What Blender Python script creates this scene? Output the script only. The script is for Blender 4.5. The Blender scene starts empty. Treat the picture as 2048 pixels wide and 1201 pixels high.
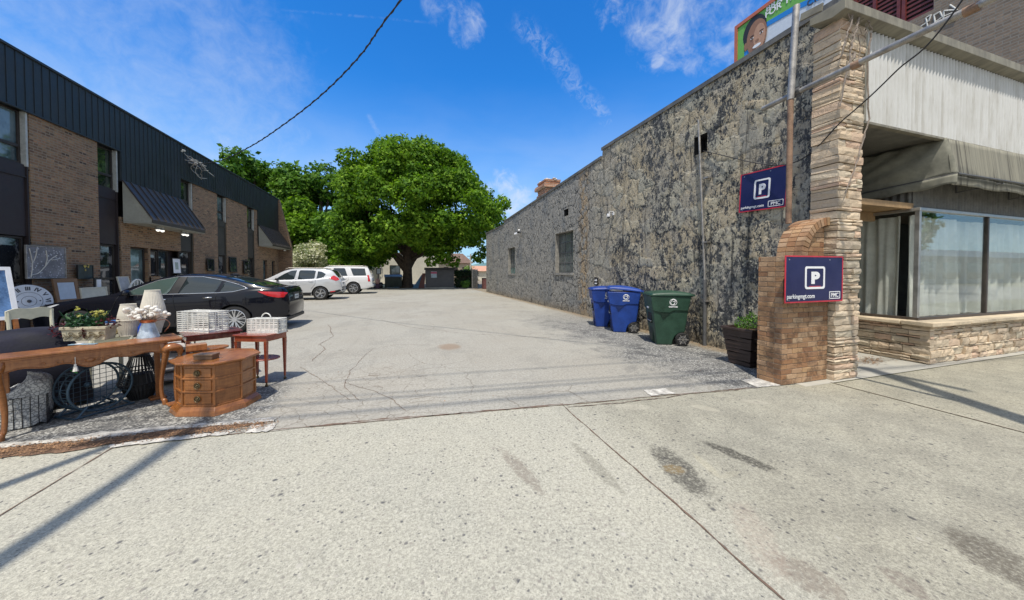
import bpy, bmesh, math, random
import numpy as np
from mathutils import Vector, Matrix
R=math.radians
sc=bpy.context.scene
COL=sc.collection
random.seed(7); rng=np.random.default_rng(11)

# ---------------------------------------------------------------- camera
F_,CX,CY,H=670.,1024.,559.,1.5
TH,PT=R(17.56),R(1.2)
cd=bpy.data.cameras.new('camera'); cam=bpy.data.objects.new('camera',cd); COL.objects.link(cam)
cam.location=(0,0,H); cam.rotation_euler=(math.pi/2-PT,0,-TH)
cd.sensor_width=36; cd.lens=36*F_/2048; cd.shift_y=-41.5/2048; cd.clip_start=.05; cd.clip_end=6000
sc.camera=cam
def ray(px,py):
    x=(px-CX)/F_; y=-(py-CY)/F_
    fy=math.cos(PT)+y*math.sin(PT); up=-math.sin(PT)+y*math.cos(PT)
    return Vector((x*math.cos(TH)+fy*math.sin(TH), -x*math.sin(TH)+fy*math.cos(TH), up))
def GZ(px,py,z=0):
    r=ray(px,py); t=(z-H)/r.z; return Vector((r.x*t,r.y*t,z))
def GX(px,py,X):
    r=ray(px,py); t=X/r.x; return Vector((X,r.y*t,H+r.z*t))
def GY(px,py,Y):
    r=ray(px,py); t=Y/r.y; return Vector((r.x*t,Y,H+r.z*t))

# ---------------------------------------------------------------- light
AZ,EL=R(28),R(67)          # direction the shadows fall (right of +Y) and sun elevation
sl=bpy.data.lights.new('sun','SUN'); sl.energy=4.3; sl.angle=R(.7); sl.color=(1,.94,.85)
so=bpy.data.objects.new('sun',sl); COL.objects.link(so)
sdir=Vector((math.sin(AZ)*math.cos(EL),math.cos(AZ)*math.cos(EL),-math.sin(EL)))
so.rotation_euler=sdir.to_track_quat('-Z','Y').to_euler()
sc.view_settings.view_transform='Standard'; sc.view_settings.look='None'
sc.view_settings.exposure=.08; sc.view_settings.gamma=1

# ---------------------------------------------------------------- node helper
class NT:
    def __init__(s,nt): s.nt=nt
    def n(s,t,ins=None,**pr):
        nd=s.nt.nodes.new(t)
        for k,v in pr.items(): setattr(nd,k,v)
        for k,v in (ins or {}).items():
            sk=nd.inputs[k]
            if isinstance(v,bpy.types.NodeSocket): s.nt.links.new(v,sk)
            else: sk.default_value=v
        return nd
    def m(s,op,a,b=0.,c=None,clamp=False):
        i={0:a,1:b}
        if c is not None: i[2]=c
        return s.n('ShaderNodeMath',i,operation=op,use_clamp=clamp).outputs[0]
    def vm(s,op,a,b=None):
        i={0:a}
        if b is not None: i[1]=b
        return s.n('ShaderNodeVectorMath',i,operation=op)
    def pos(s): return s.n('ShaderNodeNewGeometry').outputs['Position']
    def obj(s): return s.n('ShaderNodeTexCoord').outputs['Object']
    def scale(s,v,sc_): return s.vm('MULTIPLY',v,tuple(sc_)).outputs[0]
    def noise(s,v,sc_,d=3,r=.5,dist=0,out=0): return s.n('ShaderNodeTexNoise',{'Vector':v,'Scale':sc_,'Detail':d,'Roughness':r,'Distortion':dist}).outputs[out]
    def voro(s,v,sc_,f='F1',out='Distance',rnd=1): return s.n('ShaderNodeTexVoronoi',{'Vector':v,'Scale':sc_,'Randomness':rnd},feature=f).outputs[out]
    def ss(s,v,a,b,lo=0.,hi=1.):
        return s.n('ShaderNodeMapRange',{'Value':v,'From Min':a,'From Max':b,'To Min':lo,'To Max':hi},interpolation_type='SMOOTHSTEP').outputs[0]
    def mix(s,f,a,b,bt='MIX'):
        nd=s.nt.nodes.new('ShaderNodeMix'); nd.data_type='RGBA'; nd.blend_type=bt
        for idx,v in ((0,f),(6,a),(7,b)):
            if isinstance(v,bpy.types.NodeSocket): s.nt.links.new(v,nd.inputs[idx])
            else: nd.inputs[idx].default_value=(tuple(v)+(1,) if idx and len(v)==3 else v)
        return nd.outputs[2]
    def sep(s,v): return s.n('ShaderNodeSeparateXYZ',{0:v}).outputs
    def comb(s,x,y,z): return s.n('ShaderNodeCombineXYZ',{0:x,1:y,2:z}).outputs[0]
    def rnd(s): return s.n('ShaderNodeNewGeometry').outputs['Random Per Island']
    def bump(s,h,st=.5,d=.01,nrm=None):
        i={'Height':h,'Strength':st,'Distance':d}
        if nrm is not None: i['Normal']=nrm
        return s.n('ShaderNodeBump',i).outputs[0]
    def ramp(s,v,stops):
        nd=s.nt.nodes.new('ShaderNodeValToRGB'); s.nt.links.new(v,nd.inputs[0]); e=nd.color_ramp.elements
        while len(e)<len(stops): e.new(.5)
        for el,(p,c) in zip(e,stops): el.position=p; el.color=(*c,1)
        return nd.outputs[0]
def newmat(name):
    m=bpy.data.materials.new(name); m.use_nodes=True; nt=m.node_tree; nt.nodes.clear()
    s=NT(nt); s.out=s.n('ShaderNodeOutputMaterial'); s.mat=m; return s
def fin(s,col,rough=.7,metal=0.,normal=None,spec=.5,coat=0,**kw):
    i={'Roughness':rough,'Metallic':metal,'Specular IOR Level':spec,'Coat Weight':coat}
    i['Base Color']=col if isinstance(col,bpy.types.NodeSocket) else (*col,1)
    if normal is not None: i['Normal']=normal
    i.update(kw)
    p=s.n('ShaderNodeBsdfPrincipled',i); s.nt.links.new(p.outputs[0],s.out.inputs[0]); return s.mat
def simple(name,c,rough=.6,metal=0.,var=.25,sc_=6.,bmp=.15,coat=0,spec=.5,isl=0.):
    s=newmat(name); o=s.obj()
    n=s.noise(o,sc_,5,.6); n2=s.noise(o,sc_*9,3,.6)
    f=s.m('ADD',s.m('MULTIPLY',n,.7),s.m('MULTIPLY',n2,.3))
    k=s.ss(f,.3,.7,1-var,1+var)
    if isl: k=s.m('MULTIPLY',k,s.m('ADD',s.m('MULTIPLY',s.rnd(),2*isl),1-isl))
    col=s.n('ShaderNodeVectorMath',{0:tuple(c),'Scale':k},operation='SCALE').outputs[0]
    rr=s.ss(n,.3,.7,max(.02,rough-.08),min(1,rough+.08))
    return fin(s,col,rr,metal,s.bump(n2,bmp,.004) if bmp else None,spec,coat)

# ---------------------------------------------------------------- world
w=bpy.data.worlds.new('World'); sc.world=w; w.use_nodes=True; w.node_tree.nodes.clear()
s=NT(w.node_tree)
sky=s.n('ShaderNodeTexSky',sky_type='NISHITA'); sky.sun_disc=False
sky.sun_elevation=EL; sky.sun_rotation=math.atan2(-sdir.x,-sdir.y)
sky.air_density=1.0; sky.dust_density=.25; sky.ozone_density=2.5; sky.altitude=300
D=s.n('ShaderNodeTexCoord').outputs['Generated']
hs=s.n('ShaderNodeHueSaturation',{'Hue':.503,'Saturation':1.32,'Value':1.72,'Color':sky.outputs[0]}).outputs[0]
hs=s.scale(hs,(.58,1.25,1.52))
def dmask(px,py,r0,r1):
    d=ray(px,py).normalized()
    dot=s.vm('DOT_PRODUCT',D,tuple(d)).outputs['Value']
    return s.ss(dot,math.cos(r1),math.cos(r0))
n1=s.noise(D,7,9,.62,.6); n2=s.noise(D,26,7,.65,.5); n3=s.noise(s.scale(D,(1,1,3)),3.2,5,.55,.3)
tot=None
def add(v):
    global tot
    tot=v if tot is None else s.m('MAXIMUM',tot,v)
nn=s.m('ADD',s.m('MULTIPLY',n1,.6),s.m('MULTIPLY',n2,.4))
def cloud(px,py,r0,r1,a,b,st):
    m_=dmask(px,py,r0,r1)
    v=s.m('ADD',nn,s.m('MULTIPLY',s.m('SUBTRACT',m_,1),.45))
    add(s.m('MULTIPLY',s.ss(v,a,b),st))
cloud(930,48,.02,.09,.36,.74,.8)
cloud(880,5,.02,.09,.38,.74,.65)
cloud(1400,-10,.05,.25,.36,.74,.72)
cloud(1480,60,.03,.16,.38,.74,.7)
cloud(1230,-10,.02,.12,.45,.68,.6)
cloud(1315,122,.005,.03,.40,.6,.5)
cloud(180,140,.05,.55,.25,.75,.30)
cloud(400,290,.02,.18,.40,.72,.45)
cloud(1010,400,.02,.14,.38,.66,.7)
cloud(650,330,.02,.10,.42,.72,.4)
# contrail: thin band round a great circle
def trail(a,b,wd,st,wob):
    p,q=ray(*a).normalized(),ray(*b).normalized(); nrm=p.cross(q).normalized(); mid=((p+q)/2).normalized(); half=math.acos(p.dot(q))/2
    dd=s.m('ADD',s.vm('DOT_PRODUCT',D,tuple(nrm)).outputs['Value'],s.m('MULTIPLY',s.m('SUBTRACT',s.noise(D,9,3,.5),.5),wob))
    band=s.ss(s.m('ABSOLUTE',dd),wd,0.)
    lim=s.ss(s.vm('DOT_PRODUCT',D,tuple(mid)).outputs['Value'],math.cos(half*1.15),math.cos(half*.8))
    br=s.ss(s.noise(D,45,6,.7,1.),.38,.68)
    add(s.m('MULTIPLY',s.m('MULTIPLY',band,lim),s.m('MULTIPLY',br,st)))
trail((1035,40),(1225,250),.038,.22,.05)
trail((735,230),(762,275),.012,.14,.01)
trail((560,20),(860,45),.004,.07,.005)
up=s.sep(D)[2]
lowc=s.m('MULTIPLY',s.ss(up,.55,.05),s.m('MULTIPLY',s.ss(n3,.35,.7),.20))
add(lowc)
# unseen bright cloud bank added behind the viewer, neutral fill for blue shadows
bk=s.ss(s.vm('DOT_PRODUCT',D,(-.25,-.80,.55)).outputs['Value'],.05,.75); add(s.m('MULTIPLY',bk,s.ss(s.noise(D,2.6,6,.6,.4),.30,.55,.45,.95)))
haz=s.m('MULTIPLY',s.ss(up,.50,.0),.80)
c1=s.mix(haz,hs,(5.0,6.9,9.6))
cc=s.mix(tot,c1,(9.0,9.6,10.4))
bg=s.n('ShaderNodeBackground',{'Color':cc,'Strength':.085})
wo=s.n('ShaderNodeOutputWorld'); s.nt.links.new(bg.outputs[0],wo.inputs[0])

# ---------------------------------------------------------------- mesh helper
class MB:
    def __init__(s): s.v=[]; s.f=[]
    def add(s,vs,fs):
        b=len(s.v); s.v+=[tuple(v) for v in vs]; s.f+=[tuple(i+b for i in f) for f in fs]; return s
    def box(s,x0,x1,y0,y1,z0,z1,j=0.):
        P=[(x,y,z) for z in (z0,z1) for y in (y0,y1) for x in (x0,x1)]
        if j: P=[tuple(c+random.uniform(-j,j) for c in p) for p in P]
        return s.add(P,[(0,2,3,1),(4,5,7,6),(0,1,5,4),(2,6,7,3),(0,4,6,2),(1,3,7,5)])
    def obox(s,M,sx,sy,sz,j=0.):   # oriented box centred on matrix M
        P=[M@Vector((x*sx/2+random.uniform(-j,j),y*sy/2+random.uniform(-j,j),z*sz/2+random.uniform(-j,j))) for z in (-1,1) for y in (-1,1) for x in (-1,1)]
        return s.add(P,[(0,2,3,1),(4,5,7,6),(0,1,5,4),(2,6,7,3),(0,4,6,2),(1,3,7,5)])
    def bar(s,p,q,wd,ht,up=(0,0,1)):
        p,q=Vector(p),Vector(q); d=(q-p); L=d.length; d.normalize(); u=Vector(up)
        if abs(d.dot(u))>.98: u=Vector((1,0,0))
        a=d.cross(u).normalized(); b=a.cross(d).normalized()
        M=Matrix((( d.x,a.x,b.x,(p.x+q.x)/2),(d.y,a.y,b.y,(p.y+q.y)/2),(d.z,a.z,b.z,(p.z+q.z)/2),(0,0,0,1)))
        return s.obox(M,L,wd,ht)
    def tube(s,pts,r,n=8,cap=True,closed=False):
        pts=[Vector(p) for p in pts]; m=len(pts); rs=r if isinstance(r,(list,tuple)) else [r]*m
        b=len(s.v); prev=None
        for i,p in enumerate(pts):
            if closed: t=pts[(i+1)%m]-pts[i-1]
            else: t=pts[min(i+1,m-1)]-pts[max(i-1,0)]
            t.normalize()
            if prev is None:
                a=t.cross(Vector((0,0,1)))
                if a.length<.05: a=t.cross(Vector((1,0,0)))
            else: a=prev-t*prev.dot(t)
            a.normalize(); prev=a; c=t.cross(a)
            for k in range(n):
                an=2*math.pi*k/n; s.v.append(tuple(p+(a*math.cos(an)+c*math.sin(an))*rs[i]))
        for i in range(m if closed else m-1):
            i2=(i+1)%m
            for k in range(n):
                k2=(k+1)%n; s.f.append((b+i*n+k,b+i*n+k2,b+i2*n+k2,b+i2*n+k))
        if cap and not closed:
            s.f.append(tuple(b+k for k in range(n))[::-1]); s.f.append(tuple(b+(m-1)*n+k for k in range(n)))
        return s
    def cyl(s,p,q,r,r2=None,n=16): return s.tube([p,q],[r,r if r2 is None else r2],n)
    def lathe(s,prof,c=(0,0,0),n=24,axis='z',flute=None):
        b=len(s.v); m=len(prof)
        for i,(r,z) in enumerate(prof):
            for k in range(n):
                an=2*math.pi*k/n; rr=r*(1+(flute if (flute and k%2) else 0))
                x,y=rr*math.cos(an),rr*math.sin(an)
                p=(x,y,z) if axis=='z' else ((x,z,y) if axis=='y' else (z,x,y))
                s.v.append((c[0]+p[0],c[1]+p[1],c[2]+p[2]))
        for i in range(m-1):
            for k in range(n):
                k2=(k+1)%n; q=(b+i*n+k,b+i*n+k2,b+(i+1)*n+k2,b+(i+1)*n+k)
                s.f.append(q)
        return s
    def disc(s,c,r,n=24,axis='z',rev=False):
        P=[]
        for k in range(n):
            an=2*math.pi*k/n; x,y=r*math.cos(an),r*math.sin(an)
            p=(x,y,0) if axis=='z' else ((x,0,y) if axis=='y' else (0,x,y))
            P.append((c[0]+p[0],c[1]+p[1],c[2]+p[2]))
        return s.add(P,[tuple(range(n))[::-1] if rev else tuple(range(n))])
    def prism(s,poly,z0,z1,f=None):     # poly in xy extruded along z; f maps (x,y,z)->point
        n=len(poly); g=f or (lambda x,y,z:(x,y,z))
        P=[g(x,y,z0) for x,y in poly]+[g(x,y,z1) for x,y in poly]
        return s.add(P,[tuple(range(n))[::-1],tuple(range(n,2*n))]+[(i,(i+1)%n,(i+1)%n+n,i+n) for i in range(n)])
    def ball(s,c,r,n=8,m=6,sq=(1,1,1),j=0.):
        b=len(s.v)
        P=[(c[0],c[1],c[2]-r*sq[2])]
        for i in range(1,m):
            t=math.pi*i/m
            for k in range(n):
                a=2*math.pi*k/n; q=r*(1+random.uniform(-j,j))
                P.append((c[0]+q*sq[0]*math.sin(t)*math.cos(a),c[1]+q*sq[1]*math.sin(t)*math.sin(a),c[2]-q*sq[2]*math.cos(t)))
        P.append((c[0],c[1],c[2]+r*sq[2])); L=len(P)-1
        Fc=[(0,1+(k+1)%n,1+k) for k in range(n)]
        for i in range(m-2):
            for k in range(n):
                a=1+i*n+k; a2=1+i*n+(k+1)%n; Fc.append((a,a2,a2+n,a+n))
        o=1+(m-2)*n
        Fc+=[(o+k,o+(k+1)%n,L) for k in range(n)]
        return s.add(P,Fc)
    def grid(s,nu,nv,fn,close=False):
        b=len(s.v)
        for i in range(nu+1):
            for j in range(nv+1): s.v.append(tuple(fn(i/nu,j/nv)))
        for i in range(nu):
            for j in range(nv):
                a=b+i*(nv+1)+j; s.f.append((a,a+nv+1,a+nv+2,a+1))
        return s
    def build(s,name,m,parent=None,smooth=None,bev=0,solid=0,seg=1):
        me=bpy.data.meshes.new(name); me.from_pydata(s.v,[],s.f); me.validate(); me.materials.append(m)
        o=bpy.data.objects.new(name,me); COL.objects.link(o)
        bm=bmesh.new(); bm.from_mesh(me); bmesh.ops.recalc_face_normals(bm,faces=bm.faces); bm.to_mesh(me); bm.free()
        if smooth is not None:
            me.shade_smooth()
            if smooth<180: me.set_sharp_from_angle(angle=R(smooth))
        if solid:
            md=o.modifiers.new('solid','SOLIDIFY'); md.thickness=solid; md.offset=0
        if bev:
            md=o.modifiers.new('bevel','BEVEL'); md.width=bev; md.segments=seg; md.limit_method='ANGLE'; md.angle_limit=R(40)
        if parent is not None: o.parent=parent
        return o
def tag(o,label=None,cat=None,group=None,kind=None):
    if label: o['label']=label
    if cat: o['category']=cat
    if group: o['group']=group
    if kind: o['kind']=kind
    return o
def thing(name,label,cat,loc=(0,0,0),rz=0,group=None):
    o=bpy.data.objects.new(name,None); COL.objects.link(o); o.empty_display_size=.2
    o.location=loc; o.rotation_euler=(0,0,rz); return tag(o,label,cat,group)
def dup(root,loc,rz,label,group=None):
    def cp(o,par):
        c=o.copy(); COL.objects.link(c); c.parent=par
        for ch in list(o.children): cp(ch,c)
        return c
    r=cp(root,None); r.location=loc; r.rotation_euler=(0,0,rz); r['label']=label
    if group: r['group']=group
    return r
def text_mesh(txt,size,depth=.002,bold=0.,align='LEFT',shear=0):
    cu=bpy.data.curves.new('t','FONT'); cu.body=txt; cu.size=size; cu.extrude=depth; cu.offset=bold; cu.align_x=align; cu.shear=shear
    ob=bpy.data.objects.new('t',cu); COL.objects.link(ob)
    dg=bpy.context.evaluated_depsgraph_get(); dg.update()
    me=bpy.data.meshes.new_from_object(ob.evaluated_get(dg)); 
    mb=MB(); mb.add([v.co for v in me.vertices],[tuple(p.vertices) for p in me.polygons])
    bpy.data.objects.remove(ob); bpy.data.meshes.remove(me); return mb
def place(mb,M):
    mb.v=[tuple(M@Vector(v)) for v in mb.v]; return mb
def merge(*ms):
    r=MB()
    for m in ms: r.add(m.v,m.f)
    return r
def frameM(o,x,y):   # local x->x, y->y, z->x*y
    x=Vector(x).normalized(); y=Vector(y).normalized(); z=x.cross(y)
    return Matrix(((x.x,y.x,z.x,o[0]),(x.y,y.y,z.y,o[1]),(x.z,y.z,z.z,o[2]),(0,0,0,1)))
def cr(xs,keys):     # smooth (monotone-ish) interpolation
    kx=[k[0] for k in keys]; ky=[k[1] for k in keys]; xs=np.atleast_1d(np.asarray(xs,float)); out=[]
    for x in xs:
        if x<=kx[0]: out.append(ky[0]); continue
        if x>=kx[-1]: out.append(ky[-1]); continue
        i=max(j for j in range(len(kx)-1) if kx[j]<=x)
        h=kx[i+1]-kx[i]; t=(x-kx[i])/h
        def sl(a):
            if a==0: return (ky[1]-ky[0])/(kx[1]-kx[0])
            if a==len(kx)-1: return (ky[-1]-ky[-2])/(kx[-1]-kx[-2])
            l=(ky[a]-ky[a-1])/(kx[a]-kx[a-1]); r_=(ky[a+1]-ky[a])/(kx[a+1]-kx[a])
            return 0 if l*r_<=0 else 2*l*r_/(l+r_)
        m0,m1=sl(i)*h,sl(i+1)*h
        out.append(ky[i]*(2*t**3-3*t**2+1)+m0*(t**3-2*t**2+t)+ky[i+1]*(-2*t**3+3*t**2)+m1*(t**3-t**2))
    return np.array(out)
# ================================================================ GROUND MATERIALS
def ellmask(s,P,c,rx,ry,ang=0,noise=None,amt=.5,soft=.5):
    X,Y,_=s.sep(P)
    dx=s.m('SUBTRACT',X,c[0]); dy=s.m('SUBTRACT',Y,c[1]); ca,sa=math.cos(ang),math.sin(ang)
    u=s.m('ADD',s.m('MULTIPLY',dx,ca/rx),s.m('MULTIPLY',dy,sa/rx)); v=s.m('ADD',s.m('MULTIPLY',dx,-sa/ry),s.m('MULTIPLY',dy,ca/ry))
    d=s.m('SQRT',s.m('ADD',s.m('MULTIPLY',u,u),s.m('MULTIPLY',v,v)))
    if noise is not None: d=s.m('ADD',d,s.m('MULTIPLY',s.m('SUBTRACT',noise,.5),amt*2))
    return s.ss(d,1+soft/2,1-soft/2)
def m_apron():
    s=newmat('exposed aggregate concrete'); P=s.pos(); X,Y,_=s.sep(P)
    big=s.noise(P,.7,4,.6); mid=s.noise(P,5,5,.65); fine=s.noise(P,95,4,.75)
    base=s.mix(s.ss(big,.3,.7),(.43,.42,.375),(.36,.36,.335))
    base=s.mix(s.m('MULTIPLY',s.ss(mid,.35,.7),.35),base,(.50,.49,.45))
    base=s.mix(s.m('MULTIPLY',s.ss(fine,.35,.65),.6),base,(.62,.61,.56))
    base=s.mix(s.m('MULTIPLY',s.ss(s.noise(P,230,2,.6),.52,.66),.6),base,(.22,.21,.2))
    gr=s.noise(P,52,4,.8); base=s.mix(s.ss(gr,.40,.60),s.mix(1.,base,(.80,.79,.77),'MULTIPLY'),s.mix(1.,base,(1.10,1.09,1.05),'MULTIPLY'))
    # embedded stones: a dense small size and sparse large ones
    Pd=s.vm('ADD',P,s.scale(s.noise(P,40,2,.5,out=1),(.014,.014,0))).outputs[0]
    base=s.mix(1.,base,(1.02,1.01,.97),'MULTIPLY')
    for sc_,lo,hi,sz in ((74.,.30,.45,.36),(38.,.58,.76,.38),(21.,.88,.95,.32)):
        v1=s.n('ShaderNodeTexVoronoi',{'Vector':Pd,'Scale':sc_,'Randomness':1.}); r=s.sep(v1.outputs['Color'])[0]; r2=s.sep(v1.outputs['Color'])[1]
        more=s.ss(s.noise(P,1.6,3,.5),.35,.65,hi,lo)
        st=s.m('MULTIPLY',s.ss(v1.outputs['Distance'],s.m('ADD',.20,s.m('MULTIPLY',r2,sz)),.12),s.m('GREATER_THAN',r,more))
        scol=s.ramp(s.m('FRACT',s.m('MULTIPLY',r2,7.3)),[(0,(.085,.085,.095)),(.35,(.17,.165,.16)),(.6,(.27,.25,.225)),(.85,(.36,.33,.29)),(1,(.58,.56,.50))])
        base=s.mix(s.m('MULTIPLY',st,.9 if sc_<50 else .6),base,scol)
    # slab right of the joint is greyer and older
    sm=s.noise(P,9,5,.7)
    old=s.ss(s.m('ADD',X,s.m('MULTIPLY',s.noise(P,2.,3,.5),.3)),1.5,2.6)
    base=s.mix(old,base,s.mix(1.,base,s.mix(s.ss(s.noise(P,2.6,5,.7),.35,.65),(.70,.69,.67),(.86,.85,.82)),'MULTIPLY'))
    grain=s.noise(P,36,5,.8)
    # worn tyre / wet marks and patches with a shape of their own
    def st_(p0,p1,wd,col,k,amt=.7,soft=.8):
        nonlocal base
        a,b=GZ(*p0),GZ(*p1); c=(a+b)/2; d=b-a
        f=ellmask(s,P,c,d.length/2,wd,math.atan2(d.y,d.x),sm,amt,soft)
        g=s.m('ADD',f,s.m('MULTIPLY',s.m('SUBTRACT',grain,.5),4.5 if soft>.6 else 1.2)); base=s.mix(s.m('MULTIPLY',s.m('MULTIPLY',s.ss(g,.15,1.25),s.ss(f,0,.45)),k),base,col)
    st_((1310,890),(1420,1000),.13,(.085,.08,.07),.85)
    st_((1400,880),(1560,945),.07,(.075,.07,.06),.9)
    st_((1325,935),(1372,940),.07,(.30,.21,.09),.55)
    st_((1385,905),(1440,955),.035,(.55,.50,.36),.3,.3,.4)
    st_((1440,955),(1480,942),.03,(.55,.50,.36),.15,.3,.4)
    st_((1005,900),(1085,985),.06,(.20,.165,.14),.6)
    st_((1150,890),(1240,980),.06,(.17,.16,.13),.5)
    st_((1930,1060),(2060,1180),.14,(.09,.075,.06),.7)
    st_((1540,1110),(1700,1200),.10,(.20,.16,.13),.6)
    st_((1760,1130),(1860,1200),.06,(.18,.14,.12),.5)
    st_((1380,810),(1440,822),.07,(.56,.52,.42),.4,.3,.4)
    st_((1230,812),(1300,815),.08,(.54,.50,.42),.3,.3,.4)
    st_((1480,800),(1540,806),.06,(.54,.50,.42),.35,.4,.4)
    st_((1480,1000),(1560,1170),.10,(.42,.33,.27),.28)
    n=s.m('ADD',s.m('MULTIPLY',fine,.6),s.m('MULTIPLY',st,.5))
    base=s.mix(1.,base,(.90,.89,.84),'MULTIPLY')
    return fin(s,base,.88,0,s.bump(n,.6,.004),.25)
def m_lot():
    s=newmat('sun bleached asphalt'); P=s.pos(); X,Y,_=s.sep(P)
    big=s.noise(P,.35,5,.6,.4); mid=s.noise(P,4,6,.7); fine=s.noise(P,140,3,.7)
    base=s.mix(s.ss(big,.32,.68),(.36,.335,.30),(.42,.405,.375))
    base=s.mix(s.m('MULTIPLY',s.ss(mid,.4,.75),.4),base,(.34,.325,.295))
    base=s.mix(s.m('MULTIPLY',s.ss(fine,.4,.62),.5),base,(.54,.52,.475)); lm=s.noise(P,26,5,.8); base=s.mix(s.m('MULTIPLY',s.ss(lm,.5,.66),.45),base,(.24,.225,.20))
    base=s.mix(s.m('MULTIPLY',s.ss(s.noise(P,210,2,.6),.5,.65),.5),base,(.18,.17,.16))
    gr=s.noise(s.scale(P,(1,.7,1)),34,5,.8); base=s.mix(s.ss(gr,.38,.62),s.mix(1.,base,(.80,.79,.78),'MULTIPLY'),s.mix(1.,base,(1.10,1.09,1.07),'MULTIPLY')); blot=s.noise(P,.9,6,.75,.6); base=s.mix(s.m('MULTIPLY',s.ss(blot,.50,.60),.22),base,(.20,.195,.185)); spots=s.voro(P,1.3); base=s.mix(s.m('MULTIPLY',s.ss(s.m('ADD',spots,s.m('MULTIPLY',s.noise(P,12,4,.7),.08)),.11,.07),.45),base,(.12,.115,.105))
    # long faint streaks along the traffic direction
    stv=s.noise(s.scale(P,(5.,.35,1)),1.6,5,.6)
    base=s.mix(s.m('MULTIPLY',s.ss(stv,.52,.72),.25),base,(.27,.25,.225))
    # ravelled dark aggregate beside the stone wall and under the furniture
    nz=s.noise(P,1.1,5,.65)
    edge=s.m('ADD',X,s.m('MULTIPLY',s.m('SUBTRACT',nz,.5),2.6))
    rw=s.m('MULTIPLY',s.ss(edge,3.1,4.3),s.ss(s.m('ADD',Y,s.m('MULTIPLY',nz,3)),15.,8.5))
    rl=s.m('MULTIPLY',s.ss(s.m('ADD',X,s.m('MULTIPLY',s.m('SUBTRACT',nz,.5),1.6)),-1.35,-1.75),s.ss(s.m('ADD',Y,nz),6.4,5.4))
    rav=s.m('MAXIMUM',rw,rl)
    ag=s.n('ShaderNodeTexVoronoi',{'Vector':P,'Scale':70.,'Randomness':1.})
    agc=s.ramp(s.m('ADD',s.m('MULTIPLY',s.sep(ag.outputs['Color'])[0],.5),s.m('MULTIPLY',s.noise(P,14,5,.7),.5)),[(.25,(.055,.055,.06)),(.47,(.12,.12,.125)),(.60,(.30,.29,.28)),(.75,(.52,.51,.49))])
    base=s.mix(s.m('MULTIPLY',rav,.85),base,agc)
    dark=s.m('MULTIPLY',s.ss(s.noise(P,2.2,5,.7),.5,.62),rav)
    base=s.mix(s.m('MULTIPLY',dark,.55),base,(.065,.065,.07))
    # alligator cracking
    Pw=s.vm('ADD',P,s.scale(s.noise(P,3.,3,.6,out=1),(.25,.25,0))).outputs[0]
    cr_=s.voro(Pw,4.2,'DISTANCE_TO_EDGE'); c0=GZ(735,800); ck=ellmask(s,P,c0,.95,1.5,0,s.noise(P,1.4,3,.6),.6,.4)
    cm=s.m('MULTIPLY',s.ss(cr_,.016,.004),ck)
    c1=GZ(645,690); lk=ellmask(s,P,c1,.5,2.4,.1,s.noise(P,1.2,3,.6),.5,.4)
    cr2=s.voro(Pw,.9,'DISTANCE_TO_EDGE')
    far=s.m('MULTIPLY',s.ss(cr2,.008,.002),s.ss(s.noise(P,.3,2,.5),.45,.6))
    cm=s.m('MAXIMUM',cm,s.m('MULTIPLY',far,.8))
    base=s.mix(s.m('MULTIPLY',cm,.6),base,(.15,.12,.095))
    base=s.mix(s.m('MULTIPLY',ck,.12),base,(.40,.33,.26))
    rp=ellmask(s,P,GZ(900,694),.22,.28,0,mid,.6,.6); base=s.mix(s.m('MULTIPLY',rp,.6),base,(.27,.18,.12))
    dirt=s.m('MULTIPLY',s.ss(s.m('ADD',X,s.m('MULTIPLY',s.noise(P,2.5,5,.7),.6)),5.75,6.1),.9)
    base=s.mix(dirt,base,(.27,.22,.16))
    # leaf-stained, darker ground beyond the lot under the trees
    n=s.m('ADD',s.m('MULTIPLY',fine,.6),s.m('MULTIPLY',s.m('MULTIPLY',rav,s.sep(ag.outputs['Color'])[0]),.9))
    n=s.m('SUBTRACT',n,cm)
    base=s.mix(1.,base,(.93,.935,.885),'MULTIPLY')
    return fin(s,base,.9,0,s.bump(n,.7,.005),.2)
def m_walk():
    s=newmat('smooth sidewalk concrete'); P=s.pos()
    big=s.noise(P,1.2,5,.65); fine=s.noise(P,120,3,.6)
    b=s.mix(s.ss(big,.3,.7),(.46,.44,.37),(.36,.35,.315)); b=s.mix(s.m('MULTIPLY',fine,.3),b,(.25,.24,.22))
    return fin(s,b,.85,0,s.bump(fine,.4,.002),.3)
M_APRON,M_LOT,M_WALK=m_apron(),m_lot(),m_walk()
M_EARTH=simple('dry earth',(.16,.15,.09),.95,var=.4,sc_=.8)
M_DIRT=simple('dirt and rotted leaves',(.17,.10,.06),.95,var=.7,sc_=14,bmp=.8)
M_CRACK=simple('dark crack filling',(.15,.10,.07),.95,var=.4,sc_=20)
M_PATCHW=simple('broken pale concrete',(.47,.445,.39),.9,var=.5,sc_=11,bmp=.8)

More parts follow.
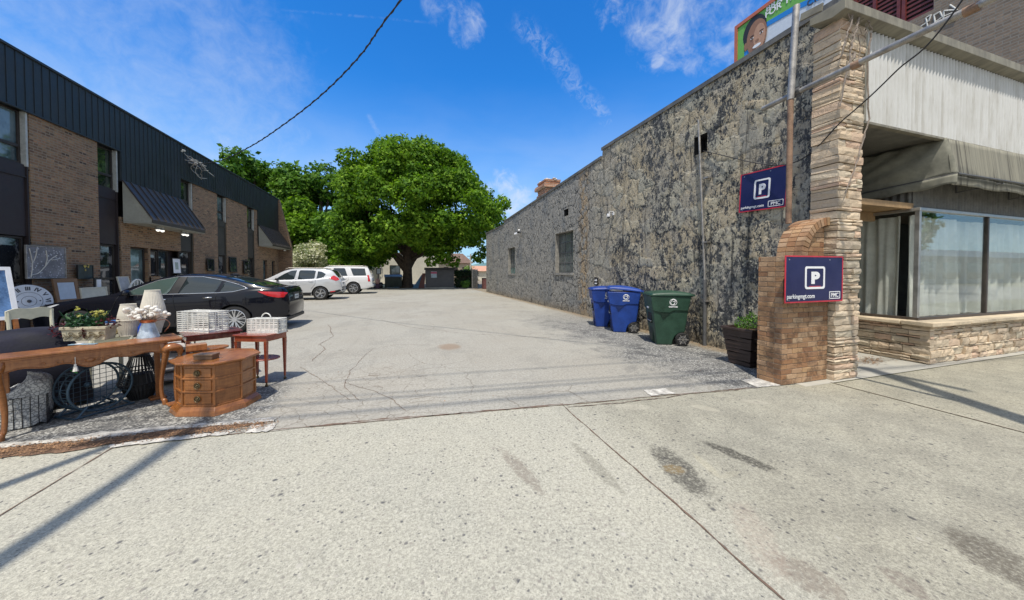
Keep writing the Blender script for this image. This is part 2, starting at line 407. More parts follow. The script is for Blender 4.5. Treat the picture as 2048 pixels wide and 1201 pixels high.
def sheet(name,pts,z,m):
    b=MB(); b.add([(x,y,z) for x,y in pts],[tuple(range(len(pts)))]); o=b.build(name,m); return tag(o,kind='structure')
sheet('ground',[(-2500,-2500),(2500,-2500),(2500,2500),(-2500,2500)],-.012,M_EARTH)
def seam(x): return 3.575-.0925*x
edge=[(x,seam(x)+(.012*math.sin(x*7)+.01*math.sin(x*17))) for x in np.arange(-16,4.75,.08)]
lot_pts=edge+[(5.0,3.11),(5.0,3.32),(6.3,3.32),(6.3,27),(14,27),(14,60),(-30,60),(-30,seam(-16))]
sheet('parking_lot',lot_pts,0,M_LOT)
ap=[(-16,-7)]+[(x,y-.0) for x,y in edge]+[(5.5,3.05),(5.52,-7)]
sheet('driveway_apron',ap,-.004,M_APRON)
b=MB(); jw=.012
for (x0,x1,y0,y1) in [(5.52+jw,9.5,-7,2.98),(9.5+jw,13.5,-7,2.98),(13.5+jw,22,-7,2.98)]: b.add([(x0,y0,-.004),(x1,y0,-.004),(x1,y1,-.004),(x0,y1,-.004)],[(0,1,2,3)])
tag(b.build('sidewalk',M_APRON),kind='structure')
sheet('entry_walk',[(5.0,3.0),(22,3.0),(22,8),(5.0,8)],-.002,M_WALK)
# joints and cracks: jagged thin strips of filling
def crack(b,p,q,w0,jit,n=None,z=.001):
    p,q=Vector(p[:2]),Vector(q[:2]); L=(q-p).length; n=n or max(6,int(L/.05)); d=(q-p).normalized(); nn_=Vector((-d.y,d.x)); off=0; P=[]
    for i in range(n+1):
        off+=random.uniform(-jit,jit); off*=.93
        c=p.lerp(q,i/n)+nn_*off; w_=w0*random.uniform(.35,1.5)
        P+=[(c.x+nn_.x*w_/2,c.y+nn_.y*w_/2,z),(c.x-nn_.x*w_/2,c.y-nn_.y*w_/2,z)]
    b.add(P,[(2*i,2*i+1,2*i+3,2*i+2) for i in range(n)])
b=MB()
crack(b,(1.68,3.42),(1.60,-2.5),.011,.0035); crack(b,(-2.4,3.79),(-2.36,-2.),.010,.003)
crack(b,(5.51,3.02),(5.52,-4),.010,.002)
crack(b,(-2.3,seam(-2.3)),(4.7,3.14),.013,.006); crack(b,(-.9,3.68),(1.7,3.46),.022,.01)
def pc(pts,wd,jit=.012):
    P=[GZ(*p) for p in pts]
    for a,c in zip(P,P[1:]): crack(b,a,c,wd,jit,z=.004)
pc([(655,650),(668,672),(640,690),(650,700),(625,722)],.011)
pc([(690,765),(745,782),(785,800),(812,822)],.006); pc([(745,700),(700,745),(690,775),(720,800)],.006)
pc([(1135,815),(1250,806),(1390,788),(1500,778)],.012)
pc([(735,700),(790,690),(860,690)],.006); pc([(600,735),(640,760),(700,800)],.006)
pc([(760,640),(820,655),(930,668),(1100,676)],.008,.006)
pc([(1130,600),(1040,596),(960,592)],.03,.01)
tag(b.build('pavement_cracks',M_CRACK),kind='structure')
def blob(name,cx,cy,rx,ry,z,m,n=40,ang=0,rough=.25):
    ph=[random.uniform(0,6.3) for _ in range(6)]; P=[]
    for k in range(n):
        a=2*math.pi*k/n; r=1+rough*sum(math.sin((i+2)*a+ph[i])/(i+1.5) for i in range(5))
        x,y=rx*r*math.cos(a),ry*r*math.sin(a); P.append((cx+x*math.cos(ang)-y*math.sin(ang),cy+x*math.sin(ang)+y*math.cos(ang)))
    return sheet(name,P,z,m)
# strip of rotted leaves, broken pale kerb remains
dp=[GZ(-60,925),GZ(0,917),GZ(130,905),GZ(250,884),GZ(400,866),GZ(500,852),GZ(545,850),GZ(520,845),GZ(430,852),GZ(300,866),GZ(200,882),GZ(80,890),GZ(-60,902)]
def jag(P,j=.012,sub=8):
    out=[]
    for a,c in zip(P,P[1:]+P[:1]):
        for k in range(sub): q=a.lerp(c,k/sub); out.append((q.x+random.uniform(-j,j),q.y+random.uniform(-j,j)))
    return out
sheet('leaf_dirt_strip',jag(dp),.004,M_DIRT)
bb=MB()
for P in ([(-40,893),(0,888),(110,880),(200,866),(330,855),(440,846),(520,838),(548,836),(552,845),(470,850),(330,862),(220,876),(100,888),(-40,902)],
          [(492,868),(500,853),(556,848),(538,864)],[(215,893),(300,880),(420,868),(470,862),(455,870),(330,884),(230,897)],
          [(1286,782),(1330,778),(1350,788),(1300,793)]):
    q=jag([GZ(*p) for p in P],.016,7); bb.add([(x,y,.008) for x,y in q],[tuple(range(len(q)))])
q=jag([Vector(v) for v in [(4.35,3.16,0),(4.74,3.12,0),(4.78,3.42,0),(4.60,3.46,0),(4.42,3.44,0)]],.006,5); bb.add([(x,y,.006) for x,y in q],[tuple(range(len(q)))])
tag(bb.build('broken_kerb_remains',M_PATCHW),kind='structure')
# leaf litter flakes
M_LEAFD=simple('dry leaf flakes',(.25,.14,.07),.9,var=.3,isl=.7)
b=MB()
def flake(x,y,r,z=.012):
    a=random.uniform(0,6.3); t=random.uniform(-.5,.5)
    b.add([(x+r*math.cos(a+k*1.57)*(1 if k%2 else .55),y+r*math.sin(a+k*1.57)*(1 if k%2 else .55),z+t*r*(k-1.5)*.3) for k in range(4)],[(0,1,2,3)])
for _ in range(3800):
    t=random.random(); p=GZ(-50+590*t,911-62*t); flake(p.x+random.gauss(0,.05),p.y+random.gauss(0,.055),random.uniform(.003,.011))
for _ in range(1500):
    y=3.5+22*random.random()**1.5; flake(5.86-abs(random.gauss(0,.13)),y,random.uniform(.006,.022))
for _ in range(250):
    p=GZ(1742+random.gauss(0,14),722+random.gauss(0,4)); flake(p.x,p.y,random.uniform(.01,.02))
for _ in range(260):
    flake(random.uniform(-3,5),random.uniform(3.4,9),random.uniform(.004,.012),.008)
tag(b.build('leaf_litter',M_LEAFD),'brown dry leaf flakes and grit lying along the seam and wall foot','leaf litter',kind='stuff')

# ================================================================ STONE WALL BUILDING (right)
WX=5.9
def m_stonewall():
    s=newmat('flaking painted stone'); P=s.pos(); X,Y,Z=s.sep(P)
    jt=s.n('ShaderNodeAttribute',attribute_name='joint').outputs['Fac']; ce=s.n('ShaderNodeAttribute',attribute_name='cell').outputs['Fac']
    Pv=s.comb(X,Y,s.m('MULTIPLY',Z,.62))
    a=s.noise(Pv,1.6,6,.68,.35); b_=s.noise(Pv,11.,8,.74,.6); c=s.noise(Pv,34,4,.7,.3)
    f=s.m('ADD',s.m('ADD',s.m('MULTIPLY',a,.30),s.m('MULTIPLY',b_,.5)),s.m('MULTIPLY',c,.2))
    bare=s.ramp(s.m('ADD',s.m('MULTIPLY',ce,.6),s.m('MULTIPLY',s.noise(P,3.,4,.6),.4)),[(.15,(.36,.30,.20)),(.4,(.46,.39,.28)),(.6,(.38,.37,.31)),(.78,(.52,.45,.32)),(.95,(.34,.24,.16))])
    bare=s.mix(s.m('MULTIPLY',s.ss(c,.4,.7),.5),bare,(.60,.56,.46))
    dark=s.mix(s.ss(c,.35,.7),(.045,.048,.052),(.13,.135,.14))
    grey=s.mix(s.ss(b_,.3,.7),(.26,.255,.24),(.40,.385,.355))
    grey=s.mix(s.ss(s.noise(Pv,1.2,3,.5),.5,.7),grey,(.22,.23,.235))
    # how far the grey coat is still whole
    keep=s.ss(s.m('ADD',Y,s.m('MULTIPLY',s.m('SUBTRACT',a,.5),2.2)),8.2,10.6)
    thr=s.m('ADD',.487,s.m('MULTIPLY',keep,-.22))
    thr=s.m('ADD',thr,s.ss(Z,2.2,.2,0.,.03))
    base=s.mix(s.ss(f,s.m('SUBTRACT',thr,.012),s.m('ADD',thr,.012)),dark,bare)
    midg=s.mix(s.ss(f,.45,.5),(.10,.103,.11),grey)
    sel=s.ss(s.noise(Pv,1.5,5,.7,.4),.50,.44)       # patches of grey in the near half too
    base=s.mix(s.m('MULTIPLY',sel,.45),base,midg)
    gfar=s.mix(s.ss(f,.60,.64),grey,bare)
    strip=s.m('MULTIPLY',s.ss(s.m('ABSOLUTE',s.m('SUBTRACT',Y,10.35)),.5,.15),s.ss(s.noise(Pv,6,4,.6),.42,.52))
    gfar=s.mix(strip,gfar,s.mix(s.ss(f,.45,.5),(.12,.10,.08),(.40,.31,.21)))
    base=s.mix(keep,base,gfar)
    base=s.mix(s.m('MULTIPLY',s.ss(jt,.026,.008),s.m('ADD',.30,s.m('MULTIPLY',keep,.55))),base,(.03,.03,.03))
    Pq=s.vm('ADD',P,s.scale(s.noise(P,3.5,4,.7,out=1),(.0,.30,.30))).outputs[0]; e2=s.n('ShaderNodeTexVoronoi',{'Vector':s.scale(Pq,(0,1,.9)),'Scale':5.2},feature='DISTANCE_TO_EDGE').outputs['Distance']
    base=s.mix(s.m('MULTIPLY',s.m('MULTIPLY',s.ss(e2,.060,.016),s.ss(s.noise(P,7,3,.6),.34,.50)),s.m('ADD',.25,s.m('MULTIPLY',keep,.68))),base,(.055,.055,.055))
    # black run-off streaks and white efflorescence
    stv=s.noise(s.scale(P,(1,5.,.4)),1.6,4,.6)
    base=s.mix(s.m('MULTIPLY',s.m('MULTIPLY',s.ss(stv,.56,.70),.75),s.ss(Y,11.5,8.5)),base,(.025,.027,.032))
    wh=s.m('MULTIPLY',s.ss(s.noise(s.scale(P,(1,3.,1.)),3.4,6,.75),.60,.66),s.ss(Z,3.4,1.4))
    base=s.mix(s.m('MULTIPLY',s.m('MULTIPLY',wh,.8),s.ss(Y,9,6.)),base,(.50,.49,.46))
    low=s.m('MULTIPLY',s.ss(s.m('ADD',Z,s.m('MULTIPLY',a,.4)),.55,.2),.6)
    base=s.mix(low,base,s.mix(s.ss(f,.45,.52),(.10,.085,.065),(.36,.30,.21)))
    base=s.mix(1.,base,(.90,.885,.84),'MULTIPLY')
    h=s.m('ADD',s.m('ADD',s.m('MULTIPLY',b_,.6),s.m('MULTIPLY',c,.5)),s.m('ADD',s.m('MULTIPLY',s.ss(jt,.0,.03),.35),s.m('MULTIPLY',s.ss(e2,.0,.05),.4)))
    return fin(s,base,.88,0,s.bump(h,.7,.02),.25)
M_STONE=m_stonewall()
def vor(u,v,seed,su,sv):
    gu,gv=np.floor(u/su).astype(int),np.floor(v/sv).astype(int); F1=np.full(u.shape,9.); F2=np.full(u.shape,9.); ID=np.zeros(u.shape)
    for di in (-1,0,1):
        for dj in (-1,0,1):
            a,b2=gu+di,gv+dj
            h=np.sin(a*127.1+b2*311.7+seed)*43758.5453; r1=h-np.floor(h); h=np.sin(a*269.5+b2*183.3+seed)*43758.5453; r2=h-np.floor(h)
            h=np.sin(a*61.7+b2*97.3+seed)*24634.634; r3=h-np.floor(h)
            d=np.hypot((u-(a+.5+(r1-.5)*.9)*su),(v-(b2+.5+(r2-.5)*.9)*sv)*su/sv)
            n=d<F1; F2=np.where(n,F1,np.minimum(F2,d)); ID=np.where(n,r3,ID); F1=np.where(n,d,F1)
    return F1,F2,ID
def wobble(u,v):
    return .035*np.sin(u*9+v*4)+.025*np.sin(v*13-u*5)+.015*np.sin(u*23+v*17), .03*np.sin(u*7-v*9)+.02*np.sin(v*19+u*11)
def top_z(y):
    return 5.31 if y<9.24 else (5.06-(y-9.24)*.0395 if y<20.3 else 4.43)
holes=[(11.10,12.66,1.48,3.07),(18.02,19.36,1.42,2.93),(11.5,11.86,3.66,3.93),(5.37,5.70,3.98,4.36)]
def wall_part(name,y0,y1,step,parent):
    ys=np.arange(y0,y1+1e-6,step); zs=np.arange(-.05,5.35,step)
    for h in holes:
        if h[0]<y0 or h[1]>y1: continue
        for k in (0,1): ys[np.argmin(abs(ys-h[k]))]=h[k]
        for k in (2,3): zs[np.argmin(abs(zs-h[k]))]=h[k]
    Yg,Zg=np.meshgrid(ys,zs,indexing='ij'); Zt=np.array([top_z(y+1e-4) for y in ys])
    Zg=np.minimum(Zg,Zt[:,None]); du,dv=wobble(Yg,Zg)
    F1,F2,ID=vor(Yg+du,Zg+dv,3.3,.46,.33); j=(F2-F1)
    hgt=np.clip(j/.035,0,1); hgt=hgt*hgt*(3-2*hgt)*.017*(.4+ID)+ .004*np.sin(Yg*31+Zg*17)*np.sin(Zg*29)
    hgt+=.004*rng.random(hgt.shape)
    for h in holes:
        m=((abs(Yg-h[0])<.01)|(abs(Yg-h[1])<.01))&(Zg>h[2]-.02)&(Zg<h[3]+.02); hgt[m]=.02
        m=((abs(Zg-h[2])<.01)|(abs(Zg-h[3])<.01))&(Yg>h[0]-.02)&(Yg<h[1]+.02); hgt[m]=.02
    nu,nv=Yg.shape; V=np.stack([WX-hgt,Yg,Zg],-1).reshape(-1,3)
    idx=np.arange(nu*nv).reshape(nu,nv); Q=np.stack([idx[:-1,:-1],idx[1:,:-1],idx[1:,1:],idx[:-1,1:]],-1).reshape(-1,4)
    yc=(Yg[:-1,:-1]+Yg[1:,1:])/2; zc=(Zg[:-1,:-1]+Zg[1:,1:])/2; ok=(Zg[:-1,1:]-Zg[:-1,:-1])>1e-4
    for h in holes: ok&=~((yc>h[0])&(yc<h[1])&(zc>h[2])&(zc<h[3]))
    Q=Q[ok.reshape(-1)]
    me=bpy.data.meshes.new(name); me.vertices.add(len(V)); me.vertices.foreach_set('co',V.ravel().astype(np.float32))
    me.loops.add(Q.size); me.loops.foreach_set('vertex_index',Q.ravel().astype(np.int32)); me.polygons.add(len(Q)); me.polygons.foreach_set('loop_start',np.arange(0,Q.size,4).astype(np.int32))
    me.update(); me.validate(); me.shade_smooth()
    for nm,ar in (('joint',j),('cell',ID)):
        at=me.attributes.new(nm,'FLOAT','POINT'); at.data.foreach_set('value',ar.ravel().astype(np.float32))
    me.materials.append(M_STONE); o=bpy.data.objects.new(name,me); COL.objects.link(o); o.parent=parent; return o
SB=thing('stone_building','long building with a flaking black and tan painted stone side wall','building',(0,0,0))
wall_part('wall',3.25,12.9,.027,SB); wall_part('wall',12.9,25.15,.05,SB)
M_CAP=simple('weathered metal coping',(.15,.14,.12),.6,.3,var=.35,sc_=3)
M_DARK=simple('dark void',(.02,.02,.022),.9,var=.3)
M_INNER=simple('plain rendered masonry',(.2,.19,.17),.9)
b=MB()
for (y0,y1,z0,z1) in [(3.2,9.24,5.31,5.31),(9.26,20.3,5.06,4.623),(20.32,25.2,4.43,4.43)]:
    b.add([(WX-.05,y0,z0),(WX+.35,y0,z0),(WX+.35,y1,z1),(WX-.05,y1,z1),(WX-.05,y0,z0+.09),(WX+.35,y0,z0+.09),(WX+.35,y1,z1+.09),(WX-.05,y1,z1+.09)],[(0,1,2,3),(4,7,6,5),(0,4,5,1),(1,5,6,2),(2,6,7,3),(3,7,4,0)])
b.build('coping',M_CAP,SB)
b=MB()
for (y0,y1,z) in [(3.3,9.2,5.2),(9.2,20.3,4.55),(20.3,25.15,4.35)]:
    b.box(WX+.3,WX+.5,y0,y1,0,z)
b.box(WX+.5,14,8.2,25.1,0,4.2); b.box(WX+.04,WX+.5,25.0,25.12,0,4.35)
b.build('backing_wall',M_INNER,SB)
M_REV=simple('window reveal stone',(.26,.245,.215),.9,var=.4)
M_STEEL=simple('painted steel sash',(.10,.10,.10),.6)
def m_glass(name,c,rough=.06,spec=.9,dirt=.25):
    s=newmat(name); o=s.obj(); n=s.noise(o,2.5,4,.6); col=s.mix(s.m('MULTIPLY',s.ss(n,.35,.7),dirt),c,tuple(min(1,x*2.2+.03) for x in c))
    return fin(s,col,rough,0,s.bump(s.noise(o,1.3,1,.5),.05,.02),spec)
M_OLDG=m_glass('dusty old glass',(.075,.085,.08),.25,.5,.6)
M_OLDG2=m_glass('green lower panes',(.10,.17,.15),.25,.5,.5)
M_BLUEG=m_glass('dark window glass',(.030,.042,.045),.04,1.)
for i,(y0,y1,z0,z1) in enumerate(holes):
    d=.27 if i<2 else .29
    b=MB()
    for q in ([(WX-.02,y0,z0),(WX+d,y0,z0),(WX+d,y0,z1),(WX-.02,y0,z1)],[(WX-.02,y1,z0),(WX+d,y1,z0),(WX+d,y1,z1),(WX-.02,y1,z1)],[(WX-.02,y0,z1),(WX+d,y0,z1),(WX+d,y1,z1),(WX-.02,y1,z1)],[(WX-.02,y0,z0),(WX+d,y0,z0),(WX+d,y1,z0),(WX-.02,y1,z0)]): b.add(q,[(0,1,2,3)])
    if i>=2:
        b.build('wall_opening',M_DARK,SB); MB().add([(WX+.28,y0,z0),(WX+.28,y1,z0),(WX+.28,y1,z1),(WX+.28,y0,z1)],[(0,1,2,3)]).build('vent_recess',M_DARK,SB); continue
    wn=b.build('window',M_REV,SB)
    b=MB(); nx,nz=(3,4) if i==0 else (3,4)
    for k in range(nx+1):
        y=y0+(y1-y0)*k/nx; b.box(WX+.15,WX+.2,y-.018,y+.018,z0,z1)
    for k in range(nz+1):
        z=z0+(z1-z0)*k/nz; b.box(WX+.152,WX+.198,y0,y1,z-.016,z+.016)
    b.build('window_sash',M_STEEL,wn)
    zc=z0+(z1-z0)*.25
    MB().box(WX+.17,WX+.18,y0,y1,zc,z1).build('pane',M_OLDG,wn); MB().box(WX+.17,WX+.18,y0,y1,z0,zc-.003).build('lower_pane',M_OLDG2 if i else M_OLDG,wn)
    MB().box(WX-.06,WX+.1,y0-.05,y1+.05,z0-.09,z0-.005,.004).build('sill',M_REV,wn)
# chimney
def m_brick(name,cols,mortar,bw=.2,rh=.068,ms=.010,axis='yz',dirt=.3,rough=.85):
    s=newmat(name); P=s.pos(); X,Y,Z=s.sep(P); v=s.comb(Y if axis=='yz' else X,Z,0)
    if axis=='both':
        N=s.n('ShaderNodeNewGeometry').outputs['Normal']; nx=s.m('ABSOLUTE',s.sep(N)[0]); t=s.m('GREATER_THAN',nx,.7)
        v=s.comb(s.m('ADD',s.m('MULTIPLY',Y,t),s.m('MULTIPLY',X,s.m('SUBTRACT',1,t))),Z,0)
    nd=s.n('ShaderNodeTexBrick',{'Vector':v,'Scale':1.,'Mortar Size':ms,'Mortar Smooth':.2,'Brick Width':bw,'Row Height':rh,'Color1':(0,0,0,1),'Color2':(1,1,1,1),'Mortar':(.5,.5,.5,1)})
    # per brick random from snapped coordinates
    zz=s.sep(v); row=s.m('FLOOR',s.m('DIVIDE',zz[1],rh)); off=s.m('MULTIPLY',s.m('MODULO',s.m('ABSOLUTE',row),2),.5)
    colu=s.m('FLOOR',s.m('ADD',s.m('DIVIDE',zz[0],bw),off))
    wn=s.n('ShaderNodeTexWhiteNoise',{'Vector':s.comb(colu,row,3.7)},noise_dimensions='3D').outputs[0]
    bc=s.ramp(wn,cols); n=s.noise(P,9,5,.7); n2=s.noise(P,1.1,4,.6)
    bc=s.mix(s.m('MULTIPLY',s.ss(n,.4,.7),dirt),bc,(.08,.065,.05)); c=s.mix(nd.outputs['Fac'],bc,mortar)
    c=s.mix(s.m('MULTIPLY',s.ss(n2,.5,.75),.3),c,(.10,.085,.065))
    h=s.m('SUBTRACT',s.m('MULTIPLY',n,.35),nd.outputs['Fac'])
    return fin(s,c,rough,0,s.bump(h,.6,.008),.25)
M_CHIM=m_brick('orange chimney brick',[(0,(.40,.16,.08)),(.5,(.50,.24,.13)),(1,(.30,.15,.10))],(.5,.42,.34),axis='both')
CH=thing('chimney','squat orange brick chimney with crumbling white top above the stone wall','chimney',(6.35,14.4,4.5))
b=MB(); z=0
for i in range(12):
    g=.03*math.sin(i*1.7)+(.08 if i in(8,9) else 0); b.box(-.38-g,.38+g,-.5-g,.5+g,z,z+.095,.012); z+=.1
b.build('shaft',M_CHIM,CH,bev=.008)
b=MB()
for k in range(14): b.ball((random.uniform(-.34,.34),random.uniform(-.45,.45),1.22),random.uniform(.06,.11),7,5,(1,1,.6),.25)
b.build('chimney_cap',simple('crumbling white mortar',(.62,.58,.52),.9,var=.3,bmp=.8),CH)

# ledgestone
def m_ledge():
    s=newmat('buff ledgestone'); P=s.pos(); r=s.rnd()
    c=s.ramp(r,[(0,(.54,.41,.28)),(.3,(.68,.55,.39)),(.5,(.59,.41,.29)),(.65,(.58,.50,.37)),(.82,(.45,.36,.26)),(1,(.72,.61,.45))])
    n=s.noise(P,7,6,.7); n2=s.noise(P,38,4,.65); c=s.mix(s.m('MULTIPLY',s.ss(n,.48,.75),.5),c,(.22,.17,.125))
    c=s.mix(s.m('MULTIPLY',s.ss(n2,.5,.75),.35),c,(.70,.60,.46))
    return fin(s,c,.88,0,s.bump(s.m('ADD',n,s.m('MULTIPLY',n2,.6)),.9,.02),.2)
M_LEDGE=m_ledge(); M_MORT=simple('recessed brown mortar',(.15,.11,.08),.95,var=.3,bmp=.6)
def ledge(b,w_,h_,place_,dep=.09,lo=.03,hi=.11):
    """rows of irregular split stones; place_(u,v,d) -> world"""
    z=0
    while z<h_-.02:
        rh=random.choice([random.uniform(lo,.055),random.uniform(.05,hi)]); rh=min(rh,h_-z); u=random.uniform(-.05,0)
        while u<w_:
            L=random.uniform(.14,.5)*(1.2 if rh<.06 else .8); u1=min(u+L,w_); u0=max(u,0)
            if w_-u1<.08: u1=w_
            pr=random.uniform(0,.035); g=.005
            n=max(2,int((u1-u0)/.07)); fr=[];bk=[]
            for i in range(n+1):
                uu=u0+g+(u1-u0-2*g)*i/n
                for zz in (z+g,z+rh*.5,z+rh-g):
                    jz=random.uniform(-.006,.006); fr.append(place_(uu,zz+jz,pr+random.uniform(-.009,.009)+(.008 if zz==z+rh*.5 else 0)))
                    bk.append(place_(uu,zz+jz,-dep))
            k=len(fr); vs=fr+bk; fs=[]
            for i in range(n):
                for q in (0,1): a=i*3+q; fs.append((a,a+3,a+4,a+1))
                a=i*3; fs.append((a,a+3,a+3+k,a+k)); a=i*3+2; fs.append((a,a+3,a+3+k,a+k))
            for q in (0,1):
                a=q; fs.append((a,a+1,a+1+k,a+k)); a=n*3+q; fs.append((a,a+1,a+1+k,a+k))
            b.add(vs,fs); u=u1 if u1>u else w_
            if u1>=w_: break
        z+=rh
PL=thing('stone_pillar','tall buff ledgestone corner pillar with dead vines on its front','pillar',(5.9,3.2,0))
b=MB(); px0,px1,py0,py1=-.27,.25,-.15,.17
# the pillar is built of full-depth rows so stones wrap the corner
z=0
while z<4.93:
    rh=random.choice([random.uniform(.036,.06),random.uniform(.06,.13)]); rh=min(rh,4.95-z); cuts=[px0]
    while cuts[-1]<px1-.16: cuts.append(cuts[-1]+random.uniform(.15,.42))
    if px1-cuts[-1]<.12 and len(cuts)>1: cuts[-1]=px1
    else: cuts.append(px1)
    rowj=random.uniform(-.010,.010)
    for a,c in zip(cuts,cuts[1:]):
        fj=rowj+random.uniform(-.009,.009); lj=random.uniform(-.010,.010) if a==px0 else 0; rj=random.uniform(-.006,.004) if c==px1 else 0
        nx=max(2,int((c-a)/.08)); V=[];k=0
        for i in range(nx+1):
            x=a+lj+.004+(c+rj-a-lj-.008)*i/nx
            for yy,dz in ((py0+fj,0),(py1,0)):
                for zz in (z+.005,z+rh/2,z+rh-.004):
                    o=random.uniform(-.008,.008); V.append((x+(random.uniform(-.008,.008) if i in (0,nx) else 0),yy+(o-(.006 if zz==z+rh/2 else 0) if yy<0 else 0),zz+random.uniform(-.004,.004)))
        fs=[]
        for i in range(nx):
            o=i*6
            for q in (0,1): fs.append((o+q,o+6+q,o+7+q,o+1+q))
            fs.append((o,o+3,o+9,o+6)); fs.append((o+2,o+5,o+11,o+8))
        for i in (0,nx):
            o=i*6
            for q in (0,1): fs.append((o+q,o+3+q,o+4+q,o+1+q))
        b.add(V,fs)
    z+=rh
b.build('stonework',M_LEDGE,PL); MB().box(px0+.03,px1-.03,py0+.035,py1-.01,0,4.94).build('mortar_core',M_MORT,PL)
M_VINE=simple('dead grey vine',(.24,.20,.165),.9,var=.3,sc_=30,bmp=.5)
VN=thing('dead_vine','bare grey dead vine stems climbing the upper stone pillar','vine',(5.9,3.0,2.5))
def vine(par,pts,r,lv=0):
    P=[]
    for a,c in zip(pts,pts[1:]):
        for k in range(5):
            q=Vector(a).lerp(Vector(c),k/5); P.append(q+Vector((random.gauss(0,.008),random.gauss(-.004,.006),0)))
    P.append(Vector(pts[-1])); mb=MB().tube(P,[r*(1-.55*i/len(P)) for i in range(len(P))],6); mb.build('stem',M_VINE,par)
def vp(px,py): p=GY(px,py,3.0); return Vector((p.x-5.9,-.02,p.z-2.5))
vine(VN,[vp(1714,32),vp(1708,62),vp(1698,95),vp(1693,130),vp(1690,150),vp(1676,215)],.016)
vine(VN,[vp(1735,70),vp(1731,120),vp(1733,240),vp(1722,285),vp(1708,330),vp(1686,388)],.012)
vine(VN,[vp(1702,24),vp(1694,60),vp(1684,84),vp(1681,112)],.012)
vine(VN,[vp(1707,108),vp(1697,128),vp(1688,142)],.02)
vine(VN,[vp(1713,70),vp(1716,100),vp(1712,130)],.008)
for _ in range(9):
    x,y=random.uniform(1690,1745),random.uniform(20,50); vine(VN,[vp(x,y),vp(x+random.uniform(-16,16),y+random.uniform(5,30)),vp(x+random.uniform(-20,20),y+random.uniform(20,60))],.006)

# brick pier with quarter arch
def m_pierbrick():
    s=newmat('tan and brown pier brick'); P=s.pos(); r=s.rnd(); Z=s.sep(P)[2]
    c=s.ramp(r,[(0,(.40,.23,.12)),(.25,(.48,.32,.19)),(.45,(.33,.17,.085)),(.62,(.44,.28,.15)),(.8,(.27,.14,.075)),(1,(.52,.36,.22))])
    n=s.noise(P,5,6,.7,.4); n2=s.noise(P,45,4,.65)
    soot=s.m('MULTIPLY',s.ss(n,.42,.60),s.ss(Z,1.7,.5,.25,1.)); c=s.mix(s.m('MULTIPLY',soot,.7),c,(.11,.065,.04)); c=s.mix(s.m('MULTIPLY',s.ss(n2,.5,.75),.35),c,(.14,.09,.06))
    return fin(s,c,.85,0,s.bump(s.m('ADD',n2,n),.6,.008),.25)
M_PB=m_pierbrick(); M_PM=simple('grey brown mortar',(.29,.235,.18),.95,var=.25,sc_=30,bmp=.5)
BP=thing('brick_pier','low brown brick pier with a quarter-arch top joined to the stone pillar','brick pier',(4.72,3.12,0))
b=MB(); z=0; i=0; W,Dp,ch=.90,.33,.0685
def brow(x0,x1,y0,y1,z,i,first):
    u=x0
    L=.2 if (i%2)==first else .1
    while u<x1-.01:
        c=min(u+L,x1); 
        if x1-c<.05: c=x1
        b.box(u+.004,c-.004,y0+random.uniform(-.003,.003),y1,z+.004,z+ch-.004,.0016); u=c; L=.2
while z<1.69:
    brow(0,W,0,.1,z,i,0)
    # left return face
    v=.1 if i%2==0 else 0.1
    vv=v; L=.1 if i%2 else .2
    while vv<Dp-.01:
        c=min(vv+L,Dp); b.box(random.uniform(-.003,.003),.1,vv+.004,c-.004,z+.004,z+ch-.004,.0016); vv=c; L=.2
    z+=ch; i+=1
zt=z
b.build('brickwork',M_PB,BP,bev=.003); MB().box(.008,W-.002,.008,Dp-.004,0,zt-.006).build('mortar_core',M_PM,BP)
b=MB(); cx,cz,Ro,Ri=.90,zt,.55,.44; nb=12
for k in range(nb):
    a0,a1=math.pi-(math.pi/2)*k/nb,math.pi-(math.pi/2)*(k+1)/nb; g=.004/Ro
    for (y0,y1) in ((-.005,.1),(.108,.21),(.218,Dp)):
        jy=random.uniform(-.003,.003)
        pl=[(cx+Ri*math.cos(a0-g*1.2),cz+Ri*math.sin(a0-g*1.2)),(cx+Ro*math.cos(a0-g),cz+Ro*math.sin(a0-g)),(cx+Ro*math.cos(a1+g),cz+Ro*math.sin(a1+g)),(cx+Ri*math.cos(a1+g*1.2),cz+Ri*math.sin(a1+g*1.2))]
        b.prism(pl,y0+jy,y1+jy,lambda x,y,z:(x,z,y))
z=zt; i=0
while z<zt+.42:
    hw=math.sqrt(max(0,.44**2-(z-zt+.03)**2)); x0=cx-hw; u=x0; L=.2 if i%2 else .12
    while u<.90-.01:
        c=min(u+L,.90); b.box(u+.004,c-.004,.06,.14,z+.004,z+ch-.004,.0015); u=c; L=.2
    z+=ch; i+=1
b.build('arch',M_PB,BP,bev=.003)
b=MB(); N=14
pl=[(cx-.0,cz)]+[(cx+(Ro-.012)*math.cos(math.pi-math.pi/2*k/N),cz+(Ro-.012)*math.sin(math.pi-math.pi/2*k/N)) for k in range(N+1)]
b.prism(pl,.075,Dp-.006,lambda x,y,z:(x,z,y)); b.build('arch_core',M_PM,BP)
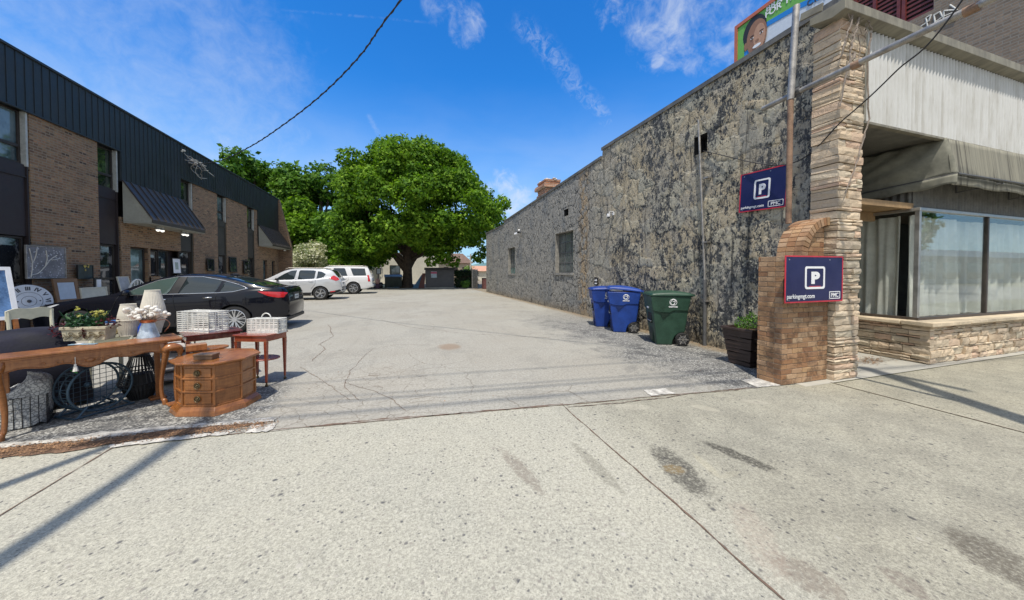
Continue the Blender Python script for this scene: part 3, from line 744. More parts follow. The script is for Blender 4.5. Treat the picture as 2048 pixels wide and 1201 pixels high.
# signs ---------------------------------------------------------------
M_NAVY=simple('navy sign face',(.012,.014,.075),.35,var=.12,sc_=3,bmp=0); M_RED=simple('red sign edge',(.55,.03,.05),.4,var=.15,bmp=0); M_WHT=simple('white lettering',(.82,.82,.82),.4,var=.05,bmp=0)
M_BOLT=simple('bolt heads',(.35,.36,.4),.4,.8)
def rrect(w_,h_,r,n=5):
    P=[]
    for cx_,cy_,a0 in ((w_/2-r,h_/2-r,0),(-w_/2+r,h_/2-r,90),(-w_/2+r,-h_/2+r,180),(w_/2-r,-h_/2+r,270)):
        for k in range(n+1): a=R(a0+90*k/n); P.append((cx_+r*math.cos(a),cy_+r*math.sin(a)))
    return P
def ring(b,o,i_,z0,z1,cx=0,cy=0):
    n=len(o); V=[(x+cx,y+cy,z) for z in (z0,z1) for x,y in o]+[(x+cx,y+cy,z) for z in (z0,z1) for x,y in i_]
    fs=[]
    for k in range(n):
        k2=(k+1)%n; fs+=[(n+k,n+k2,3*n+k2,3*n+k),(k,k2,2*n+k2,2*n+k),(k,k2,n+k2,n+k),(2*n+k,2*n+k2,3*n+k2,3*n+k)]
    return b.add(V,fs)
def psign(label,M,w_,h_):
    t=thing('parking_sign',label,'parking sign',group='navy parking signs'); t.matrix_world=M
    MB().prism(rrect(w_,h_,.008),-.004,.0).build('panel',M_NAVY,t)
    b=MB(); ring(b,rrect(w_+.004,h_+.004,.008),rrect(w_-.03,h_-.03,.006),-.005,.003); b.build('border',M_RED,t)
    b=MB(); ring(b,rrect(.345*w_,.49*h_,.035),rrect(.345*w_-.06,.49*h_-.055,.018),.001,.004,0,.03*h_)
    b.build('symbol_frame',M_WHT,t)
    tx=text_mesh('P',.33*h_,.0015,.012,'CENTER'); place(tx,Matrix.Translation((0,.03*h_-.115*h_,.003))@Matrix.Diagonal((.345*w_/(.43*h_),1,1,1))); tx.build('letter',M_WHT,t)
    MB().box(-.10*w_,.10*w_,-.165*h_,-.150*h_,.001,.003).build('underline',M_RED,t)
    tx=text_mesh('parkingmgt.com',min(.095*h_*1.4,w_*.080),.001,.0010); place(tx,Matrix.Translation((-w_/2+.035,-h_/2+.055,.002))); tx.build('web_address',M_WHT,t)
    b=MB(); ring(b,rrect(.23*h_/.64,.10,.012),rrect(.23*h_/.64-.02,.08,.006),.001,.003,w_/2-.16,-h_/2+.085); b.build('logo_frame',M_WHT,t)
    tx=text_mesh('PMC',.078,.001,.001,'CENTER'); place(tx,Matrix.Translation((w_/2-.16,-h_/2+.058,.002))); tx.build('logo_letters',M_WHT,t)
    b=MB()
    for (x,y) in ((-w_/2+.07,h_/2-.05),(w_/2-.27,h_/2-.05),(-w_/2+.07,-h_/2+.035),(w_/2-.27,-h_/2+.035)): b.cyl((x,y,0),(x,y,.005),.010,n=8)
    b.build('bolt',M_BOLT,t); return t
a,b_,c,d_=GY(1570,512,3.0),GY(1685,513,3.0),GY(1685,605,3.0),GY(1570,604,3.0)
ctr=(a+b_+c+d_)/4; M=frameM(ctr,(1,0,.006),(0,0,1)); M.translation=ctr
psign('navy parking sign with red edge bolted across the brick pier and stone pillar',M,(b_-a).length,((a-d_).length+(b_-c).length)/2)
a,b_,c,d_=GX(1480,350,5.84),GX(1574,330,5.84),GX(1574,412,5.84),GX(1480,427,5.84)
ctr=(a+b_+c+d_)/4; xx=(b_-a+c-d_).normalized(); M=frameM(ctr,(xx.x,xx.y,xx.z),Vector((-1,0,0)).cross(Vector((xx.x,xx.y,xx.z))).normalized()); M.translation=ctr
psign('navy parking sign with red edge fixed high on the flaking stone wall',M,(b_-a).length,((a-d_).length+(b_-c).length)/2)
# ================================================================ STOREFRONT (right)
def m_corr():
    s=newmat('white corrugated sheet'); P=s.pos(); n=s.noise(s.scale(P,(6,1,.5)),2,4,.7); c=s.mix(s.m('MULTIPLY',s.ss(n,.45,.68),.6),(.60,.60,.575),(.40,.385,.34)); c=s.mix(s.m('MULTIPLY',s.ss(s.noise(P,1.3,4,.6),.45,.7),.3),c,(.42,.405,.36)); return fin(s,c,.85,.0,None,.12)
M_CORR=m_corr(); M_CORRD=simple('grey corrugated sheet',(.17,.165,.145),.6,.1,var=.3)
def m_slab():
    s=newmat('olive weathered fascia'); P=s.pos(); n=s.noise(s.scale(P,(3,1,1)),2.5,5,.65); c=s.mix(s.ss(n,.35,.7),(.27,.25,.19),(.17,.155,.12)); return fin(s,c,.7,0,s.bump(n,.2,.01),.3)
M_SLAB=m_slab()
def m_canvas():
    s=newmat('stained canvas'); P=s.pos(); Z=s.sep(P)[2]; n=s.noise(s.scale(P,(7,1,.35)),2.2,5,.65); n2=s.noise(P,12,5,.7); n3=s.noise(s.scale(P,(30,1,.5)),1.,3,.6)
    c=s.mix(s.ss(n3,.35,.7),(.29,.275,.215),(.21,.20,.16)); c=s.mix(s.m('MULTIPLY',s.ss(n,.50,.66),.8),c,(.075,.07,.06))
    mold=s.m('MULTIPLY',s.ss(s.m('ADD',Z,s.m('MULTIPLY',n2,.14)),3.17,3.08),s.ss(Z,2.9,3.0)); c=s.mix(s.m('MULTIPLY',mold,.85),c,(.04,.042,.035))
    return fin(s,c,.9,0,s.bump(n,.25,.02),.1)
M_CANV=m_canvas(); M_CANV2=simple('olive canvas',(.25,.245,.195),.9,var=.3,sc_=1.5,bmp=.3)
SF=thing('storefront','empty shop with white corrugated fascia and stone-based display windows','building',(8.0,3.3,0))
def at(b): b.v=[(x-8.0,y-3.3,z) for x,y,z in b.v]; return b
b=MB(); b.prism([(2.93,4.96),(2.935,5.09),(3.34,5.10),(3.34,5.0),(3.07,4.93)],5.5,15.9,lambda x,y,z:(z,x,y)); b.box(6.0,15.9,3.36,9.1,4.90,5.09); at(b).build('roof_slab',M_SLAB,SF,bev=.004)
b=MB(); b.bar(GX(1602,36,5.72),GX(1645,14,5.72),.03,.10); at(b).build('roof_flashing',M_SLAB,SF)
b=MB(); nx=int((15.9-6.17)/.011); P=[]
for i in range(nx+1):
    x=6.17+i*.011; y=3.07+.02*math.sin(2*math.pi*(x/.088)); P+=[(x,y,3.64),(x,y,4.92)]
b.add(P,[(2*i,2*i+2,2*i+3,2*i+1) for i in range(nx)]); at(b).build('corrugated_fascia',M_CORR,SF,smooth=180)
b=MB(); b.box(6.17,15.9,3.05,3.12,3.61,3.642); b.box(6.15,6.2,3.04,3.12,3.64,4.92); at(b).build('fascia_trim',M_SLAB,SF)
b=MB(); b.box(6.2,15.9,3.13,6.,3.665,3.69); at(b).build('soffit',M_CORRD,SF)
b=MB(); P=[]; nx=int((15.9-8.28)/.02)
for i in range(nx+1):
    x=8.28+i*.02; y=3.44+.015*math.sin(2*math.pi*(x/.1)); P+=[(x,y,2.58),(x,y,3.66)]
b.add(P,[(2*i,2*i+2,2*i+3,2*i+1) for i in range(nx)]); P=[]
for i in range(130):
    yy=3.44+i*.02; x=8.28+.015*math.sin(2*math.pi*(yy/.1)); P+=[(x,yy,2.66),(x,yy,3.66)]
b.add(P,[(2*i,2*i+2,2*i+3,2*i+1) for i in range(129)]); at(b).build('upper_wall',M_CORRD,SF,smooth=180)
b=MB(); b.box(6.2,8.28,3.9,3.96,2.44,2.6); b.box(6.2,8.3,3.5,6,2.60,2.66); b.box(6.2,8.3,3.42,3.5,2.58,2.68); at(b).build('entry_header',simple('bare brown timber',(.34,.22,.11),.8,var=.3,sc_=3),SF,bev=.004)
# canvas awning
AW=thing('awning','mildewed olive canvas box awning sagging over the shop window','awning',(8.2,3.0,2.85)) 
def fold(u,v): return .02*math.sin(u*9+v*5)+.012*math.sin(u*21-v*13)
def aw(b): b.v=[(x-8.2,y-3.0,z-2.85) for x,y,z in b.v]; return b
b=MB(); b.grid(90,8,lambda u,v:(8.2+7.7*u,3.035-.06*(1-v)+.006*math.sin(u*60),3.04+.585*v)); aw(b).build('front_panel',M_CANV,AW,smooth=180,solid=.004)
b=MB(); b.grid(90,4,lambda u,v:(8.2+7.7*u,2.975+.0*(1-v)+.012*math.sin(u*47)*(1-v)+.008*math.sin(u*110)*(1-v),2.885+.15*v+.008*math.sin(u*31)*(1-v))); aw(b).build('valance',M_CANV,AW,smooth=180,solid=.004)
def endp(u,v):
    y=2.905+1.7*u; return (8.2-.05*math.sin(math.pi*v)*math.sin(math.pi*min(1,u*1.5))+.018*math.sin(u*30*v+v*4)*(u<.9)-.03*u,y+.12*v*(1-u),3.035+.60*v-.09*u*(1-v)+.02*math.sin(u*17)*(1-v))
b=MB(); b.grid(30,14,endp); aw(b).build('end_panel',M_CANV2,AW,smooth=180,solid=.004)
b=MB(); b.grid(30,4,lambda u,v:(8.2-.02-.02*math.sin(u*19)*(1-v),2.905+1.7*u,2.885+.15*v-.10*u+.015*math.sin(u*23)*(1-v))); aw(b).build('end_valance',M_CANV2,AW,smooth=180,solid=.004)
b=MB(); b.tube([(8.2,2.91,3.04),(15.9,2.91,3.04)],.014,6); b.tube([(8.2,2.91,3.04),(8.17,4.6,2.95)],.014,6)
for x in (9.6,11.5,13.5): b.tube([(x,2.91,3.0),(x,3.42,2.95)],.012,6); b.tube([(x,3.42,2.95),(x,3.42,3.55)],.012,6)
aw(b).build('frame',M_STEEL,AW)
# display window bay
def lw(seed,b,w_,h_,f,**k): random.seed(seed); ledge(b,w_,h_,f,**k)
b=MB(); lw(21,b,7.8,.62,lambda u,v,d:(8.08+u,3.13-d,v),hi=.13); lw(22,b,2.4,.62,lambda u,v,d:(8.10-d,3.10+u,v),hi=.13)
at(b).build('stone_base',M_LEDGE,SF)
b=MB(); b.box(8.14,15.9,3.17,5.6,0,.615); at(b).build('base_core',M_MORT,SF)
b=MB(); x=8.0
while x<15.8:
    L=random.uniform(.8,1.5); L=min(L,15.9-x); b.box(x+.004,x+L-.004,3.045,3.42,.625,.685,.006); x+=L
b.box(8.0,8.3,3.43,5.6,.625,.684,.006); at(b).build('window_ledge',simple('buff stone ledge',(.56,.46,.32),.85,var=.25,sc_=3,bmp=.6),SF,bev=.006)
M_ALU=simple('dull aluminium',(.42,.42,.40),.4,.7,var=.2); M_BRONZE=simple('dark bronze frame',(.08,.065,.055),.5,.3)
b=MB(); b.box(8.24,8.30,3.32,3.38,.69,2.55); b.box(8.22,15.9,3.31,3.40,2.54,2.59); b.box(8.22,8.31,3.40,5.6,2.54,2.59); at(b).build('window_frame',M_ALU,SF,bev=.003)
b=MB(); b.box(8.22,15.9,3.30,3.40,.686,.73); b.box(8.215,8.31,3.40,5.6,.686,.73); b.box(10.44,10.49,3.32,3.38,.73,2.54); b.box(13.0,13.05,3.32,3.38,.73,2.54); at(b).build('mullion',M_BRONZE,SF)
def m_clear():
    s=newmat('shop window glass'); fr=s.n('ShaderNodeFresnel',{'IOR':1.52}).outputs[0]; n=s.noise(s.obj(),1.2,1,.5); nb=s.bump(n,.03,.02)
    t=s.n('ShaderNodeBsdfTransparent',{'Color':(.94,.955,.945,1)}); g=s.n('ShaderNodeBsdfGlossy',{'Color':(.9,.95,.95,1),'Roughness':.015,'Normal':nb})
    mx=s.n('ShaderNodeMixShader',{0:s.m('ADD',s.m('MULTIPLY',fr,.30),.015,clamp=True),1:t.outputs[0],2:g.outputs[0]}); s.nt.links.new(mx.outputs[0],s.out.inputs[0]); return s.mat
M_CLEAR=m_clear()
for x0,x1 in ((8.30,10.44),(10.49,13.0),(13.05,15.9)): at(MB().box(x0,x1,3.345,3.352,.73,2.54)).build('pane',M_CLEAR,SF)
at(MB().box(8.265,8.272,3.38,5.6,.73,2.54)).build('side_pane',M_CLEAR,SF)
M_CURT=simple('pale grey curtain',(.82,.80,.74),.85,var=.15,sc_=2,bmp=0)
def curtain(par,p,q,z0,z1,seed,pull=0,name='curtain',sh=0):
    random.seed(seed); L=(Vector(q)-Vector(p)).length; d=(Vector(q)-Vector(p)).normalized(); nn_=Vector((-d.y,d.x,0)); ph=[random.uniform(0,6) for _ in range(4)]
    def f(u,v):
        uu=u*L*(1+pull*(1-v)*.0); a=.045*math.sin(uu*24+ph[0]+.6*math.sin(v*3+uu))+.03*math.sin(uu*43+ph[1])+.05*math.sin(uu*4+ph[2])
        edge=pull*(1-v)**2*u; pt=Vector(p)+d*(uu-edge)+nn_*(a*(.6+.4*(1-v))); pt.z=z0+(z1-z0)*v; return pt
    b=MB().grid(int(L*70),10,f); return at(b).build(name,M_CURT,par,smooth=180)
curtain(SF,(8.48,3.56,0),(10.10,3.60,0),.69,2.5,1,-.10); curtain(SF,(10.16,3.66,0),(11.55,3.60,0),.69,2.5,2,-.12); curtain(SF,(11.72,3.6,0),(15.8,3.62,0),.69,2.5,3)
curtain(SF,(8.46,3.62,0),(8.46,5.5,0),.69,2.5,4); curtain(SF,(8.40,3.44,0),(8.40,3.50,0),.69,2.5,5)
b=MB(); b.box(8.3,15.9,4.6,4.65,.6,2.6); b.box(8.3,15.9,3.42,4.6,2.602,2.64); b.box(8.3,15.9,3.45,4.6,.60,.64); at(b).build('interior',simple('dim interior',(.12,.13,.13),.9),SF)
b=MB(); b.box(6.3,8.3,6.0,6.1,0,3.66); at(b).build('entry_back',simple('entry timber',(.10,.08,.06),.8),SF)
b=MB(); b.box(6.4,15.9,3.5,8.2,3.7,4.88); at(b).build('upper_block',M_INNER,SF)
# neighbour brick tower
NB=thing('brick_building','tall brown brick building with graffiti and dark red window frames','building',(16,0,0))
M_NBR=m_brick('brown neighbour brick',[(0,(.20,.155,.12)),(.5,(.26,.20,.15)),(1,(.16,.13,.105))],(.22,.20,.175),bw=.26,rh=.085,ms=.014)
zs_,ys_=9.84,6.26
b=MB(); y0,y1=4.35,8.6
b.box(16,22,y0,y1,0,zs_); b.box(16,22,y0,ys_,zs_,20); b.box(16,22,y0,y1,12.6,20.01); b.box(16.001,22,8.35,y1,zs_,12.6)
NBo=b; NBo.v=[(x-16,y,z) for x,y,z in NBo.v]; NBo.build('wall',M_NBR,NB)
M_MAR=simple('dark red steel frame',(.13,.025,.022),.5,var=.25); 
b=MB()
for y in (6.28,7.0,7.12,7.75,8.3): b.box(.12,.2,y-.045,y+.045,zs_,12.6)
b.box(.05,.22,6.26,8.35,zs_-.0,zs_+.09)
wn=b.build('window',M_MAR,NB); b=MB()
for k in range(18): b.box(.19,.23,6.3,8.3,zs_+.1+k*.15,zs_+.17+k*.15)
b.build('louvre',M_MAR,wn); MB().box(.24,.3,6.26,8.35,zs_,12.6).build('pane',M_DARK,wn)
def stroke(b,pts,r):
    P=[GX(x,y,15.985)-Vector((16,0,0)) for x,y in pts]; Q=[]
    for a,c in zip(P,P[1:]): Q+=[a.lerp(c,k/4) for k in range(4)]
    Q.append(P[-1]); b.tube(Q,r,5)
b=MB(); stroke(b,[(1840,55),(1858,42),(1862,30),(1852,36),(1856,58)],.022); stroke(b,[(1868,30),(1872,58)],.022); stroke(b,[(1872,44),(1885,34),(1880,24),(1870,30)],.022); stroke(b,[(1888,22),(1886,48),(1912,40)],.022); stroke(b,[(1886,34),(1905,26)],.02); stroke(b,[(1888,22),(1915,20),(1900,10)],.02)
b.build('graffiti',simple('white graffiti paint',(.55,.55,.52),.7),NB)
# billboard ----------------------------------------------------------
BBX=26.
BBD=thing('billboard','big roadside billboard with green top, smiling boy and orange frame','billboard',(BBX,17,0))
def bbp(pts,off): return [Vector((-off,(GX(x,y,BBX).y-17),GX(x,y,BBX).z)) for x,y in pts]
M_BG=simple('billboard green',(.16,.42,.07),.5,bmp=0,var=.05); M_BW=simple('billboard white',(.62,.66,.72),.5,bmp=0,var=.05); M_BB=simple('billboard blue',(.02,.22,.62),.5,bmp=0,var=.05); M_BO=simple('billboard orange trim',(.50,.14,.07),.5,var=.1)
yl,yr=20.9-17,11.4-17; zt_,zb_=21.4,12.4
MB().box(-.02,.35,yr,yl,zb_,zt_).build('board',M_BW,BBD)
b=MB(); 
for q in ((yr-.2,yl+.2,zt_,zt_+.28),(yr-.2,yl+.2,zb_-.28,zb_)): b.box(-.12,.4,*q)
b.box(-.119,.4,yl,yl+.25,zb_-.28,zt_+.28); b.box(-.119,.4,yr-.25,yr,zb_-.28,zt_+.28); b.build('frame',M_BO,BBD)
def poly3(pts,m,name,par=BBD,th=.01):
    n=len(pts); b=MB(); b.add([tuple(p) for p in pts]+[(p.x+th,p.y,p.z) for p in pts],[tuple(range(n)),tuple(range(n,2*n))[::-1]]+[(i,(i+1)%n,(i+1)%n+n,i+n) for i in range(n)]); return b.build(name,m,par)
def arc(x0,z0): pass
# green field and blue band: curved lower edge in board coordinates
def ed(y,o): # y from yl(left) to yr(right)
    a,b_,c=GX(1526,50,BBX),GX(1587,14,BBX),GX(1690,-34,BBX); return float(np.interp(-(y+17),[-a.y-1.,-a.y,-b_.y,-c.y],[a.z-1.2,a.z,b_.z,c.z]))+o
ysn=np.linspace(yl,yr,24)
poly3([Vector((-.034,y,ed(y,0))) for y in ysn]+[Vector((-.034,yr,zt_)),Vector((-.034,yl,zt_))],M_BG,'green_field')
poly3([Vector((-.046,y,ed(y,-.35))) for y in ysn]+[Vector((-.046,y,ed(y,.02))) for y in ysn[::-1]],M_BB,'blue_band')
poly3([Vector((-.058,yl,zb_)),Vector((-.058,yl,zt_-.1)),Vector((-.058,yl-.55,zt_-.2)),Vector((-.058,yl-.6,zb_))],M_BG,'green_edge')
for txt,px,sz in (('BRACES',(1533,26),.62),('FOR THE WIN',(1531,38),.62)):
    o=GX(px[0],px[1],BBX); tx=text_mesh(txt,sz,.01,.012); M=frameM((-.06,o.y-17,o.z),(0,-1,0),(0,0,1)); place(tx,M).build('lettering',M_WHT,BBD)
o=GX(1614,16,BBX); tx=text_mesh('city',.95,.01,.0); place(tx,frameM((-.06,o.y-17,o.z),(0,-1,0),(0,0,1))).build('lettering',simple('billboard dark lettering',(.05,.06,.1),.5),BBD)
def oval(cx_,cz_,rx,rz,off,m,name,n=26,rot=0,sq=0):
    P=[]
    for k in range(n):
        a=2*math.pi*k/n; x,z=rx*math.cos(a),rz*math.sin(a)*(1-(.12*sq if math.sin(a)<0 else 0)); P.append(Vector((-off,cx_+x*math.cos(rot)-z*math.sin(rot),cz_+x*math.sin(rot)+z*math.cos(rot))))
    return poly3(P,m,name)
fc=GX(1513,74,BBX); fy,fz=fc.y-17,fc.z
M_SK=simple('printed skin tone',(.30,.15,.085),.6,bmp=0,var=.1); M_SK2=simple('printed light skin',(.48,.27,.17),.6,bmp=0,var=.1); M_HR=simple('printed dark hair',(.02,.02,.022),.6,bmp=0)
oval(fy+.12,fz+.50,.92,1.15,.070,M_HR,'portrait_hair'); oval(fy-.06,fz-.05,.78,1.30,.084,M_SK,'portrait_face'); oval(fy+.80,fz-.3,.14,.32,.078,M_SK,'portrait_ear')
oval(fy-.28,fz-.15,.46,.95,.098,M_SK2,'portrait_cheek')
for e in (.27,-.45):
    oval(fy+e,fz+.02,.13,.055,.110,M_WHT,'portrait_eye'); oval(fy+e,fz+.02,.06,.055,.120,M_HR,'portrait_iris'); oval(fy+e,fz+.20,.17,.035,.110,M_HR,'portrait_brow')
oval(fy-.12,fz-.35,.14,.10,.112,M_SK,'portrait_nose'); oval(fy-.1,fz-.75,.32,.12,.114,M_WHT,'portrait_smile')
b=MB(); b.cyl((.9,0,0),(.9,0,zb_),.45,n=16); b.box(.35,.8,yr,yl,zb_+.5,zb_+1.0); b.build('post',M_STEEL,BBD)
# ================================================================ pipes and wires near the wall
M_GALV=simple('galvanised pipe',(.33,.31,.28),.5,.5,var=.35,sc_=8,bmp=.3); M_RUST=simple('rusty pipe',(.27,.17,.11),.75,.2,var=.4,sc_=8,bmp=.5)
p0=GY(1577,432,3.40); p1=GY(1593,12,3.40)
VPp=thing('vertical_pipe','rusty vertical steel pipe rising from behind the brick pier','pipe',(p0.x,3.40,2.2))
b=MB(); b.cyl((0,0,0),(0,0,1.75),.036,n=14); b.build('lower_pipe',M_RUST,VPp,smooth=40); b=MB(); b.cyl((0,0,1.752),(p1.x-p0.x,0,p1.z-2.2),.042,n=14); b.build('upper_pipe',M_GALV,VPp,smooth=40)
q0=GX(1526,218,5.33); q1=Vector((5.30,1.3,4.10))
HP=thing('horizontal_pipe','long bare sign pipe sticking out horizontally over the sidewalk','pipe',(5.33,3.38,4.07))
b=MB(); b.cyl((0,q0.y-3.38,q0.z-4.07),(-.02,-3.4,.06),.037,n=14); b.build('tube',M_GALV,HP,smooth=40)
b=MB(); b.cyl((0,-.62,.0),(0,-.70,.0),.048,n=14); b.build('coupling',M_RUST,HP,smooth=40); b=MB(); b.cyl((0,-1.50,.02),(0,-1.60,.022),.048,n=14); b.build('coupling',M_RUST,HP,smooth=40)
b=MB(); b.cyl((0,-.05,0),(0,.05,0),.05,n=14); b.bar((0,0,-.07),(0,0,.07),.1,.03); b.build('clamp',M_STEEL,HP)
g0=GX(1398,240,5.83); g1=GX(1410,692,5.83)
CP=thing('wall_conduit','thin grey conduit running up the flaking stone wall','conduit',(5.82,g1.y,0))
b=MB(); b.tube([(0,0,0),(0,.02,1.5),(0,g0.y-g1.y,g0.z)],.022,10); b.build('tube',M_GALV,CP,smooth=40); b=MB(); b.cyl((0,0,0),(0,.015,1.35),.038,n=10); b.build('sleeve',M_STEEL,CP,smooth=40)
b=MB()
for z in (.9,2.1,3.4): b.box(-.03,.06,-.05,.05,z,z+.03)
b.build('strap',M_GALV,CP)
# wires
M_CABLE=simple('black cable',(.02,.02,.022),.6,bmp=0)
def catm(pts,n=10):
    P=[Vector(p) for p in pts]; P=[P[0]*2-P[1]]+P+[P[-1]*2-P[-2]]; out=[]
    for i in range(1,len(P)-2):
        for k in range(n):
            t=k/n; a,b_,c,d=P[i-1:i+3]; out.append(.5*((2*b_)+(c-a)*t+(2*a-5*b_+4*c-d)*t*t+(3*b_-a-3*c+d)*t**3))
    out.append(P[-2]); return out
pole_top=Vector((5.0,-.25,9.2))
pts=[Vector((5.86,5.45,4.0)),GX(1570,330,5.74),GX(1690,237,5.55),GX(1790,145,5.40),GX(1925,0,5.25),Vector((5.1,.6,6.3)),pole_top-Vector((0,0,.6))]
tag(MB().tube(catm(pts),.008,6).build('service_cable',M_CABLE,smooth=60),'thin black cable sagging from the stone wall past the pillar','cable')
# big overhead service drop
Apt=Vector((-8.7,18.1,6.16)); Bpt=pole_top.copy()
def on_drop(px,py):   # in the vertical plane A-B
    r=ray(px,py); n=Vector((Bpt.y-Apt.y,-(Bpt.x-Apt.x),0)); t=(Apt-Vector((0,0,H))).dot(n)/r.dot(n); return Vector((0,0,H))+r*t
kp=[Apt]+[on_drop(x,y) for x,y in ((440,322),(500,294),(560,255),(640,193),(720,112),(803,0))]
kp+=[kp[-1].lerp(Bpt,.5)-Vector((0,0,.35)),Bpt]
cv=catm(kp,12)
tag(MB().tube(cv,.013,8).build('overhead_cable',M_CABLE,smooth=60),'thick black twisted service cable sagging across the sky to the office','cable')
tw=[p+Vector((math.sin(i*.9)*.018,0,math.cos(i*.9)*.018)) for i,p in enumerate(catm(cv[::2],6))]
bpy.data.objects['overhead_cable']; o=MB().tube(tw,.008,6).build('twisted_strand',M_CABLE,bpy.data.objects['overhead_cable'],smooth=60)
# street furniture standing just outside the picture; it throws the shadows across the apron
M_POLE=simple('creosoted pole wood',(.13,.09,.06),.9,var=.4,sc_=4,bmp=.5)
def upole(label,base,top,r,wires):
    t=thing('utility_pole',label,'utility pole',base,group='utility poles at the kerb'); v=Vector(top)-Vector(base)
    MB().tube([(0,0,0),v*.5,v],[r*1.15,r,r*.72],16).build('pole',M_POLE,t,smooth=40)
    MB().bar(v+Vector((0,-.9,-.35)),v+Vector((0,.9,-.35)),.1,.12).build('crossarm',M_POLE,t); return t
upole('upright wooden utility pole on the right sidewalk','' or (4.95,-.3,0),(4.95,-.3,9.6),.14,0)
upole('leaning wooden utility pole on the left kerb',(-2.2,.12,0),(-3.70,.74,9.0),.075,0)
t=thing('sign_post','slim steel sign post on the left kerb','sign post',(-3.65,1.55,0)); MB().cyl((0,0,0),(0,0,6.6),.075,.05,12).build('post',M_GALV,t,smooth=40); MB().box(-.3,.3,-.01,.01,6.1,6.6).build('sign_plate',M_GALV,t)
for i,(z,ya,yb) in enumerate([(9.0,1.42,.97),(9.0,.62,.18),(8.6,.40,-.05),(8.2,1.1,.62),(7.4,.95,.5)]):
    b=MB(); P=[]
    for k in range(25):
        u=k/24; x=-30+60*u; P.append((x,ya+(yb-ya)*((x+1.2-z*.2)/4.8),z-.25*math.sin(math.pi*((x+3.4)%8.4)/8.4)*0))
    tag(b.tube(P,.013 if i!=1 else .02,6).build('power_line',M_CABLE),['power line strung highest, over the pavement seam','power line over the near kerb','power line beside the pole crossarm','power line between the poles','lowest power line along the kerb'][i],'power line',group='power lines along the kerb')
# wall fittings -------------------------------------------------------
M_CAMW=simple('white camera plastic',(.75,.75,.75),.35,bmp=0,var=.05)
cb=GX(1226,432,5.86)
t=thing('dome_camera','white dome camera on a short arm on the stone wall above the carts','security camera',cb)
b=MB(); b.cyl((0,0,.06),(-.13,0,.08),.014,n=8); b.box(-.01,.02,-.04,.04,.02,.11); b.build('arm',M_CAMW,t); MB().lathe([(0,.07),(.05,.07),(.055,.0),(.05,-.02)],(-.15,0,-.02),14).build('housing',M_CAMW,t,smooth=40)
MB().ball((-.15,0,-.045),.045,10,8).build('dome',M_BLUEG,t,smooth=180); b=MB(); b.box(-.12,.0,-.035,.035,.11,.125); b.build('rain_shield',M_CAMW,t)
cb=GX(1041,466,5.86)
t=thing('floodlight_camera','small black and white floodlight camera on the wall above the far window','security camera',cb)
b=MB(); b.cyl((0,0,0),(-.12,0,.03),.02,n=8); b.ball((-.14,0,.03),.07,10,8); b.build('head',simple('black camera body',(.03,.03,.03),.4,bmp=0),t,smooth=60)
b=MB(); b.cyl((-.1,.0,.0),(-.22,.25,-.06),.05,.07,n=12); b.build('lamp',M_CAMW,t,smooth=60); b=MB(); b.cyl((-.1,0,.06),(-.12,-.1,.14),.03,.045,n=10); b.build('sensor',M_CAMW,t,smooth=60)
cb=GX(1192,563,5.83)
t=thing('wall_notice','tilted black notice with white arrow propped on the wall behind the carts','notice',cb)
b=MB(); b.obox(Matrix.Rotation(.15,4,'X'),.012,.20,.26); b.build('board',M_DARK,t)
b=MB(); b.prism([(-.07,-.02),(.02,-.02),(.02,-.05),(.075,0),(.02,.05),(.02,.02),(-.07,.02)],-.011,-.007,lambda x,y,z:(z,-x,y+.03)); b.box(-.011,-.007,-.06,.06,-.09,-.05); b.build('arrow',M_WHT,t)
# planter -------------------------------------------------------------
PLT=thing('planter','square tapered dark brown planter with slatted sides beside the brick pier','planter',(5.28,4.02,0),R(2))
M_PLN=simple('dark brown resin',(.045,.028,.022),.5,var=.3,sc_=5)
b=MB(); rows=9
for k in range(rows):
    z0,z1=.57*k/rows+.02,.57*(k+1)/rows+.02; h0=.17+.075*k/rows; h1=.17+.075*(k+1)/rows; o=.010
    # each slat leans out slightly; its lower lip stands proud
    for (sx,sy) in ((0,-1),(0,1),(1,0),(-1,0)):
        P=[]
        for z,h,e in ((z0,h0,o),(z1-.008,h1,.0),(z1-.008,h1,-.02),(z0,h0,-.02)):
            for sgn in (-1,1):
                tt=.012*math.sin(k*2.1+sgn) if sx==-1 or sy==-1 else 0
                P.append((sx*(h+e)+(0 if sx else sgn*(h+.002)), sy*(h+e)+(0 if sy else sgn*(h+.002)), z+tt*.6))
        b.add(P,[(0,1,3,2),(2,3,5,4),(4,5,7,6),(6,7,1,0),(0,2,4,6),(1,3,5,7)])
b.build('slatted_side',M_PLN,PLT)
b=MB(); ring(b,[(.265*x,.265*y) for x,y in ((-1,-1),(1,-1),(1,1),(-1,1))],[(.225*x,.225*y) for x,y in ((-1,-1),(1,-1),(1,1),(-1,1))],.575,.61); b.build('rim',M_PLN,PLT,bev=.004); MB().box(-.16,.16,-.16,.16,0,.02).build('base',M_PLN,PLT)
MB().box(-.23,.23,-.23,.23,.5,.55).build('soil',M_DIRT,PLT)
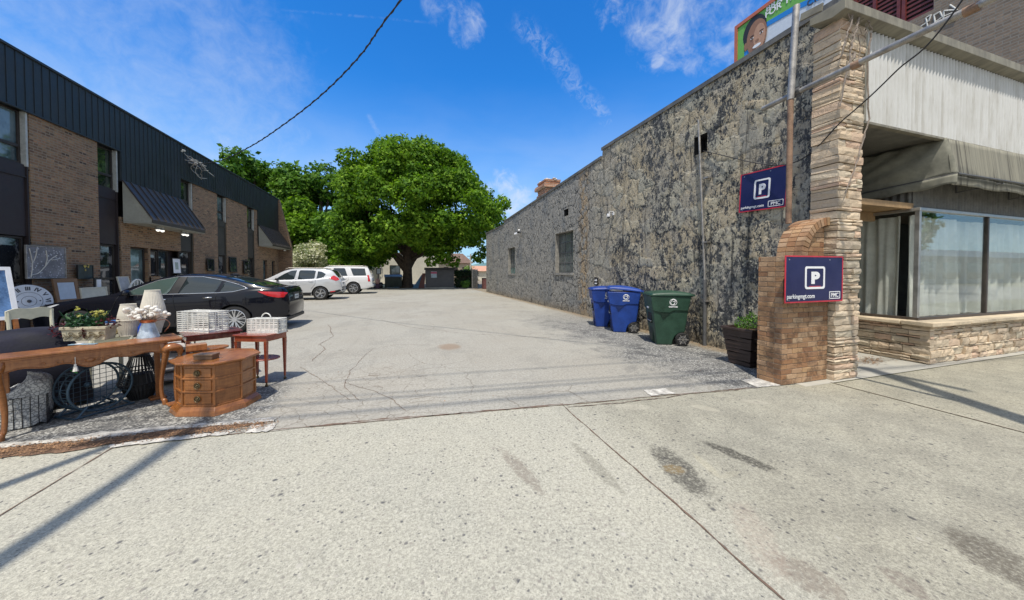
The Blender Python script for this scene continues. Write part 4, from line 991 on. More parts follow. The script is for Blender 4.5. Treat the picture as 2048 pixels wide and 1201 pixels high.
# ---- leaves ---------------------------------------------------------
def m_leaf(name,cols,trans=.35,rough=.45,spec=.35):
    s=newmat(name); r=s.rnd(); n=s.ss(s.noise(s.obj(),.75,4,.65),.32,.68); f=s.m('ADD',s.m('MULTIPLY',r,.55),s.m('MULTIPLY',n,.45)); c=s.ramp(f,cols)
    d=s.n('ShaderNodeBsdfPrincipled',{'Base Color':c,'Roughness':rough,'Specular IOR Level':spec}); t=s.n('ShaderNodeBsdfTranslucent',{'Color':s.mix(1.,c,(1.2,1.35,.5),'MULTIPLY')})
    mx=s.n('ShaderNodeMixShader',{0:trans,1:d.outputs[0],2:t.outputs[0]}); s.nt.links.new(mx.outputs[0],s.out.inputs[0]); return s.mat
def leaves(C,size,name,m,parent,up=.35,asp=.7,normals=None,droop=0,fold_=.25):
    n=len(C); Nn=rng.normal(size=(n,3)); 
    if normals is not None: Nn=Nn*.62+normals
    Nn[:,2]+=up; Nn/=np.linalg.norm(Nn,axis=1)[:,None]+1e-9
    T=np.cross(Nn,rng.normal(size=(n,3))); T/=np.linalg.norm(T,axis=1)[:,None]+1e-9; B=np.cross(Nn,T)
    s=(size*rng.uniform(.55,1.35,n))[:,None]
    P=np.stack([C-T*s, C+B*s*asp*.9-Nn*s*fold_-T*s*.1, C+T*s*1.05-Nn*s*.15, C-B*s*asp*.9-Nn*s*fold_-T*s*.1],1).reshape(-1,3)
    F=np.arange(4*n).reshape(n,4); F=np.concatenate([F[:,[0,1,2]],F[:,[0,2,3]]],0)
    me=bpy.data.meshes.new(name); me.vertices.add(4*n); me.vertices.foreach_set('co',P.ravel().astype(np.float32)); me.loops.add(F.size); me.loops.foreach_set('vertex_index',F.ravel().astype(np.int32))
    me.polygons.add(len(F)); me.polygons.foreach_set('loop_start',np.arange(0,F.size,3).astype(np.int32)); me.update(); me.materials.append(m)
    o=bpy.data.objects.new(name,me); COL.objects.link(o); o.parent=parent; return o
M_LFG=m_leaf('fresh green leaves',[(.2,(.045,.12,.02)),(.5,(.10,.22,.035)),(.8,(.19,.34,.06))])
def puff(n,c,r): v=rng.normal(size=(n,3)); v/=np.linalg.norm(v,axis=1)[:,None]; return np.array(c)+v*(rng.uniform(.25,1,n)**.6)[:,None]*np.array(r)
leaves(np.concatenate([puff(260,(-.02,0,.67),(.17,.17,.12)),puff(120,(.05,-.02,.76),(.10,.10,.10))]),.022,'foliage',M_LFG,PLT,asp=.5)
# wheeled carts -------------------------------------------------------
def cart(label,loc,rz,colr,word,lid_open=0):
    t=thing('waste_cart',label,'waste cart',(loc[0]-.04,loc[1]-.09,0),rz,'wheeled carts along the stone wall'); t.scale=(1.1,1.1,1.08)
    MC=simple('cart plastic '+word,colr,.5,var=.25,sc_=5,bmp=.2); MD=simple('cart plastic dark '+word,tuple(x*.45 for x in colr),.5,bmp=0)
    hw=lambda z:.235+.075*z/.95
    prof=[(-.235,0),(.045,0),(.055,.09),(.09,.17),(.15,.225),(.225,.245),(.262,.25),(.335,.93),(-.345,.93),(-.30,.55)]
    b=MB(); b.prism(prof,-1,1,lambda x,y,z:(x,z*hw(y),y)); b.build('bin_body',MC,t,bev=.018,seg=3,smooth=30)
    b=MB()
    # collar: proud upper band with angled gussets on the sides
    f=lambda x,y,z:(x,z*(hw(y)+.018),y)
    b.prism([(-.325,.66),(-.20,.62),(-.02,.62),(.05,.66),(.30,.66),(.345,.94),(-.365,.94)],-1,1,f); b.build('collar',MC,t,bev=.014,seg=2,smooth=30)
    b=MB(); b.prism([(-.19,.615),(-.02,.615),(-.13,.50)],-1,1,lambda x,y,z:(x,z*(hw(y)+.012),y)); b.build('side_gusset',MD,t)
    # lid
    a=lid_open
    Ml=Matrix.Translation((.36,0,.955))@Matrix.Rotation(a,4,'Y')
    b=MB(); L=.77; 
    b.grid(12,10,lambda u,v:Ml@Vector((-L*u+.03,(v-.5)*.69*(1-.06*u),.03+.045*math.sin(math.pi*min(max(u,.0),1))*math.sin(math.pi*v)**.5+(.0 if .04<u<.96 and .04<v<.96 else -.035)))); b.build('lid',MC,t,smooth=50,solid=.012)
    b=MB(); ring(b,[(-L+.02,-.335),(.04,-.345),(.04,.345),(-L+.02,.335)],[(-L+.05,-.30),(.0,-.31),(.0,.31),(-L+.05,.30)],-.012,.006); place(b,Ml).build('lid_rim',MC,t)
    b=MB(); b.tube([(.36,-.25,.93),(.41,-.25,.96),(.41,.25,.96),(.36,.25,.93)],.016,8); b.build('handle',MD,t,smooth=60)
    # front slots and lift bar
    def fx(z): return -.30+(.65-z)*.0 if z>.55 else -.235-.065*z/.55
    b=MB(); b.box(fx(.5)-.012,fx(.5)+.03,-.13,.13,.40,.60); b.build('front_recess',M_DARK,t); b=MB(); b.cyl((fx(.42)-.03,-.14,.44),(fx(.42)-.03,.14,.44),.012,n=8); b.build('lift_bar',M_ALU,t)
    b=MB(); b.box(fx(.25)-.008,fx(.25)+.03,-.10,.10,.05,.36); b.build('lower_recess',MD,t); b=MB(); b.box(-.345,-.33,-.05,.05,.68,.715); b.build('serial_plate',M_WHT,t)
    for sy in (-1,1):
        w_=MB().lathe([(.04,-.03),(.075,-.028),(.075,.028),(.04,.03)],(.20,sy*.30,.125),20,'y').build('wheel',M_STEEL,t,smooth=40)
        ty=MB().lathe([(.088,-.032),(.115,-.032),(.125,-.018),(.125,.018),(.115,.032),(.088,.032)],(.20,sy*.30,.125),24,'y').build('tyre',simple('cart tyre rubber',(.015,.015,.015),.8,bmp=.2),w_,smooth=40)
        b=MB()
        for k in range(6): a2=k*math.pi/3; b.bar((.20+.02*math.cos(a2),sy*.325,.125+.02*math.sin(a2)),(.20+.095*math.cos(a2),sy*.325,.125+.095*math.sin(a2)),.012,.022,(0,1,0))
        b.cyl((.20,sy*.30,.125),(.20,sy*.34,.125),.02,n=10); b.build('spokes',M_GALV,w_)
    MB().cyl((.2,-.3,.125),(.2,.3,.125),.012,n=8).build('axle',M_STEEL,t)
    # round seal on the side with swirls, word below
    yy=-(hw(.80)+.0185); nrm=Vector((0,-1,-.075)).normalized(); M=frameM((.03,yy-.002,.825),(1,0,0),nrm.cross(Vector((1,0,0))))
    M=frameM((.03,-(hw(.82)+.0205),.825),(1,0,0),(0,-.079,1))
    b=MB(); ring(b,[(.066*math.cos(2*math.pi*k/28),.066*math.sin(2*math.pi*k/28)) for k in range(28)],[(.058*math.cos(2*math.pi*k/28),.058*math.sin(2*math.pi*k/28)) for k in range(28)],0,.003)
    place(b,M); b.build('seal_ring',M_WHT,t)
    b=MB()
    for (cx_,cy_,r,a0,a1) in ((0,.02,.030,.2,3.6),(-.01,-.012,.036,2.6,6.1),(.012,-.002,.018,-1,2.6),(0,0,.048,3.3,5.2),(0,0,.048,.3,1.6)):
        P=[(cx_+r*math.cos(a0+(a1-a0)*k/10),cy_+r*math.sin(a0+(a1-a0)*k/10),.0025) for k in range(11)]; b.tube(P,.0065,5)
    place(b,M); b.build('seal_swirls',M_WHT,t)
    tx=text_mesh(word,.034,.001,.002,'CENTER'); place(tx,M@Matrix.Translation((0,-.098,.002))).build('lettering',M_WHT,t)
    return t
GREEN,BLUE=(.022,.062,.038),(.009,.048,.26)
cart('dark green wheeled waste cart, nearest of the three along the wall',(5.33,5.9,0),R(-26),GREEN,'GARBAGE')
cart('middle blue recycling cart with its lid propped ajar over rubbish',(5.34,7.40,0),R(-30),BLUE,'RECYCLE',.10)
cart('farthest blue recycling cart, half hidden behind the other blue one',(5.36,8.28,0),R(-24),(.010,.045,.25),'RECYCLE')
t=thing('cardboard','crumpled cardboard and paper sticking out under the ajar blue lid','rubbish',(5.30,7.31,1.035),R(-30))
b=MB(); b.box(-.25,.25,-.24,.24,-.02,.015,.02); b.build('flattened_box',simple('brown cardboard',(.42,.28,.16),.9,var=.2),t); b=MB(); b.box(-.32,-.05,-.28,.1,.0,.03,.02); b.build('paper',M_WHT,t)
# ================================================================ street behind the camera
tag(MB().add([(-60,-60,-.008),(60,-60,-.008),(60,-2.6,-.008),(-60,-2.6,-.008)],[(0,1,2,3)]).build('street',simple('street asphalt',(.20,.195,.19),.9,var=.2,sc_=1)),kind='structure')
# ================================================================ OFFICE BUILDING (left)
LX=-8.8
OB=thing('office_building','two storey brown brick office with black metal mansard and brown panels','building',(LX,5,0))
M_OBR=m_brick('mottled brown brick',[(0,(.23,.12,.065)),(.22,(.33,.20,.11)),(.42,(.26,.15,.085)),(.58,(.40,.245,.13)),(.74,(.15,.09,.055)),(.88,(.38,.20,.11)),(1,(.06,.04,.032))],(.27,.21,.145),bw=.205,rh=.0685,ms=.012,dirt=.45,axis='both')
M_PAN=simple('dark brown panel',(.028,.019,.019),.55,var=.2,sc_=2,bmp=.05); M_PAN2=simple('olive brown panel',(.055,.05,.04),.6,var=.2,sc_=2,bmp=.05)
M_MET=simple('black standing seam metal',(.030,.036,.038),.5,.2,var=.2,sc_=1.2,bmp=.03); M_AWM=simple('brown black awning metal',(.085,.072,.062),.5,.3,var=.15,sc_=2,bmp=.03)
M_SOF=simple('cream grey awning board',(.34,.335,.28),.8,var=.15,sc_=2); M_FRM=simple('bronze window frame',(.045,.036,.030),.5,.3,bmp=0); M_FRL=simple('pale window jamb',(.42,.42,.38),.6,bmp=0)
def ob(b): b.v=[(x-LX,y-5,z) for x,y,z in b.v]; return b
def yfn(b,y0,y1,z0,z1,x0=None,x1=0.): return b.box(LX-.3 if x0 is None else LX+x0,LX+x1,y0,y1,z0,z1)
b=MB(); yfn(b,5.0,9.3,0,5.6); yfn(b,11.49,13.40,0,5.55)
# entrance wall below the big awning, with openings
for y0,y1,z0,z1 in [(14.2,14.58,0,3.3),(14.58,16.62,2.36,3.3),(16.62,17.23,2.36,3.3),(15.40,15.50,0,2.36),(15.42,16.0,0,1.35)]: yfn(b,y0,y1,z0,z1)
yfn(b,18.11,20.08,0,5.5); yfn(b,20.95,23.33,0,5.5); yfn(b,24.28,24.72,0,5.5)
for y0,y1,z0,z1 in [(24.72,25.5,0,3.3),(25.5,26.2,2.3,3.3),(26.2,27.0,0,3.3),(27.0,27.6,2.3,3.3),(27.6,28.3,0,3.3)]: yfn(b,y0,y1,z0,z1)
ob(b).build('wall',M_OBR,OB)
b=MB(); b.prism([(-8.9,0),(-8.0,0),(-8.0,3.34),(-8.75,6.78),(-8.9,6.78)],28.3,28.62,lambda x,y,z:(x,z,y)); ob(b).build('end_fin_wall',M_OBR,OB)
b=MB(); b.box(-20,LX-.32,5.01,28.6,0,6.4); ob(b).build('core',M_PAN,OB)
# mansard
b=MB()
for (y0,y1,z0) in [(5,14.2,5.42),(14.2,17.25,4.45),(17.25,24.7,5.36),(24.7,28.28,4.45)]: yfn(b,y0,y1,z0,6.74,x0=-.2,x1=.03)
y=5.1
while y<28.2:
    z0=4.46 if (14.2<y<17.25 or y>24.7) else 5.42; b.box(LX+.03,LX+.043,y-.010,y+.010,z0,6.73); y+=.203
ob(b).build('mansard',M_MET,OB)
b=MB(); b.box(LX-.25,LX+.075,5,28.35,6.742,6.80); b.box(LX+.0,LX+.07,5,14.2,5.385,5.42); b.box(LX+.0,LX+.07,17.25,24.7,5.335,5.36); ob(b).build('mansard_trim',M_MET,OB,bev=.004)
def win(y0,y1,z0,z1,split=None,glass=M_BLUEG,jamb=True,curt=False):
    b=MB(); f=.045; d0,d1=LX-.16,LX-.10
    for q in ((y0,y0+f,z0,z1),(y1-f,y1,z0,z1),(y0+f,y1-f,z1-f,z1),(y0+f,y1-f,z0,z0+f)): b.box(d0,d1,*q)
    if split: b.box(d0,d1+.01,y0+f,y1-f,split-.035,split+.035)
    w_=ob(b).build('window',M_FRM,OB,bev=.003); ob(MB().box(LX-.145,LX-.138,y0+f,y1-f,z0+f,z1-f)).build('pane',glass,w_)
    if jamb: ob(MB().box(LX-.20,LX-.005,y1+.001,y1+.05,z0-.05,z1)).build('jamb',M_FRL,w_)
    return w_
def m_refl(name,c1,c2,sc_,lo,hi,rough=.03):
    s=newmat(name); P=s.pos(); n=s.noise(s.scale(P,(1,1,.6)),sc_,4,.6); c=s.mix(s.ss(n,lo,hi),c1,c2); return fin(s,c,rough,0,s.bump(s.noise(P,1.2,1,.5),.06,.02),1.)
M_GCUR=m_refl('glass over pale drapes',(.03,.05,.055),(.12,.17,.18),1.4,.4,.6)
M_GGRN=m_refl('glass over dim room',(.018,.03,.02),(.06,.10,.045),3.,.5,.65)
M_GTEA=m_refl('greenish glass',(.05,.08,.08),(.16,.22,.21),2.2,.4,.65)
M_GSHOP=m_refl('shop window glass with wares',(.02,.022,.025),(.20,.19,.17),3.5,.52,.62)
cols=[(9.3,11.44,M_GCUR,4.13,5.40,2.36,M_PAN),(13.42,14.12,M_GGRN,4.12,5.38,2.36,M_PAN),(17.27,18.05,M_GGRN,4.08,5.33,2.36,M_PAN2),(20.10,20.88,M_GTEA,4.10,5.30,2.34,M_PAN2),(23.36,24.22,M_GGRN,4.08,5.30,2.34,M_PAN2)]
for (y0,y1,g,z0,z1,zg,pm) in cols:
    win(y0,y1-.03,z0,z1,z0+.42,g)
    b=MB(); yfn(b,y0,y1+.02,zg+.02,z0-.30,x1=-.06); yfn(b,y0,y1+.02,z0-.30,z0-.01,x1=-.045); b.box(LX-.06,LX-.03,y0,y1+.02,z0-.32,z0-.29); ob(b).build('spandrel_panel',pm,OB)
    win(y0,y1-.03,.62,zg,1.30,M_GSHOP,jamb=False); b=MB(); yfn(b,y0,y1+.02,0,.60,x1=-.06); b.box(LX-.12,LX-.02,y1-.005,y1+.03,.6,5.35); ob(b).build('base_panel',pm,OB)
# ground floor openings under the awnings
win(14.60,15.38,.0,2.34,None,M_GTEA,False); win(15.52,16.02,1.37,2.30,None,M_GSHOP,False); win(16.06,16.60,0,2.34,None,M_BLUEG,False)
win(25.52,26.18,0,2.28,None,M_GTEA,False); win(27.02,27.58,0,2.28,None,M_BLUEG,False)
def awning(y0,y1,xo,zt,zb):
    p=OB; X0,X1=LX+.05,LX+xo
    b=MB(); nb=int((y1-y0)/.33); b.add([(X0,y0,zt),(X0,y1,zt),(X1,y1,zb+.12),(X1,y0,zb+.12)],[(0,1,2,3)]); b.add([(X1,y0,zb+.12),(X1,y1,zb+.12),(X1,y1,zb),(X1,y0,zb)],[(0,1,2,3)])
    for k in range(nb+1):
        y=y0+(y1-y0)*k/nb; b.bar((X0+.01,y,zt+.015),(X1+.01,y,zb+.135),.025,.04)
    a_=ob(b).build('awning',M_AWM,p)
    b=MB(); b.add([(X0,y0+.01,zb+.02),(X1-.02,y0+.01,zb+.02),(X1-.02,y0+.01,zb+.12),(X0,y0+.01,zt-.03)],[(0,1,2,3)]); b.add([(X0,y1-.01,zb+.02),(X1-.02,y1-.01,zb+.02),(X1-.02,y1-.01,zb+.12),(X0,y1-.01,zt-.03)],[(0,1,2,3)]); b.box(X0,X1-.02,y0+.01,y1-.01,zb-.02,zb+.015)
    ob(b).build('awning_soffit',M_SOF,a_)
awning(14.22,17.3,.80,4.48,3.13); awning(24.75,28.25,.80,4.46,3.15)
M_LAMP=newmat('lit lamp lens'); e=M_LAMP.n('ShaderNodeEmission',{'Color':(1,.95,.85,1),'Strength':1.7}); M_LAMP.nt.links.new(e.outputs[0],M_LAMP.out.inputs[0]); M_LAMP=M_LAMP.mat
for i,(px,py) in enumerate([(300,455),(355,464)]):
    y=[15.0,16.4][i]; t=thing('twin_floodlight',['nearer twin floodlight under the large metal awning','farther twin floodlight under the large metal awning'][i],'floodlight',(-8.25,y,3.10),group='floodlights under the office awnings')
    MB().box(-.04,.04,-.16,.16,-.03,0).build('bracket',M_FRL,t)
    for sg in (-1,1):
        h=MB().lathe([(.03,.0),(.05,-.03),(.075,-.09),(.07,-.10)],(0,sg*.11,-.02),14).build('lamp_head',M_FRL,t,smooth=40); MB().ball((.02,sg*.11,-.125),.055,10,6).build('lens',M_LAMP,h,smooth=180)
t=thing('wall_lamp','single small lamp hanging under the far awning','lamp',(-8.2,27.6,3.12)); MB().lathe([(.03,0),(.09,-.06),(.09,-.09)],(0,0,0),12).build('housing',M_FRL,t); MB().disc((0,0,-.085),.085,12,rev=True).build('lens',M_LAMP,t)
# weatherhead tangle of service wires on the mansard
t=thing('service_wires','tangle of grey service wires and clamps on the metal mansard','service wires',(LX+.05,18.1,6.1)); random.seed(5)
for k in range(9):
    P=[(.03,random.uniform(-.9,.2),random.uniform(-.05,.35))]
    for j in range(5): P.append((.05+random.uniform(0,.25),P[-1][1]+random.uniform(.0,.35),P[-1][2]-random.uniform(-.06,.16)))
    MB().tube(catm(P,5),.012,5).build('wire',M_GALV if k%2 else M_FRL,t,smooth=60)
MB().lathe([(.0,.0),(.07,.03),(.09,.1),(.0,.18)],(.12,-.1,.0),12).build('weatherhead',M_FRL,t,smooth=40)
MB().tube([(.05,-.9,.32),(.1,-.9,.38),(.12,-.82,.38)],.04,8).build('conduit_elbow',M_FRL,t)
# ================================================================ things leaning on the office wall
def wallpic(name,cat,label,q,X,fr,fm,im,tilt=0,mat_=None,thick=.04):
    a,c=GX(q[0],q[1],X),GX(q[2],q[3],X); y0,y1,z0,z1=min(a.y,c.y),max(a.y,c.y),min(a.z,c.z),max(a.z,c.z)
    t=thing(name,label,cat,(X,(y0+y1)/2,z0)); t.rotation_euler=(0,-tilt,0); W_=(y1-y0)/2; Hh=z1-z0
    b=MB(); ring(b,[(-W_,0),(W_,0),(W_,Hh),(-W_,Hh)],[(-W_+fr,fr),(W_-fr,fr),(W_-fr,Hh-fr),(-W_+fr,Hh-fr)],-thick/2,thick/2); b.v=[(z,x,y) for x,y,z in b.v]; b.build('frame',fm,t,bev=.004)
    MB().box(-.01,.004,-W_+fr,W_-fr,fr,Hh-fr).build('picture',im,t)
    if mat_: MB().box(.004,.008,-W_+fr+mat_[1],W_-fr-mat_[1],fr+mat_[1],Hh-fr-mat_[1]).build('inner_print',mat_[0],t)
    return t,W_,Hh
M_WOODB=simple('mid brown frame wood',(.22,.12,.06),.5,var=.2); M_BLKF=simple('black frame',(.02,.02,.02),.4,bmp=0); M_PALEB=simple('pale blue paper',(.50,.56,.62),.7,bmp=0,var=.1); M_IVORY=simple('ivory paint',(.58,.56,.46),.6,var=.12)
def m_blossom():
    s=newmat('silver blossom canvas'); P=s.obj(); n=s.noise(P,4,5,.6); v=s.voro(P,16.); c=s.mix(s.ss(n,.3,.7),(.15,.145,.15),(.27,.26,.26)); c=s.mix(s.m('MULTIPLY',s.ss(v,.34,.2),s.ss(s.noise(P,5,3,.6),.35,.55)),c,(.55,.54,.54)); return fin(s,c,.7)
t,W_,Hh=wallpic('blossom_canvas','artwork','large grey canvas of a blossoming tree hung on the brick','' or (50,490,132,557),-8.70,.02,M_GALV,m_blossom())
b=MB(); M_BR_=simple('painted pale branch',(.60,.56,.48),.7,bmp=0)
for P in ([(-.40,0),(-.36,.30),(-.42,.62)],[(-.40,.05),(-.22,.10),(-.05,.25),(.08,.40),(.25,.50)],[(-.05,.25),(.0,.42),(-.02,.6)],[(.08,.4),(.2,.40),(.34,.44)],[(-.36,.3),(-.28,.45),(-.24,.62)]):
    P=[(p[0]*W_*2/1.0,p[1]*Hh/.72+.03) for p in P]; b.tube(catm([(.012,x,z) for x,z in P],4),.010,5)
b.build('painted_branch',M_BR_,t)
t,W_,Hh=wallpic('dark_painting','painting','small dark still life painting of yellow flowers on the brick',(154,530,186,558),-8.70,.015,M_BLKF,simple('dark painting',(.035,.05,.045),.6,var=.5,sc_=8))
b=MB(); [b.ball((.014,random.uniform(-.12,.14),random.uniform(.2,.42)),.03,6,4,(.2,1,1)) for _ in range(7)]; b.build('painted_flowers',simple('painted yellow',(.42,.33,.08),.7),t)
wallpic('framed_certificate','picture frame','brown wooden frame with pale blue sheet leaning behind the black car',(112,558,161,604),-8.45,.09,M_WOODB,M_WOODB,.12,(M_PALEB,.01))
wallpic('framed_print','picture frame','white mounted print in a thin black frame beside the office door',(345,516,363,548),-8.60,.03,M_BLKF,M_WHT,.05,(simple('grey green print',(.36,.42,.36),.7,var=.4,sc_=20),.14))
wallpic('framed_mirror','mirror','black framed picture leaning by the first far brick bay',(415,517,429,543),-8.70,.05,M_BLKF,M_GSHOP,.03)
wallpic('framed_mirror','mirror','tall dark framed picture left of the middle brick bay',(460,514,474,545),-8.70,.05,M_BLKF,M_BLUEG,.03)
wallpic('framed_mirror','mirror','black framed print with white figures by the far brick bay',(488,521,502,548),-8.70,.05,M_BLKF,M_GSHOP,.03)
t,W_,Hh=wallpic('white_board','board','low ivory headboard panel leaning at the foot of the wall',(165,576,218,612),-8.40,.03,M_IVORY,M_IVORY,.1)
wallpic('leaning_canvas','canvas','pale grey canvas leaning by the door behind the black car',(243,553,266,590),-8.30,.02,M_IVORY,simple('pale grey canvas',(.42,.42,.42),.8),.2)
t=thing('white_letterbox','white paper sign on a dark post by the window','sign',GX(197,580,-8.55)); MB().box(-.03,.0,-.12,.12,-.6,.35).build('post',M_BLKF,t); MB().box(.002,.02,-.07,.07,-.02,.30).build('paper',M_WHT,t)
# wicker chair
M_WICK=simple('white painted wicker',(.72,.71,.66),.6,var=.15,sc_=20)
c0=GX(283,575,-8.1); t=thing('wicker_chair','white wicker peacock-backed chair behind the black car','chair',(c0.x,c0.y,0))
b=MB(); 
for sc_ in (1,.72,.46): b.tube([(-.1,-.42*sc_*math.cos(a),.55+.72*sc_*math.sin(a)) for a in np.linspace(0,math.pi,16)],.022,6)
b.build('back_hoop',M_WICK,t)
for k in range(9): a=math.pi*(k+.5)/9; MB().tube([(-.1,-.15*math.cos(a),.55+.1*math.sin(a)),(-.1,-.42*math.cos(a),.55+.72*math.sin(a))],.012,5).build('back_spoke',M_WICK,t)
MB().lathe([(0,.42),(.30,.42),(.34,.44),(.34,.48),(0,.48)],(.15,0,0),18).build('seat',M_WICK,t)
for x,y in ((-.1,-.25),(-.1,.25),(.4,-.22),(.4,.22)): MB().cyl((x,y,0),(x*.9,y*.9,.44),.02,n=8).build('leg',M_WICK,t)
for sy in (-1,1): MB().tube(catm([(-.1,sy*.40,.62),(.15,sy*.38,.70),(.40,sy*.30,.62),(.40,sy*.25,.44)],5),.02,6).build('arm',M_WICK,t)
# large clock
ck=GX(57,603,-8.0); t=thing('wall_clock','large round white wall clock with roman numerals leaning beside the car','clock',(ck.x,ck.y,ck.z)); t.rotation_euler=(0,-.12,-.45)
rc=.36; M_CLK=simple('whitewashed clock face',(.68,.69,.70),.7,var=.12,sc_=4); M_NUM=simple('dark grey numerals',(.08,.08,.085),.6,bmp=0)
MB().lathe([(0,-.02),(rc,-.02),(rc+.01,0),(rc,.02),(0,.02)],(0,0,0),48,'x').build('face',M_CLK,t,smooth=30)
num=['XII','I','II','III','IV','V','VI','VII','VIII','IX','X','XI']
for i,nm in enumerate(num):
    a=math.pi/2-i*math.pi/6+math.pi/2*0+R(90); tx=text_mesh(nm,.11,.002,.004,'CENTER'); 
    ctr=Vector((.022,rc*.80*math.cos(a)*1,rc*.80*math.sin(a))); up_=Vector((0,math.cos(a),math.sin(a))); rt=Vector((0,math.sin(a),-math.cos(a)))
    ctr-=up_*.045; M=frameM(ctr,up_.cross(Vector((1,0,0)))*1,up_); place(tx,M).build('numeral',M_NUM,t)
for r in (.20,.11,.235): b=MB(); b.tube([(.021,r*math.cos(2*math.pi*k/36),r*math.sin(2*math.pi*k/36)) for k in range(36)],.0035,4,closed=True); b.build('ring',M_NUM,t) if r!=.235 else None
MB().ball((.02,0,0),.035,10,6).build('centre_boss',M_NUM,t); b=MB(); b.ball((.02,.16,0),.015,6,4); b.build('winding_hole',M_NUM,t); MB().ball((.02,-.16,0),.015,6,4).build('winding_hole',M_NUM,t)
# ================================================================ TREES
M_BARK=simple('dark bark',(.07,.052,.038),.95,var=.5,sc_=6,bmp=1)
M_MAPLE=m_leaf('maple leaves',[(.15,(.038,.095,.010)),(.45,(.10,.205,.016)),(.7,(.17,.30,.024)),(.95,(.28,.42,.045))],.35,.6,.15)
M_DARKL=m_leaf('deep green leaves',[(.15,(.030,.085,.010)),(.5,(.075,.17,.020)),(.9,(.16,.28,.038))],.3,.6,.15)
M_BLOOM=m_leaf('cream blossom and pale leaves',[(.1,(.16,.22,.09)),(.4,(.40,.42,.25)),(.7,(.62,.60,.45)),(1,(.75,.72,.58))],.25)
M_HEDGE=m_leaf('dark hedge leaves',[(.1,(.010,.025,.008)),(.6,(.022,.050,.014)),(1,(.05,.09,.02))],.15)
M_YGRN=m_leaf('yellow green bush leaves',[(.1,(.09,.17,.03)),(.6,(.17,.28,.05)),(1,(.26,.36,.08))],.3)
def crown(clumps,per,size,name,m,par,up=.45,flat=.8):
    C=[];Nn=[]
    for (c,r) in clumps:
        n=int(per*r*r); v=rng.normal(size=(n,3)); v/=np.linalg.norm(v,axis=1)[:,None]; rad=(rng.uniform(.35,1.,n)**.45)[:,None]*r
        lump=1+.16*np.sin(v[:,0:1]*7+c[0])*np.sin(v[:,1:2]*6+c[1])+.14*np.sin(v[:,2:3]*9+c[2]*3)
        C.append(np.array(c)+v*rad*lump*np.array((1,1,flat))); Nn.append(v*.9)
    return leaves(np.concatenate(C),size,name,m,par,up=up,asp=.72,normals=np.concatenate(Nn))
def limb(b,p,q,r0,r1,n=7,j=.12):
    p,q=Vector(p),Vector(q); P=[p.lerp(q,i/n)+Vector((random.gauss(0,j),random.gauss(0,j),random.gauss(0,j*.5)))*(0<i<n)+Vector((0,0,.25*math.sin(math.pi*i/n))) for i in range(n+1)]
    b.tube(P,[r0+(r1-r0)*i/n for i in range(n+1)],8)
random.seed(12)
T=thing('maple_tree','huge spreading bright green maple with a thick trunk at the end of the lot','tree',(.1,34.2,0))
b=MB(); b.tube([(0,0,-.1),(.0,0,.4),(.05,0,1.4),(.0,0,2.6),(.25,0,4.2),(.3,0,6.5)],[.78,.52,.43,.46,.32,.2],14)
limb(b,(-.1,0,1.8),(-3.2,-.5,5.5),.36,.12); limb(b,(.1,0,2.0),(2.6,-.5,5.8),.38,.12); limb(b,(0,0,2.4),(-1.5,1,8),.3,.1); limb(b,(.2,0,3.4),(1.4,.5,10),.3,.08); limb(b,(0,0,3),(-4.5,0,8),.25,.06); limb(b,(.3,0,3.2),(5.2,0,6.4),.25,.06); limb(b,(.2,0,2.6),(3.5,-2.5,4.2),.18,.05); limb(b,(-.2,0,2.6),(-3.5,-3,4.4),.18,.05)
b.build('trunk',M_BARK,T,smooth=60)
# crown outline traced as half-widths by height (metres, relative to the trunk)
cl=[]
prof=[(3.2,-5.6,-1.2),(4.3,-6.0,5.2),(5.4,-6.2,7.6),(6.6,-6.4,9.2),(7.8,-6.5,9.7),(9.0,-6.1,8.2),(10.2,-5.8,7.5),(11.4,-5.3,7.0),(12.5,-4.5,6.2),(13.5,-3.1,5.0)]
for (z,xl,xr) in prof:
    z=z*.93+.2
    hw=(xr-xl)/2; cx_=(xl+xr)/2; nr=max(5,int(2*math.pi*hw/2.1))
    for k in range(nr):
        a=2*math.pi*(k+random.random()*.6)/nr; r=random.uniform(.95,1.55)
        cl.append(((cx_+(hw-r*.8)*math.cos(a)+random.gauss(0,.25),(hw*.85-r*.6)*math.sin(a)+random.gauss(0,.3),z+random.gauss(0,.35)),r))
    for k in range(3): a=random.uniform(0,6.3); cl.append(((cx_+hw*.4*math.cos(a),hw*.4*math.sin(a),z),random.uniform(1.1,1.6)))
for c,r in (((7.6,-1,3.6),.8),((6.7,-1.5,3.0),.7),((5.6,-2,3.5),.9),((3.0,-3.3,2.8),.8),((4.2,-2.5,2.5),.7),((2.1,-3,2.4),.6),((-5.8,-1,2.4),.9),((-4.3,-2,2.0),.8),((9.0,0,5.2),.9),((9.7,0,6.6),.8)): cl.append((c,r))
random.seed(4); cl=[c for c in cl if random.random()>.13]; crown(cl,350,.155,'crown',M_MAPLE,T)
def tree(label,base,clumps,m,size,per,tr=.35,name='tree'):
    t=thing(name,label,'tree',base,group='trees behind the lot'); b=MB(); top=max(c[0][2] for c in clumps)
    b.tube([(0,0,-.1),(.1,0,top*.3),(-.1,0,top*.65),(0,0,top*.9)],[tr*1.3,tr,tr*.7,tr*.2],10)
    for c,r in clumps[::3]: limb(b,(0,0,c[2]*.5),c,tr*.4,.05)
    b.build('trunk',M_BARK,t,smooth=60); crown(clumps,per,size,'crown',m,t); return t
def ballclumps(n,c,r,k0=1.2,k1=2.0):
    o=[]
    for _ in range(n):
        v=Vector((random.gauss(0,1),random.gauss(0,1),random.gauss(0,1))).normalized()*random.uniform(.55,1); o.append(((c[0]+v.x*r[0],c[1]+v.y*r[1],c[2]+v.z*r[2]),random.uniform(k0,k1)))
    return o
